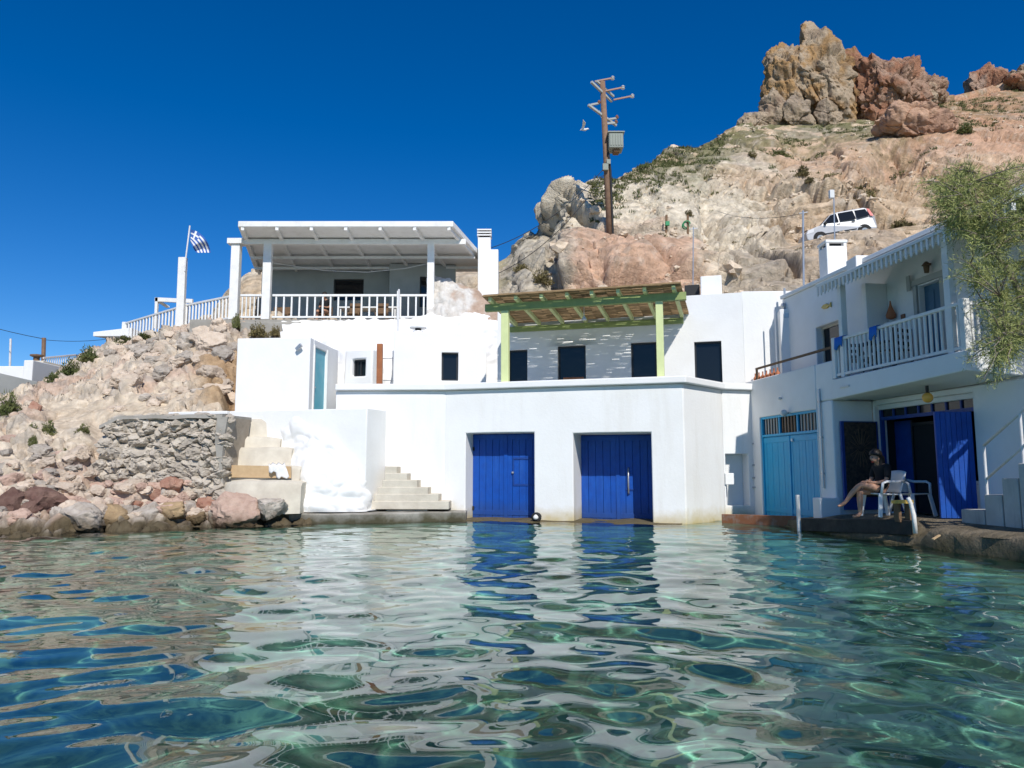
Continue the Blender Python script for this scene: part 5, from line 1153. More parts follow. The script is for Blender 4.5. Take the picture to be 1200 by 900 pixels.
# roof: front edge about 1.5 m ahead of the beam
RY = 25.9; zr1 = zat(265.5, RY); zr1t = zat(259, RY); fA, fB = atY(279, 262, RY), atY(531, 260, RY); bA, bB = atY(300, 310, 31.4), atY(578, 297, 30.0); zb1 = 9.80
mb = MB(); mb.box8([Vector((fA.x, fA.y, zr1)), Vector((fB.x, fB.y, zr1)), Vector((bB.x, 31.3, zb1)), Vector((bA.x, 31.4, zb1)), Vector((fA.x, fA.y, zr1t)), Vector((fB.x, fB.y, zr1t)), Vector((bB.x, 31.3, zb1 + 0.2)), Vector((bA.x, 31.4, zb1 + 0.2))]); vr = mb.go('roof', M['old_white'], vh, bevel=0.015)
for k in range(7):
    t_ = 0.02 + 0.96 * k / 6; a_ = Vector((fA.x, fA.y, zr1)).lerp(Vector((fB.x, fB.y, zr1)), t_) + Vector((0, 0.03, -0.065)); b2 = Vector((bA.x, 31.3, zb1)).lerp(Vector((bB.x, 31.2, zb1)), t_) + Vector((0, 0, -0.065))
    mb = MB(); mb.bar(a_, b2, 0.11, 0.12); mb.go('rafter', M['old_white'], vr)
for f_ in (0.55, 0.8):
    a_ = Vector((fA.x, fA.y, zr1)).lerp(Vector((bA.x, 31.4, zb1)), f_); b2 = Vector((fB.x, fB.y, zr1)).lerp(Vector((bB.x, 31.3, zb1)), f_)
    mb = MB(); mb.bar(a_ - Vector((-0.1, 0, 0.17)), b2 - Vector((0.1, 0, 0.17)), 0.12, 0.10); mb.go('purlin', M['old_white'], vr)
bz = zat(283, VY); a_, b2 = atY(281, 283, VY + 0.1), atY(546, 283, VY + 0.1); mb = MB(); mb.box((a_.x, VY + 0.02, bz - 0.09), (b2.x, VY + 0.2, bz + 0.11)); mb.go('front_beam', M['old_white'], vh, bevel=0.012)
fh = 0.24
# back and side walls of the veranda, their shade put into the grey
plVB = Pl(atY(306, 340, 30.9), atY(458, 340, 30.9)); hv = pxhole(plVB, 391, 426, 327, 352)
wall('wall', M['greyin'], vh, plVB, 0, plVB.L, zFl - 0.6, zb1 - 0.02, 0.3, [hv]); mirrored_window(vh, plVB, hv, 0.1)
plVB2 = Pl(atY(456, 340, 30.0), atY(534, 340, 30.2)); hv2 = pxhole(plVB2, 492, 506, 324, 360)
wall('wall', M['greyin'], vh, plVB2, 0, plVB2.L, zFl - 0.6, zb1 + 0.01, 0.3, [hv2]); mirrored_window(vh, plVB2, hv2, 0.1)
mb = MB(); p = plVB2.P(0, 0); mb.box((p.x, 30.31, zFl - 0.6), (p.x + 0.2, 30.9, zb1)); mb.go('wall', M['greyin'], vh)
mb = MB(); mb.prism([Vector((plVB.A.x - 1.2, VY - 0.1, zFl - 0.05)), Vector((atY(508, 374, VY).x, VY - 0.1, zFl - 0.05)), Vector((plVB2.B.x, 30.6, zFl - 0.05)), Vector((plVB.A.x - 1.2, 31, zFl - 0.05))], (0, 0, -0.5)); mb.go('floor_slab', M['concrete'], vh)
# chimney stack to the right
cx0, cx1 = atY(560, 300, 28.6), atY(584, 300, 28.6); zz = zat(292, 28.6)
mb = MB(); mb.box((cx0.x, 28.6, 6.0), (cx1.x, 29.3, zz)); mb.add([], []); mb.go('chimney_stack', M['white'], vh, bevel=0.03)
cx0, cx1 = atY(560, 280, 28.7), atY(575, 280, 28.7); z2 = zat(278, 28.7)
mb = MB(); mb.box((cx0.x, 28.7, zz - 0.01), (cx1.x, 29.2, z2)); mb.go('chimney_neck', M['white'], vh, bevel=0.02)
for k in range(3):
    zq = z2 + 0.005 + 0.11 * k
    mb = MB(); mb.box((cx0.x + 0.05, 28.75, zq), (cx1.x - 0.05, 29.15, zq + 0.065)); mb.go('chimney_vent', M['dark'], vh)
    mb = MB(); mb.box((cx0.x - 0.03, 28.67, zq + 0.065), (cx1.x + 0.03, 29.23, zq + 0.11)); mb.go('chimney_slab', M['white'], vh)
# balustrade along the veranda and down the bank
ve = T('veranda_balustrade', 'white wooden balustrade with square balusters along the veranda front', 'railing', atY(410, 373, VY))
def rail_run(parent, pa, pb_, hgt, n, w_=0.055, m_=None, lower=0.08, rw_=0.09):
    m_ = m_ or M['wood_white']; up = Vector((0, 0, 1))
    mb = MB(); mb.bar(pa + up * hgt, pb_ + up * hgt, rw_, 0.08); mb.go('top_rail', m_, parent, bevel=0.01)
    mb = MB(); mb.bar(pa + up * lower, pb_ + up * lower, rw_ * 0.8, 0.07); mb.go('bottom_rail', m_, parent, bevel=0.01)
    for k in range(n):
        p = pa.lerp(pb_, (k + 0.5) / n); mb = MB(); mb.bar(p + up * (lower + 0.035), p + up * (hgt - 0.04), w_, w_); mb.go('baluster', m_, parent)
zt3 = zat(345.5, VY); p0 = atY(318.5, 373, VY + 0.1); p1 = atY(501, 373, VY + 0.1); p0.z = p1.z = zFl
rail_run(ve, p0, p1, zt3 - zFl, 20)
mb = MB(); p = atY(467, 345, VY - 0.02); mb.box((p.x - 0.05, VY - 0.06, zFl - 0.3), (p.x + 0.05, VY + 0.02, zt3 + 0.14)); mb.go('post', M['wood_white'], ve)
p0 = atY(281, 373, VY + 0.1); p1 = atY(309, 373, VY + 0.1); p0.z = p1.z = zFl
lb_ = T('balustrade_panel', 'short white balustrade panel between the capped post and the veranda', 'railing', p0.lerp(p1, 0.5)); rail_run(lb_, p0, p1, zt3 - zFl, 6, 0.04)
sb_ = T('sloping_balustrade', 'long white balustrade running back along the top of the rocky bank', 'railing', atY(210, 395, 30))
q0 = atY(271, 374, VY + 0.2); q1 = atY(216, 387, 29.3); q2 = atY(145, 404, 33.3)
q0.z = zFl; h3 = zt3 - zFl
def topz(px_, py_, Y): return zat(py_, Y)
q1.z = topz(216, 358, 29.3) - h3; q2.z = topz(145, 378, 33.3) - h3 * 1.05
rail_run(sb_, q0, q1, h3, 14, 0.06); rail_run(sb_, q1, q2, h3, 19, 0.06)
for p in (q0, q1, q2):
    mb = MB(); mb.box((p.x - 0.09, p.y - 0.09, p.z - 0.2), (p.x + 0.09, p.y + 0.09, p.z + h3 + 0.06)); mb.go('post', M['wood_white'], sb_)
# flag post and flag
fp_ = T('flag_post', 'tall white timber post carrying a flagpole beside the sloping balustrade', 'post', q1)
pA = atY(211, 384, 29.1); pB = atY(214.5, 302, 29.1); mb = MB(); mb.bar(pA, pB, 0.30, 0.2); mb.go('post', M['old_white'], fp_, bevel=0.012)
pC = atY(218, 300, 29.0); pD = atY(222.5, 264.5, 29.0); mb = MB(); mb.tube([atY(216.5, 318, 29.0), pC, pD], 0.03, 8); mb.go('pole', M['steelwhite'], fp_)
flg = T('flag', 'blue and white striped flag with a white cross flying from the pole', 'flag', pD)
c00 = atY(223.5, 270, 29.0); fw_, fh_ = atY(245, 270, 29.0).x - c00.x, 0.0
nu, nv = 27, 18
def flagpt(u, v):
    x_ = 223.5 + (23.5 - 17 * v) * u + 4 * u * (1 - u) * 3.5 * (1 - v); y_ = 269 + 15 * v * (1 - u) + 27 * u - 4 * u * (1 - u) * (5 - 6 * v)
    return atY(x_, y_, 29.0 + 0.12 * math.sin(u * 8 + v * 2))
g = [[flagpt(i_ / nu, j / nv) for j in range(nv + 1)] for i_ in range(nu + 1)]
pieces = {}
for i_ in range(nu):
    for j in range(nv):
        st = j // 2
        if i_ < 10 and j < 10:
            key = ('cross', 0, 0) if (4 <= i_ < 6 or 4 <= j < 6) else ('canton_square', i_ > 5, j > 5)
        else: key = ('stripe', st, st % 2 == 0)
        pieces.setdefault(key, MB()).add([g[i_][j], g[i_ + 1][j], g[i_ + 1][j + 1], g[i_][j + 1]], [(0, 1, 2, 3)])
for key, mb in pieces.items():
    blue = key[0] == 'canton_square' or (key[0] == 'stripe' and key[2])
    o = mb.go(key[0], M['flagblue'] if blue else M['whitecloth'], flg)
    bm = bmesh.new(); bm.from_mesh(o.data); bmesh.ops.remove_doubles(bm, verts=bm.verts, dist=1e-5); bm.to_mesh(o.data); bm.free()
    o.modifiers.new('t', 'SOLIDIFY').thickness = 0.008
# timber frame and flat canopy beyond the balustrade
tf = T('bare_pergola', 'small bare white timber pergola frame behind the sloping balustrade', 'pergola', atY(190, 385, 33))
mb = MB(); mb.bar(atY(182.5, 385, 33), atY(184, 349, 33), 0.12, 0.12); mb.go('post', M['old_white'], tf)
mb = MB(); mb.bar(atY(182, 351, 33), atY(226, 353, 33), 0.12, 0.18); mb.go('beam', M['old_white'], tf)
mb = MB(); mb.bar(atY(184, 352, 33), atY(197, 360, 33.5), 0.2, 0.06); mb.go('brace', M['old_white'], tf)
cn = T('flat_canopy', 'flat white concrete canopy at the end of the sloping balustrade', 'canopy', atY(125, 405, 34))
a_, b2 = atY(109, 391, 33), atY(143, 391, 33); mb = MB(); mb.box8([a_ + Vector((0, 0, -0.12)), b2 + Vector((0.4, 0, -0.12)), b2 + Vector((0.4, 2.5, -0.12)), a_ + Vector((0.9, 2.5, -0.12)), a_ + Vector((0, 0, 0.08)), b2 + Vector((0.4, 0, 0.28)), b2 + Vector((0.4, 2.5, 0.28)), a_ + Vector((0.9, 2.5, 0.08))]); mb.go('slab', M['white'], cn, bevel=0.02)
a_ = atY(124, 400, 33.6); mb = MB(); mb.box((a_.x, 33.6, a_.z - 1.6), (a_.x + 0.9, 35, zat(394.5, 33.3))); mb.go('wall', M['greyin'], cn)
# veranda things: clothes line, table, chairs
cl_ = [atY(318, 308, 28.8), atY(380, 317, 28.8), atY(430, 319, 28.8), atY(475, 314.5, 28.8), atY(501, 309, 28.8)]
mb = MB(); mb.tube(cl_, 0.014, 6); tag(mb.go('clothes_line', M['steelwhite']), 'thin white line sagging across the veranda', 'line')
def crate_chair(px_, Y, label, hgt=0.85, w_=0.45):
    p = atY(px_, 374, Y); p.z = zFl - 0.05; t_ = T('veranda_chair', label, 'chair', p)
    mb = MB(); mb.box((p.x - w_ / 2, Y - 0.2, p.z + 0.42), (p.x + w_ / 2, Y + 0.25, p.z + 0.47)); mb.go('seat', M['oldwood'], t_)
    mb = MB(); mb.box((p.x - w_ / 2, Y + 0.2, p.z + 0.55), (p.x + w_ / 2, Y + 0.25, p.z + hgt)); mb.go('backrest', M['oldwood'], t_)
    for dx_ in (-w_ / 2 + 0.025, w_ / 2 - 0.025):
        for yy, hh in ((Y - 0.18, 0.42), (Y + 0.225, hgt)):
            mb = MB(); mb.box((p.x + dx_ - 0.02, yy - 0.02, p.z), (p.x + dx_ + 0.02, yy + 0.02, p.z + hh)); mb.go('leg', M['oldwood'], t_)
crate_chair(329, 28.2, 'dark wooden chair at the left end of the veranda', 0.8, 0.7)
vt = T('veranda_table', 'pale long table behind the veranda balustrade', 'table', atY(430, 374, 28.6)); a_, b2 = atY(398, 357, 28.4), atY(466, 357, 28.4); zt4 = zFl + 0.68
mb = MB(); mb.box((a_.x, 28.2, zt4), (b2.x, 29.0, zt4 + 0.05)); mb.go('top', M['wood_white'], vt)
for xx in (a_.x + 0.05, b2.x - 0.1):
    for yy in (28.25, 28.9):
        mb = MB(); mb.box((xx, yy, zFl - 0.05), (xx + 0.05, yy + 0.05, zt4)); mb.go('leg', M['wood_white'], vt)
crate_chair(415, 28.0, 'wooden chair drawn up to the veranda table, left one', 0.9); crate_chair(447, 28.0, 'wooden chair drawn up to the veranda table, right one', 0.9)
# whitewashed rocks beside the veranda
mr_cols = [(500, [(378, 26.9), (360, 27.0), (345, 27.3), (334, 27.8), (329, 28.4)]), (520, [(378, 26.7), (360, 26.8), (345, 27.1), (333, 27.5), (327, 28.2)]), (545, [(378, 26.6), (365, 26.7), (352, 27), (342, 27.5), (336, 28.2)]), (570, [(378, 26.6), (370, 26.7), (362, 27), (354, 27.4), (349, 28)]), (592, [(378, 26.6), (375, 26.8), (371, 27.1), (368, 27.4), (366, 28)])]
P_, mx_, my_ = loft(mr_cols, 90, 50, lump(0.22, 1.3, 0.0), back=(2.0, 0.1))
Pf = P_.reshape(-1, 3); c = np.tile(np.array((0.74, 0.72, 0.68)), (len(Pf), 1)); c = mixc(c, (0.50, 0.36, 0.27), sstep(535, 560, mx_ + 30 * fbm(Pf * 1.5, 3)) * 0.9)
tag(loftobj('rock_outcrop', P_, M['bank'], c), 'half whitewashed rock outcrop beside the veranda chimney', 'rock outcrop')
# houses further left
fw = T('garden_wall', 'long plain grey-white wall with a stepped top at the far left', 'wall', atY(20, 470, 25)); 
pw = Pl(atY(-120, 455, 22.5), atY(52, 455, 26.5)); zs = pw.hit(20, 444)[1]
mb = MB(); mb.box8([pw.P(0, 2.0, 0), pw.P(pw.L, 2.0, 0), pw.P(pw.L, 2.0, -0.3), pw.P(0, 2.0, -0.3), pw.P(0, zs + 0.5, 0), pw.P(pw.L, pw.hit(50, 449)[1], 0), pw.P(pw.L, pw.hit(50, 449)[1], -0.3), pw.P(0, zs + 0.5, -0.3)]); mb.go('wall', M['greyin'], fw, bevel=0.02)
fh2 = T('low_house', 'low white house with a parapet and square chimney at the far left', 'house', atY(20, 455, 30))
for (xa, xb, yt, Y) in ((-60, 28, 429, 30), (28, 39, 422, 29.5), (39, 51, 422.5, 30.5)):
    a_, b2 = atY(xa, yt, Y), atY(xb, yt, Y); mb = MB(); mb.box((a_.x, Y, 3.0), (b2.x - 0.004, Y + 3, a_.z)); mb.go('wall', M['white'] if xb != 51 else M['stepstone'], fh2, bevel=0.03)
p = atY(43, 418, 31); mb = MB(); mb.lathe((p.x, 31, zat(423, 31)), [(0.12, 0), (0.12, 0.15), (0.25, 0.2), (0.25, 0.26), (0.0, 0.3)], 12); mb.go('chimney_cowl', M['oldwood'], fh2)
ff = T('steel_fence', 'thin white tubular fence beyond the green shrubs at the far left', 'fence', atY(75, 440, 33))
f0_, f1_, f2_ = atY(49, 443, 31), atY(86.5, 438, 33), atY(104, 440, 35)
for a_, b2, n_ in ((f0_, f1_, 15), (f1_, f2_, 6)): rail_run(ff, Vector((a_.x, a_.y, a_.z - 0.1)), Vector((b2.x, b2.y, b2.z - 0.1)), 0.95, n_, 0.03, M['steelwhite'], 0.08, 0.05)
for (x_, y0, y1, Y, lb) in ((11, 436, 397, 36, 'thin white antenna mast left of the brown pole at the far left'), (50, 440, 396, 34, 'brown utility pole behind the low white house at the far left')):
    mb = MB(); mb.tube([atY(x_, y0 + 12, Y), atY(x_ + 1.5, y1, Y)], 0.05 if x_ < 20 else 0.09, 8); tag(mb.go('antenna_mast' if x_ < 20 else 'utility_pole', M['steelwhite'] if x_ < 20 else M['pole']), lb, 'mast' if x_ < 20 else 'pole')
# ------------------------------------------------------------------ places on the terrain
def on_loft(P, pys, px0, px1, px_, py_):
    nr, nc = P.shape[:2]; c_ = int(round((px_ - px0) / (px1 - px0) * (nc - 1))); c_ = min(max(c_, 0), nc - 1)
    col = pys.reshape(nr, nc)[:, c_]; r_ = int(np.argmin(np.abs(col - py_))); return Vector(P[r_, c_])
def bankpt(px_, py_): return on_loft(P_b, by_, -260, 520, px_, py_)
def hillpt(px_, py_): return on_loft(P_h, hy, 120, 1550, px_, py_)
# ------------------------------------------------------------------ rocks
def rock_mesh(seed, base=None, cut=10, rough=0.20):
    v, f = (base or ICO3); v = v.copy(); rs = np.random.RandomState(seed)
    for k in range(cut):
        nrm = rs.normal(size=3); nrm /= np.linalg.norm(nrm); lim = 0.55 + 0.3 * rs.rand(); dd = v @ nrm - lim; v -= np.where(dd > 0, dd * 0.95, 0)[:, None] * nrm
    v = v * (1 + rough * fbm(v * 1.6 + seed * 3.1, 3) + 0.10 * ridged(v * 3.2 + seed, 3) - 0.18 * np.clip(0.3 - cells(v * 2.2 + seed)[0], 0, 1))[:, None]
    me = bpy.data.meshes.new('rock'); me.from_pydata(v.tolist(), [], f); me.polygons.foreach_set('use_smooth', [True] * len(f)); me.set_sharp_from_angle(angle=R(28))
    me.materials.append(M['rk_beige']); return me
RM = [rock_mesh(s) for s in range(12)]
rr = random.Random(21)
def put_rock(name, p, w_, h_, dpt, m_, parent=None, rot=None):
    o = bpy.data.objects.new(name, rr.choice(RM)); C.objects.link(o)
    o.material_slots[0].link = 'OBJECT'; o.material_slots[0].material = m_
    o.scale = (w_ / 1.6, dpt / 1.6, h_ / 1.6); o.rotation_euler = rot or (rr.uniform(-0.3, 0.3), rr.uniform(-0.3, 0.3), rr.uniform(-0.5, 0.5))
    o.location = p
    if parent: o.parent = parent; o.matrix_parent_inverse = wmat(parent).inverted()
    return o
special = [(45, 590, 48, 30, 'rk_dark', 'big maroon boulder with flat top at the waterline of the rocky bank'), (9, 590, 34, 30, 'rk_dark', 'dark maroon boulder left of the big flat-topped one at the waterline'),
 (68, 604, 22, 24, 'rk_grey', 'small dark weathered boulder right of the big maroon one'), (203, 608, 36, 20, 'rk_ochre', 'yellow ochre boulder in the waterline row'), (173, 606, 34, 24, 'rk_grey', 'pale grey boulder left of the ochre one at the waterline'),
 (158, 586, 18, 16, 'rk_red', 'small round brick-red rock above the grey boulder'), (188, 580, 16, 14, 'rk_red', 'left one of two orange-red rocks lying together on the bank'), (206, 576, 24, 18, 'rk_red', 'right one of two orange-red rocks lying together on the bank'),
 (218, 590, 24, 16, 'rk_grey', 'flat grey boulder below the orange-red rocks'), (243, 588, 26, 20, 'rk_red', 'reddish rock below the right end of the dry stone wall'), (257, 604, 24, 20, 'rk_grey', 'angular grey boulder at the waterline below the broad steps'),
 (289, 596, 46, 36, 'rk_pink', 'large pinkish boulder at the foot of the broad steps'), (326, 601, 32, 22, 'rk_grey', 'dark rounded boulder between the pink one and the quay'), (133, 607, 40, 32, 'rk_ochre', 'pitted yellowish rock mass at the waterline'),
 (100, 611, 46, 26, 'rk_grey', 'low brown weed-covered rock at the waterline'), (232, 609, 26, 14, 'rk_ochre', 'low ochre rock half under water right of the ochre boulder'), (44, 484, 12, 22, 'rk_red', 'narrow reddish upright rock beside the smooth beige strata')]
for px_, py_, w_, h_, m_, lb in special:
    p = bankpt(px_, min(py_, 616)); k = p.y / F
    tag(put_rock('boulder', Vector((p.x, p.y - (0.05 if px_ < 280 else 0.5), max(p.z, 0.05) if py_ > 595 else p.z)), w_ * k * 0.95, h_ * k * 0.95, w_ * k * 0.8, M[m_]), lb, 'boulder')
nrk = 0
for gy in range(17):
    for gx in range(24):
        px_ = 2 + gx * 11.2 + rr.uniform(-5, 5); py_ = 505 + gy * 6.2 + rr.uniform(-3.5, 3.5)
        if px_ > 262 or (108 < px_ < 258 and py_ < 556) or (px_ < 110 and py_ < 505 + rr.uniform(0, 60)): continue
        if rr.random() < 0.22: continue
        p = bankpt(px_, py_); k = p.y / F; s_ = 7 + 13 * rr.random() ** 1.8
        m_ = rr.choice(['rk_beige', 'rk_beige', 'rk_beige', 'rk_pink', 'rk_grey', 'rk_beige', 'rk_pink'])
        lb = {'rk_beige': 'beige rock in the rubble of the lower bank', 'rk_pink': 'pinkish rock in the rubble of the lower bank', 'rk_grey': 'grey rock in the rubble of the lower bank'}[m_]
        tag(put_rock('rubble_rock', p + Vector((0, -0.02, 0)), s_ * k * 1.15, s_ * k * rr.uniform(0.6, 0.85), s_ * k, M[m_]), lb, 'rock', lb.replace(' rock', ' rocks')); nrk += 1
lr = [(222, 402, 24), (232, 385, 20), (245, 395, 20), (252, 407, 26), (262, 420, 22), (228, 424, 24), (248, 436, 22)]
for k in range(75):
    px_ = rr.uniform(125, 274); lo = float(np.interp(px_, [120, 150, 200, 250, 275], [420, 406, 394, 384, 382])); lr.append((px_, lo + rr.random() ** 1.5 * 75, 9 + 10 * rr.random() ** 1.6))
for (px_, py_, s_) in lr:
    p = bankpt(px_, py_); k = p.y / F
    tag(put_rock('ledge_rock', p, s_ * k * 1.2, s_ * k * 0.85, s_ * k, M[rr.choice(['rk_beige', 'rk_beige', 'rk_grey'])]), 'rough rock in the stack below the white balustrade', 'rock', 'rocks stacked below the balustrade')
# ------------------------------------------------------------------ dry stone wall
plDW = Pl(atY(104, 540, 18.75), atY(262, 540, 18.2))
dsw = T('dry_stone_wall', 'grey dry stone wall with a cement cap beside the broad cream steps', 'stone wall', plDW.P(plDW.L / 2, 0.8))
zt_, zb_ = plDW.hit(190, 488)[1], plDW.hit(190, 585)[1]
vs = []; s0_ = plDW.hit(120, 500)[0]; s1_ = plDW.hit(258, 500)[0]
mb = MB(); mb.box8([plDW.P(s0_ - 0.4, zb_, -0.06), plDW.P(s1_ + 0.1, zb_, -0.06), plDW.P(s1_ + 0.1, zb_, -0.9), plDW.P(s0_, zb_, -0.9), plDW.P(s0_ + 0.1, zt_ - 0.02, -0.18), plDW.P(s1_ + 0.1, zt_ - 0.02, -0.18), plDW.P(s1_ + 0.1, zt_ - 0.02, -1.3), plDW.P(s0_, zt_ - 0.02, -1.3)]); mb.go('mortar_core', M['mortar'], dsw)
z_ = zb_; row = 0
while z_ < zt_ - 0.08:
    hh = rr.uniform(0.11, 0.19); a_ = s0_ - 0.35 + 0.45 * (z_ - zb_) / (zt_ - zb_) + rr.uniform(0, 0.1)
    while a_ < s1_ + 0.02:
        ww = rr.uniform(0.13, 0.36); bt = -0.12 * (z_ - zb_) / (zt_ - zb_)
        p = plDW.P(a_ + ww / 2, z_ + hh / 2 + rr.uniform(-0.045, 0.045), bt - 0.05 + rr.uniform(-0.06, 0.05))
        put_rock('stone', p, ww * 1.25, hh * rr.uniform(1.1, 1.6), 0.34, M['rk_wall'], dsw, (rr.uniform(-0.4, 0.4), rr.uniform(-0.4, 0.4), plDW.ang() + rr.uniform(-0.2, 0.2))); a_ += ww
    z_ += hh; row += 1
vs, fs = [], []
for i_ in range(31):
    s_ = s0_ - 0.05 + (s1_ + 0.12 - s0_) * i_ / 30; e = 0.03 * mnoise.noise(Vector((s_ * 2, 0, 3))); dz = -0.25 * max(0, 0.15 - i_ / 30) / 0.15
    vs += [plDW.P(s_, zt_ - 0.06 + e + dz, 0.05 + e), plDW.P(s_, zt_ + 0.03 + e + dz, 0.04 + e), plDW.P(s_, zt_ + 0.05 + dz, -1.4), plDW.P(s_, zt_ - 0.05 + dz, -1.4)]
for i_ in range(30):
    for j in range(4): fs.append((i_ * 4 + j, i_ * 4 + 4 + j, i_ * 4 + 4 + (j + 1) % 4, i_ * 4 + (j + 1) % 4))
fs += [(0, 1, 2, 3), (123, 122, 121, 120)]; mk('cement_cap', vs, fs, M['concrete'], dsw, smooth=True, sharp=40)
vs, fs = [], []
for j in range(13):
    t_ = j / 12; z_ = zt_ - 0.03 - (zt_ - 0.75) * t_; w_ = 0.22 - 0.10 * math.sin(t_ * 3.1) + 0.05 * mnoise.noise(Vector((t_ * 5, 1, 1))); o_ = 0.04 - 0.1 * math.sin(t_ * 3.1)
    vs += [plDW.P(s1_ + 0.12 - w_ + o_, z_, 0.06 + 0.04 * math.sin(t_ * 7)), plDW.P(s1_ + 0.16 + o_, z_, 0.02), plDW.P(s1_ + 0.10 + o_, z_, -0.5), plDW.P(s1_ + 0.12 - w_ + o_, z_, -0.5)]
for j in range(12):
    for k in range(4): fs.append((j * 4 + k, j * 4 + (k + 1) % 4, j * 4 + 4 + (k + 1) % 4, j * 4 + 4 + k))
fs += [(3, 2, 1, 0), (48, 49, 50, 51)]; mk('cement_end', vs, fs, M['concrete'], dsw, smooth=True, sharp=50)
# concrete strip below the veranda
a_, b2 = atY(281, 395, 26.6), atY(352, 395, 26.6); mb = MB(); mb.box((a_.x, 26.6, zat(394, 26.6) - 1), (b2.x, 27.3, zat(377, 26.6))); tag(mb.go('footing_wall', M['concrete'], bevel=0.03), 'rough grey concrete footing under the veranda post', 'footing')
# ------------------------------------------------------------------ shrubs and grass
def tuft_mesh(seed, n, r, h, lw, ll, up=0.35, stem=None):
    rs = random.Random(seed); vs, fs = [], []
    for k in range(n):
        a_ = rs.uniform(0, 6.283); q = rs.random() ** 0.5; el = rs.random()
        lump_ = 0.75 + 0.35 * math.sin(a_ * 3 + seed) * math.sin(el * 5 + seed)
        c_ = Vector((r * q * math.cos(a_) * lump_ * (1 - 0.45 * el), r * q * math.sin(a_) * lump_ * (1 - 0.45 * el), h * el * lump_ * (1 - 0.35 * q * q)))
        d_ = Vector((rs.gauss(0, 1) + c_.x / r, rs.gauss(0, 1) + c_.y / r, rs.gauss(0, 0.7) + up * 2)).normalized() * ll * rs.uniform(0.6, 1.3)
        x_ = d_.orthogonal().normalized(); x_.rotate(Matrix.Rotation(rs.uniform(0, 6.28), 3, d_.normalized())); x_ *= lw * rs.uniform(0.7, 1.3)
        i0 = len(vs); vs += [c_ - x_, c_ + x_, c_ + d_]; fs.append((i0, i0 + 1, i0 + 2))
    return vs, fs
SHV = [tuft_mesh(s, 900, 1.0, 0.95, 0.045, 0.20) for s in range(4)]
def shrub_mesh(k, m_):
    me = bpy.data.meshes.new('foliage'); me.from_pydata([tuple(v) for v in SHV[k][0]], [], SHV[k][1]); me.materials.append(m_); return me
SHM = {m_: [shrub_mesh(k, M[m_]) for k in range(4)] for m_ in ('leaf', 'dryleaf')}
stm = MB()
for k in range(6):
    a_ = k * 1.05; stm.tube([Vector((0, 0, -0.25)), Vector((0.25 * math.cos(a_), 0.25 * math.sin(a_), 0.3)), Vector((0.5 * math.cos(a_), 0.5 * math.sin(a_), 0.6))], [0.04, 0.025, 0.01], 5)
stm_me = stm.go('stem', M['bark']); STM = stm_me.data; bpy.data.objects.remove(stm_me)
def shrub(p, w_, h_, kind, label, group=None):
    t_ = T('shrub', label, 'shrub', p, group); k = rr.randrange(4); t_.scale = (w_ / 2, w_ / 2, h_); t_.rotation_euler = (0, 0, rr.uniform(0, 6))
    for nm, me in (('foliage', SHM[kind][k]), ('stem', STM)):
        o = bpy.data.objects.new(nm, me); C.objects.link(o); o.parent = t_
for (px_, py_, w_, h_, lb) in [(80, 440, 30, 24, 'dense green shrub at the bank top beside the white fence'), (104, 427, 28, 20, 'dense green shrub at the bank top below the flat canopy'), (62, 449, 20, 16, 'small green shrub between the fence and the low house'), (147, 404, 28, 12, 'low green shrub at the foot of the sloping balustrade'), (170, 398, 22, 9, 'low dry green shrub under the sloping balustrade'), (57, 508, 20, 17, 'bright green tuft on the pale scree beside the smooth strata'), (100, 510, 18, 12, 'small bright green tuft beside the dry stone wall'), (38, 520, 12, 14, 'thin green tuft left of the bright green one'), (38, 508, 14, 12, 'pale green tuft above the thin one on the scree'), (8, 486, 30, 28, 'pale green bush below the long grey wall'), (76, 527, 10, 6, 'tiny green tuft low on the scree')]:
    p = bankpt(px_, py_); k = p.y / F; shrub(p - Vector((0, 0, 0.08)), w_ * k * 1.1, h_ * k * 1.1, 'leaf', lb)
for (px_, py_, w_, h_, Y, lb) in [(302, 395, 30, 18, 26.4, 'yellow-green grass bush below the short balustrade panel'), (322, 394, 16, 14, 26.45, 'yellow-green grass bush beside the concrete footing'), (277, 385, 14, 22, 26.6, 'thin green weed at the foot of the capped post')]:
    p = atY(px_, py_, Y); k = Y / F; shrub(p, w_ * k, h_ * k, 'leaf' if px_ < 290 else 'dryleaf', lb)
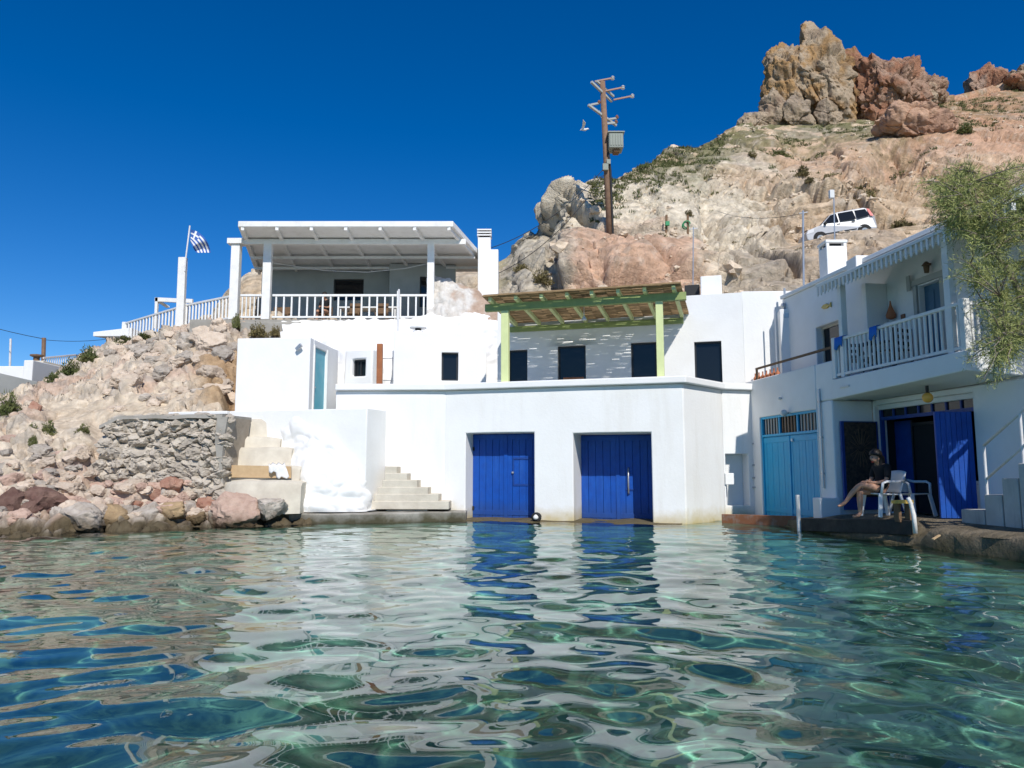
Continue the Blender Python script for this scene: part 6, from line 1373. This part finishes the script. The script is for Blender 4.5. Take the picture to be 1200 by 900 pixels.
for (px_, py_, w_, h_, m_, lb) in [(972, 274, 34, 16, 'dryleaf', 'round dry olive bush in front of the parked car'), (1012, 244, 40, 18, 'dryleaf', 'wide dark dry bush above the parked car'), (1060, 264, 40, 20, 'dryleaf', 'olive bush right of the parked car'), (1040, 268, 24, 12, 'dryleaf', 'low olive bush behind the parked car'), (1078, 282, 30, 14, 'dryleaf', 'dark dry bush on the slope above the fringed eave'), (938, 222, 22, 14, 'dryleaf', 'dry bush on the slope above the car bonnet'), (968, 217, 14, 10, 'dryleaf', 'small dry bush on the open slope'), (946, 232, 16, 8, 'dryleaf', 'low dry bush just below the slope bush'), (915, 178, 26, 10, 'leaf', 'grey-green bush high on the slope'), (990, 232, 12, 8, 'dryleaf', 'tiny dry bush above the car roof'), (882, 190, 18, 8, 'dryleaf', 'small dry bush near the gully'), (805, 258, 14, 8, 'dryleaf', 'dry bush on the pink rock shelf'), (775, 283, 20, 10, 'dryleaf', 'dry bush behind the utility pole foot'), (632, 332, 34, 16, 'dryleaf', 'yellowish bush on the white slope behind the chimney'), (612, 318, 26, 10, 'dryleaf', 'dry bush higher on the white slope behind the chimney'), (1130, 160, 30, 12, 'leaf', 'grey-green bush below the right-hand crag'), (1100, 140, 26, 10, 'leaf', 'green bush under the red crag'), (850, 305, 16, 8, 'leaf', 'small green weed on the rock behind the white roof')]:
    p = hillpt(px_, py_); k = p.y / F; shrub(p - Vector((0, 0, 0.1)), w_ * k, h_ * k * 1.2, m_, lb)
def stuff_tufts(name, label, pts, m_, seed):
    rs = random.Random(seed); vs, fs = [], []
    for p, w_ in pts:
        for k in range(26):
            a_ = rs.uniform(0, 6.283); q = w_ * rs.random() ** 0.5; b_ = p + Vector((q * math.cos(a_), q * math.sin(a_), -0.05)); d_ = Vector((rs.gauss(0, 0.4), rs.gauss(0, 0.4), rs.uniform(0.5, 1.1))) * w_ * 0.8; x_ = Vector((rs.gauss(0, 1), rs.gauss(0, 1), 0)).normalized() * w_ * 0.13
            i0 = len(vs); vs += [b_ - x_, b_ + x_, b_ + d_]; fs.append((i0, i0 + 1, i0 + 2))
    o = mk(name, vs, fs, m_); o['kind'] = 'stuff'; o['label'] = label; o['category'] = 'grass'; return o
rg = random.Random(77); pts = []
for k in range(2600):
    px_ = rg.uniform(690, 1200); sk = float(np.interp(px_, [c_[0] for c_ in hill_cols], [c_[1][-1][0] for c_ in hill_cols]))
    py_ = sk + abs(rg.gauss(0, 20)) + (14 if 900 < px_ < 1090 and rg.random() < 0.8 else 0)
    p = hillpt(px_, py_)
    if mnoise.noise(p * 0.16) > -0.12: pts.append((p, rg.uniform(0.12, 0.34)))
stuff_tufts('hillside_grass', 'sparse olive-green scrub along the crest of the hill', pts, M['leaf'], 3)
pts = [(hillpt(px_, py_), rg.uniform(0.08, 0.2)) for px_, py_ in ((rg.uniform(860, 1190), rg.uniform(150, 300)) for _ in range(420)) if mnoise.noise(hillpt(px_, py_) * 0.22 + Vector((9, 0, 0))) > 0.02]
stuff_tufts('dry_grass', 'dry yellow tufts dotted over the open slope', pts, M['dryleaf'], 4)
# scree: small loose stones on the slopes, too many to count
v1, f1 = icos(2); sv, sf = [], []; rs = np.random.RandomState(8)
for k in range(2600):

    px_, py_ = rs.uniform(640, 1230), rs.uniform(120, 330)
    p = hillpt(px_, py_)
    if mnoise.noise(p * 0.21 + Vector((4, 4, 4))) < 0.12: continue
    s_ = rs.gamma(1.6, 0.05) + 0.02; vv = v1 * (1 + 0.28 * rs.normal(size=(len(v1), 1))) * np.array([1, 1, 0.7]) * s_ + np.array(p); b_ = len(sv); sv += vv.tolist(); sf += [tuple(i_ + b_ for i_ in q_) for q_ in f1]
o = mk('scree', sv, sf, rockmat('scree_stone', (0.66, 0.55, 0.42), (0.50, 0.39, 0.28))); o['kind'] = 'stuff'; o['label'] = 'loose small stones scattered over the hillside'; o['category'] = 'stones'
# ------------------------------------------------------------------ tamarisk tree at the right
rt = random.Random(14)
tree = T('tamarisk_tree', 'feathery green tamarisk tree leaning over the end of the balcony', 'tree', (9.15, 11.6, 0.4))
tm = MB(); tips = []
def limb(pts, r0, r1):
    n_ = len(pts); tm.tube(pts, [r0 + (r1 - r0) * k / (n_ - 1) for k in range(n_)], 7)
def curve(a_, b_, sag, n_=6, jit=0.05):
    return [a_.lerp(b_, k / n_) + Vector((rt.gauss(0, jit), rt.gauss(0, jit), sag * math.sin(math.pi * k / n_))) * (1 if 0 < k < n_ else 0) + (Vector((0, 0, 0))) for k in range(n_ + 1)]
def px3(px_, py_, Y): return atY(px_, py_, Y)
base = Vector((9.15, 11.6, 0.35)); fork = px3(1226, 405, 11.4)
limb(curve(base, fork, 0.0, 6, 0.06), 0.13, 0.085)
mains = [(fork, px3(1168, 300, 11.0)), (fork, px3(1205, 250, 11.6)), (fork, px3(1185, 395, 10.6)), (fork, px3(1260, 280, 11.2)), (fork, px3(1280, 380, 11.8)), (fork, px3(1196, 340, 11.9))]
nodes = []
for a_, b_ in mains:
    pts = curve(a_, b_, 0.12, 7, 0.05); limb(pts, 0.06, 0.025); nodes += pts[3:]
tgt = []
lobes = [((1142, 232), 46, 42, 11.0, 62), ((1105, 222), 26, 28, 10.9, 24), ((1180, 270), 46, 44, 11.2, 50), ((1186, 372), 46, 40, 10.9, 55), ((1152, 318), 36, 26, 10.9, 26), ((1165, 420), 32, 28, 10.6, 24), ((1250, 300), 50, 90, 11.3, 90), ((1205, 215), 40, 30, 11.4, 30), ((1120, 268), 30, 20, 10.9, 14)]
for (cx_, cy_), rx_, ry_, Y_, n_ in lobes:
    for k in range(n_):
        a_ = rt.uniform(0, 6.283); q = rt.random() ** 0.55; tgt.append(px3(cx_ + rx_ * q * math.cos(a_), cy_ + ry_ * q * math.sin(a_), Y_ + rt.gauss(0, 0.45)))
for p in tgt:
    nd = min(nodes, key=lambda q_: (q_ - p).length + (0.6 if q_.z > p.z + 0.2 else 0)); tw = curve(nd, p, 0.06, 4, 0.03); limb(tw, 0.013, 0.004); tips += [(tw[k], tw[k + 1]) for k in range(1, 4)]
    if rt.random() < 0.25: nodes.append(tw[2])
tm.go('trunk', M['bark'], tree, smooth=True)
vs, fs = [], []
for a_, b_ in tips:
    ax = (b_ - a_)
    for k in range(10):
        o_ = a_.lerp(b_, rt.random()); d_ = (ax.normalized() * 0.5 + Vector((rt.gauss(0, 0.7), rt.gauss(0, 0.7), rt.gauss(-0.05, 0.6)))).normalized()
        L_ = rt.uniform(0.10, 0.26); e_ = o_ + d_ * L_ + Vector((0, 0, -0.04))
        for j in range(5):
            c_ = o_.lerp(e_, 0.2 + 0.8 * j / 5); dd_ = (d_ + Vector((rt.gauss(0, 0.5), rt.gauss(0, 0.5), rt.gauss(0, 0.5)))).normalized() * rt.uniform(0.04, 0.085); x_ = dd_.orthogonal().normalized(); x_.rotate(Matrix.Rotation(rt.uniform(0, 6.28), 3, dd_.normalized())); x_ *= rt.uniform(0.0035, 0.007)
            i0 = len(vs); vs += [c_ - x_, c_ + x_, c_ + dd_]; fs.append((i0, i0 + 1, i0 + 2))
mk('crown', vs, fs, M['tama'], tree)
# ------------------------------------------------------------------ utility pole with transformer
PY = 36.8; up_ = T('utility_pole', 'tall brown timber utility pole with crossarms and a grey transformer', 'utility pole', hillpt(715, 279))
pb, pt = atY(716, 292, PY), atY(706, 96, PY)
mb = MB(); mb.tube([pb, pb.lerp(pt, 0.5), pt], [0.20, 0.17, 0.14], 10); mb.go('pole', M['pole'], up_, smooth=True)
def arm(a_, b_, w_=0.12, nm='crossarm', m_=None): mb = MB(); mb.bar(a_, b_, w_, w_); return mb.go(nm, M['greyin'] if m_ in (None, M['old_white']) else m_, up_)
aa = (atY(693, 96, PY - 0.7), atY(717, 119, PY + 0.5)); arm(*aa, 0.11); arm(atY(699, 95, PY - 0.2), atY(719, 113, PY + 0.9), 0.10, m_=M['greyin']); ab = (atY(689.5, 123, PY - 0.6), atY(722, 147, PY + 0.6)); arm(*ab, 0.11)
for (x0, y0, x1, y1) in ((697, 95.5, 718, 91.5), (708, 107, 730, 102.5), (719, 117, 741, 112.5)):
    rod = arm(atY(x0, y0, PY), atY(x1, y1, PY), 0.07, 'insulator_rod', M['ceramic']); p = atY(x1, y1, PY); mb = MB(); mb.lathe(p, [(0.05, -0.1), (0.11, -0.06), (0.05, 0), (0.11, 0.04), (0.05, 0.1)], 8); mb.go('insulator', M['opal'], rod)
for (x0, y0, x1, y1) in ((692, 123, 702, 121), (713, 140, 723, 138.5), (710, 145, 722, 144)):
    arm(atY(x0, y0, PY), atY(x1, y1, PY), 0.09, 'spur', M['old_white']); p = atY(x1, y1, PY); mb = MB(); mb.lathe(p, [(0.07, -0.02), (0.10, 0.06), (0.04, 0.16)], 8); mb.go('insulator', M['ceramic'], up_)
arm(atY(707, 142, PY), atY(702, 130, PY), 0.06, 'brace')
p = atY(720.5, 168, PY - 0.1); tr = MB(); tr.box((p.x - 0.36, p.y - 0.45, p.z - 0.42), (p.x + 0.38, p.y + 0.35, p.z + 0.38)); tro = tr.go('transformer', M['greybox'], up_, bevel=0.04)
for k in range(5):
    mb = MB(); xx = p.x - 0.30 + 0.135 * k; mb.box((xx, p.y - 0.475, p.z - 0.3), (xx + 0.09, p.y - 0.452, p.z + 0.28)); mb.go('cooling_fin', M['greybox'], tro)
mb = MB(); mb.box((p.x - 0.42, p.y - 0.5, p.z + 0.382), (p.x + 0.44, p.y + 0.4, p.z + 0.44)); mb.go('lid', M['greybox'], tro)
for k in range(3):
    mb = MB(); mb.lathe(p + Vector((-0.24 + 0.22 * k, 0, 0.44)), [(0.05, 0), (0.08, 0.06), (0.05, 0.1), (0.08, 0.14), (0.03, 0.24)], 8); mb.go('bushing', M['ceramic'], tro)
mb = MB(); mb.box((p.x - 0.1, p.y - 0.3, p.z - 0.56), (p.x + 0.2, p.y + 0.2, p.z - 0.425)); mb.go('valve_box', M['oldwood'], tro)
for (x_, y_, s_) in ((709.5, 196, 0.14), (713, 190, 0.1)):
    q_ = atY(x_, y_, PY - 0.25); mb = MB(); mb.box(q_ - Vector((s_, 0.1, s_ * 1.2)), q_ + Vector((s_, 0.1, s_ * 1.2))); mb.go('fuse_box', M['greybox'], up_)
mb = MB(); mb.tube([atY(713, 178, PY - 0.2), atY(715.5, 200, PY - 0.22), atY(719, 288, PY - 0.22)], 0.05, 6); mb.go('down_cable', M['wire'], up_)
# overhead wires
def wire(name, a_, b_, sag, label, r_=0.012):
    pts = [a_.lerp(b_, k / 16) - Vector((0, 0, 4 * sag * (k / 16) * (1 - k / 16))) for k in range(17)]; mb = MB(); mb.tube(pts, r_, 5); return tag(mb.go(name, M['wire']), label, 'wire')
wire('overhead_wire', atY(709, 196, PY), atY(571, 292, 29.5), 0.6, 'thin overhead wire from the utility pole to the veranda chimney', 0.016)
wire('overhead_wire', atY(711, 200, PY), atY(560, 330, 29.5), 0.9, 'lower thin overhead wire from the utility pole behind the veranda', 0.016)
wire('overhead_wire', atY(941, 250, 21.5), atY(840, 247, 34), 0.25, 'thin wire from the roof mast to the cliff', 0.008)
wire('overhead_wire', atY(50.5, 397, 34), atY(-200, 300, 40), 0.6, 'wire leaving the brown pole at the far left', 0.015)
wire('overhead_wire', atY(50.5, 398, 34), atY(180, 385, 38), 0.3, 'wire from the brown far-left pole towards the balustrade', 0.012)
for (x0, y0, x1, y1, Y, lb) in ((812, 350, 812.5, 266, 24.5, 'thin grey antenna mast beside the square boathouse chimney'), (942, 340, 941, 247, 21.5, 'galvanised antenna mast behind the right-hand roof'), (979.5, 330, 977, 228, 19.6, 'thin mast rising behind the tall roof chimney')):
    t_ = T('antenna_mast', lb, 'mast', atY(x0, y0, Y)); mb = MB(); mb.tube([atY(x0, y0 + 8, Y), atY(x1, y1, Y)], 0.018 if x0 != 942 else 0.03, 8); mb.go('tube', M['metal'], t_)
    q_ = atY(x1, y1, Y)
    if x0 == 979.5: mb = MB(); mb.box(q_ + Vector((-0.12, -0.05, -0.1)), q_ + Vector((0.0, 0.05, 0.12))); mb.go('junction_box', M['opal'], t_)
    else: mb = MB(); mb.bar(q_ + Vector((-0.12, 0, -0.08)), q_ + Vector((0.14, 0, -0.04)), 0.02, 0.02); mb.go('bracket', M['metal'], t_)
for (x_, y_, lb) in ((780, 262, 'thin stake with a green box on the cliff shelf'), (803, 262, 'leaning stake with a green hose reel on the cliff shelf')):
    p = hillpt(x_, y_ + 12); q_ = atY(x_ + (1 if x_ < 790 else 3), y_ - 10, p.y - 0.4); t_ = T('hose_stake', lb, 'stake', p); mb = MB(); mb.bar(p - Vector((0, 0.4, 0.3)), q_, 0.1, 0.08); mb.go('stake', M['oldwood'], t_)
    c_ = atY(x_ + 2, y_, p.y - 0.55)
    mb = MB()
    if x_ < 790: mb.box(c_ - Vector((0.1, 0.08, 0.1)), c_ + Vector((0.1, 0.08, 0.1)))
    else: mb.tube([c_ + Vector((0.16 * math.cos(k * 0.4189), 0.015 * k, 0.16 * math.sin(k * 0.4189))) for k in range(31)], 0.035, 6)
    mb.go('box' if x_ < 790 else 'hose_reel', M['grn'], t_)
gp = atY(684, 152, 44); gull = T('gull', 'small white gull gliding beside the utility pole', 'bird', gp)
mb = MB(); mb.tube([gp + Vector((-0.22, 0, -0.02)), gp + Vector((-0.1, 0, 0.02)), gp + Vector((0.1, 0, 0.0)), gp + Vector((0.27, 0, 0.06)), gp + Vector((0.33, 0, 0.05))], [0.02, 0.075, 0.08, 0.05, 0.012], 8); mb.go('body', M['whitecloth'], gull, smooth=True)
for s_ in (-1, 1):
    mb = MB(); a_ = gp + Vector((0, 0.03 * s_, 0.04)); mb.prism([a_, a_ + Vector((0.1, 0.3 * s_, 0.22)), a_ + Vector((-0.1, 0.62 * s_, 0.30)), a_ + Vector((-0.1, 0.28 * s_, 0.16)), a_ + Vector((-0.12, 0, 0))], (0, 0, 0.02)); mb.go('wing', M['whitecloth'], gull)
# ------------------------------------------------------------------ parked car on the hill track
cp_ = hillpt(984, 272); car = T('parked_car', 'small silver hatchback parked nose-down on the hill track', 'car', (atY(982, 272, 38.1).x, 38.1, zat(277, 36.65) + 0.02)); CX = car.location.copy()
yaw, pit = R(174), R(8); fwd = Vector((math.cos(yaw) * math.cos(pit), math.sin(yaw) * math.cos(pit), -math.sin(pit))); lft = Vector((-math.sin(yaw), math.cos(yaw), 0)); upv = fwd.cross(lft); 
L3 = lambda x_, y_, z_: CX + fwd * x_ + lft * y_ + upv * z_
prof = [(1.78, 0.32), (1.80, 0.62), (1.68, 0.82), (0.98, 0.98), (0.35, 1.50), (0.0, 1.58), (-1.35, 1.60), (-1.62, 1.48), (-1.76, 0.98), (-1.78, 0.40), (-1.70, 0.28), (1.70, 0.26)]
def hwid(z_): return 0.80 if z_ < 1.0 else 0.80 - 0.20 * (z_ - 1.0) / 0.6
n_ = len(prof); mb = MB(); mb.add([L3(x_, hwid(z_), z_) for x_, z_ in prof] + [L3(x_, -hwid(z_), z_) for x_, z_ in prof], [tuple(range(n_)), tuple(reversed(range(n_, 2 * n_)))] + [(i_, (i_ + 1) % n_, (i_ + 1) % n_ + n_, i_ + n_) for i_ in range(n_)]); body = mb.go('body', M['carpaint'], car, bevel=0.05, seg=3)
def sidequad(pts, off, nm, m_, par, both=True):
    for sg in ((1, -1) if both else (1,)):
        q_ = [L3(x_, sg * (hwid(z_) + off), z_) for x_, z_ in pts]; mb = MB(); mb.prism(q_, lft * sg * 0.012); mb.go(nm, m_, par)
sidequad([(0.86, 1.02), (0.36, 1.45), (0.06, 1.50), (0.06, 1.00)], -0.004, 'window', M['glass'], body); sidequad([(-0.02, 1.00), (-0.02, 1.50), (-0.78, 1.51), (-0.82, 1.00)], -0.004, 'window', M['glass'], body); sidequad([(-0.9, 1.02), (-0.87, 1.50), (-1.42, 1.49), (-1.52, 1.08)], -0.004, 'window', M['glass'], body)
sidequad([(0.0, 0.86), (0.0, 0.90), (0.18, 0.90), (0.18, 0.86)], 0.004, 'door_handle', M['rubber'], body); sidequad([(-0.75, 0.86), (-0.75, 0.91), (-0.57, 0.91), (-0.57, 0.86)], 0.004, 'door_handle', M['rubber'], body)
sidequad([(0.85, 0.44), (0.85, 0.50), (-0.75, 0.50), (-0.75, 0.44)], 0.004, 'rub_strip', M['rubber'], body)
sidequad([(-1.55, 1.05), (-1.48, 1.50), (-1.60, 1.46), (-1.70, 1.02)], 0.006, 'tail_light', M['redlens'], body); sidequad([(1.76, 0.6), (1.66, 0.8), (1.35, 0.86), (1.4, 0.66)], 0.004, 'headlight', M['clear'], body)
mb = MB(); mb.prism([L3(0.94, 0.66, 1.03), L3(0.94, -0.66, 1.03), L3(0.41, -0.56, 1.47), L3(0.41, 0.56, 1.47)], (fwd + upv).normalized() * 0.02); mb.go('windscreen', M['glass'], body)
for sg in (1, -1):
    mb = MB(); q_ = L3(0.75, sg * 0.88, 1.02); mb.bar(q_ - lft * 0.08, q_ + lft * 0.08, 0.1, 0.13); mb.go('wing_mirror', M['rubber'], body)
    for x_ in (1.12, -1.12):
        ax = Matrix((fwd, upv, lft * sg)).transposed(); wh = MB(); wh.lathe(L3(x_, sg * 0.66, 0.28), [(0.15, 0.0), (0.28, 0.01), (0.29, 0.04), (0.29, 0.15), (0.27, 0.175), (0.18, 0.17)], 18, ax); who = wh.go('wheel', M['rubber'], car); rm = MB(); rm.lathe(L3(x_, sg * 0.66, 0.28), [(0.02, 0.15), (0.18, 0.172), (0.17, 0.182), (0.05, 0.165), (0.0, 0.17)], 14, ax); rm.go('rim', M['metal'], who)
        ar = MB(); ar.lathe(L3(x_, sg * 0.79, 0.30), [(0.36, 0.0), (0.36, 0.014), (0.0, 0.014)], 18, ax); ar.go('wheel_arch', M['rubber'], body)
mb = MB(); mb.tube([L3(-0.9, 0.0, 1.6), L3(-1.1, 0, 1.85)], 0.01, 5); mb.go('aerial', M['rubber'], car)
# ------------------------------------------------------------------ chairs and people
def plastic_chair(p, ang, label, m_=None):
    m_ = m_ or M['plastic']; t_ = T('plastic_chair', label, 'chair', p); Rm = Matrix.Rotation(ang, 3, 'Z'); Lp = lambda x, y, z: p + Rm @ Vector((x, y, z))
    def grid(nm, f, nu_, nv_, th):
        vs = [f(i_ / nu_, j / nv_) for i_ in range(nu_ + 1) for j in range(nv_ + 1)]; fs = [(i_ * (nv_ + 1) + j, (i_ + 1) * (nv_ + 1) + j, (i_ + 1) * (nv_ + 1) + j + 1, i_ * (nv_ + 1) + j + 1) for i_ in range(nu_) for j in range(nv_)]
        o = mk(nm, vs, fs, m_, t_, smooth=True); o.modifiers.new('t', 'SOLIDIFY').thickness = th
    grid('seat', lambda u, v: Lp(-0.22 + 0.46 * u, -0.23 + 0.46 * v, 0.42 + 0.02 * u - 0.02 * math.sin(math.pi * v) * math.sin(math.pi * u)), 6, 6, 0.02)
    grid('backrest', lambda u, v: Lp(-0.22 - 0.13 * u - 0.03 * math.sin(math.pi * v), (-0.22 + 0.44 * v) * (1 + 0.06 * u), 0.44 + 0.42 * u - 0.03 * u * (2 * v - 1) ** 2), 6, 6, 0.015)
    for sy_ in (-1, 1):
        mb = MB(); mb.bar(Lp(0.22, 0.22 * sy_, 0.43), Lp(0.29, 0.27 * sy_, 0.0), 0.07, 0.045); mb.go('leg', m_, t_, bevel=0.01)
        mb = MB(); mb.bar(Lp(-0.2, 0.21 * sy_, 0.43), Lp(-0.3, 0.26 * sy_, 0.0), 0.07, 0.045); mb.go('leg', m_, t_, bevel=0.01)
        mb = MB(); mb.tube([Lp(0.22, 0.25 * sy_, 0.43), Lp(0.20, 0.27 * sy_, 0.62), Lp(0.12, 0.27 * sy_, 0.655), Lp(-0.15, 0.26 * sy_, 0.65), Lp(-0.28, 0.24 * sy_, 0.68)], 0.026, 8); mb.go('armrest', m_, t_, smooth=True)
    return t_
def skin_obj(name, V_, E_, R_, mat_, parent, sub=2):
    me = bpy.data.meshes.new(name); me.from_pydata([tuple(v) for v in V_], E_, []); o = link(name, me, parent)
    o.modifiers.new('skin', 'SKIN').use_smooth_shade = True
    if not me.skin_vertices: 
        try: me.skin_vertices.new()
        except Exception: pass
    sk = me.skin_vertices[0].data
    for i_, r_ in enumerate(R_): sk[i_].radius = (r_, r_) if not isinstance(r_, tuple) else r_; sk[i_].use_root = (i_ == 0)
    s_ = o.modifiers.new('sub', 'SUBSURF'); s_.levels = sub; s_.render_levels = sub
    me.materials.append(mat_); return o
def seated(p, ang, label, female, crossed=True):
    t_ = T('person', label, 'person', p); Rm = Matrix.Rotation(ang, 3, 'Z'); Lp = lambda x, y, z: p + Rm @ Vector((x, y, z))
    V_ = []; E_ = []; R_ = []
    def chain(start, pts):
        prev = start
        for (x, y, z, r_) in pts:
            V_.append(Lp(x, y, z)); R_.append(r_); i_ = len(V_) - 1
            if prev is not None: E_.append((prev, i_))
            prev = i_
        return prev
    sp_ = chain(None, [(0, 0, 0.53, 0.14), (-0.03, 0, 0.68, 0.115), (-0.03, 0, 0.85, 0.125), (0.0, 0, 0.96, 0.10)])
    nk = chain(sp_, [(0.045, 0, 1.035, 0.045), (0.09, 0, 1.08, 0.07), (0.125, 0, 1.145, 0.09), (0.14, 0, 1.21, 0.075)])
    chain(nk - 1, [(0.215, 0, 1.09, 0.016)])
    if crossed:
        legs = [[(0.06, -0.09, 0.51, 0.085), (0.26, -0.09, 0.50, 0.08), (0.44, -0.07, 0.49, 0.058), (0.46, -0.05, 0.30, 0.056), (0.47, -0.04, 0.09, 0.034), (0.52, -0.04, 0.045, 0.033), (0.64, -0.04, 0.03, 0.024)],
                [(0.06, 0.09, 0.53, 0.085), (0.26, 0.07, 0.58, 0.08), (0.46, 0.0, 0.63, 0.058), (0.58, -0.10, 0.47, 0.054), (0.69, -0.15, 0.30, 0.034), (0.75, -0.16, 0.25, 0.033), (0.86, -0.16, 0.22, 0.022)]]
    else:
        legs = [[(0.06, s_ * 0.10, 0.51, 0.085), (0.26, s_ * 0.12, 0.50, 0.08), (0.44, s_ * 0.13, 0.49, 0.06), (0.45, s_ * 0.13, 0.28, 0.055), (0.44, s_ * 0.13, 0.08, 0.036), (0.50, s_ * 0.13, 0.045, 0.035), (0.62, s_ * 0.13, 0.03, 0.026)] for s_ in (-1, 1)]
    for lg in legs: chain(0, lg)
    for s_ in (-1, 1):
        hd_ = chain(sp_, [(0.0, 0.15 * s_, 0.95, 0.055), (0.03, 0.20 * s_, 0.82, 0.043), (0.08, 0.21 * s_, 0.70, 0.036), (0.20, 0.13 * s_, 0.66, 0.031), (0.29, 0.07 * s_, 0.67, 0.022), (0.33, 0.05 * s_, 0.675, 0.026)])
        for k in range(4): chain(hd_, [(0.37, 0.05 * s_ + 0.018 * (k - 1.5), 0.685, 0.009), (0.395 + 0.006 * (k in (1, 2)), 0.045 * s_ + 0.018 * (k - 1.5), 0.675, 0.008), (0.405, 0.04 * s_ + 0.018 * (k - 1.5), 0.655, 0.007)])
        chain(hd_ - 1, [(0.31, 0.03 * s_, 0.70, 0.010), (0.335, 0.015 * s_, 0.705, 0.009)])
    skin_obj('body', V_, E_, R_, M['skin'], t_)
    V_, E_, R_ = [], [], []
    sp2 = chain(None, [(0.0, 0, 0.50, 0.165), (-0.03, 0, 0.68, 0.138), (-0.03, 0, 0.85, 0.148), (0.0, 0, 0.965, 0.118), (0.02, 0, 1.01, 0.062)])
    for s_ in (-1, 1): chain(sp2 - 1, [(0.0, 0.155 * s_, 0.955, 0.073), (0.03, 0.205 * s_, 0.83, 0.06), (0.065, 0.215 * s_, 0.74, 0.055)])
    if not female or True:
        for s_ in (-1, 1): chain(0, [(0.12, 0.09 * s_, 0.535, 0.10), (0.2 if female else 0.42, 0.09 * s_, 0.545 if female else 0.5, 0.094 if female else 0.08)])
    skin_obj('clothes', V_, E_, R_, M['blackcloth'], t_)
    v, f = ICO3; hv_ = v * np.array([0.105, 0.098, 0.115]); 
    hv_ = hv_ * (1 + 0.05 * ridged(v * np.array([3, 3, 1]), 2))[:, None]
    pts = []
    for q_ in hv_:
        x, y, z = q_ * 1.08 + np.array([0.105, 0, 1.175])
        if x > 0.16 and z < 1.19: x = 0.16 + (x - 0.16) * 0.15
        if female and z < 1.16: z = 1.16 - (1.16 - z) * 4.0; x = x * 0.7 - 0.03 - 0.22 * (1.16 - z) * (1 if x < 0.12 else 0.1); y *= 0.98
        pts.append(Lp(x, y, z))
    mk('hair', pts, f, M['hair'], t_, smooth=True)
    for s_ in (-1, 1):
        mb = MB(); mb.lathe(Lp(0.205, 0.032 * s_, 1.13), [(0.0, -0.008), (0.009, -0.004), (0.009, 0.004), (0, 0.008)], 8); mb.go('eye', M['hair'], t_)
        mb = MB(); mb.lathe(Lp(0.12, 0.09 * s_, 1.11), [(0.0, -0.03), (0.014, -0.015), (0.017, 0.01), (0, 0.03)], 8); mb.go('ear', M['skin'], t_)
    mb = MB(); mb.bar(Lp(0.19, -0.022, 1.05), Lp(0.19, 0.022, 1.05), 0.012, 0.01); mb.go('mouth', M['redlens'], t_)
    return t_
wp = atY(1036, 606, 14.2); wp.z = FLZ + 0.01
plastic_chair(wp, R(192), 'white plastic armchair in which the woman sits')
seated(wp + Vector((0, 0, -0.03)), R(192), 'woman in black with bare crossed legs seated on a white plastic chair', True)
p = atY(1069, 602, 14.5); p.z = FLZ; plastic_chair(p, R(-70), 'empty white plastic armchair turned towards the open garage')
mpp = atY(381, 374, 28.15); mpp.z = zFl - 0.03
crate_chair(381, 28.2, 'wooden chair under the person on the veranda', 0.8); seated(mpp, R(-100), 'person in a dark shirt sitting behind the veranda balustrade', False, False)
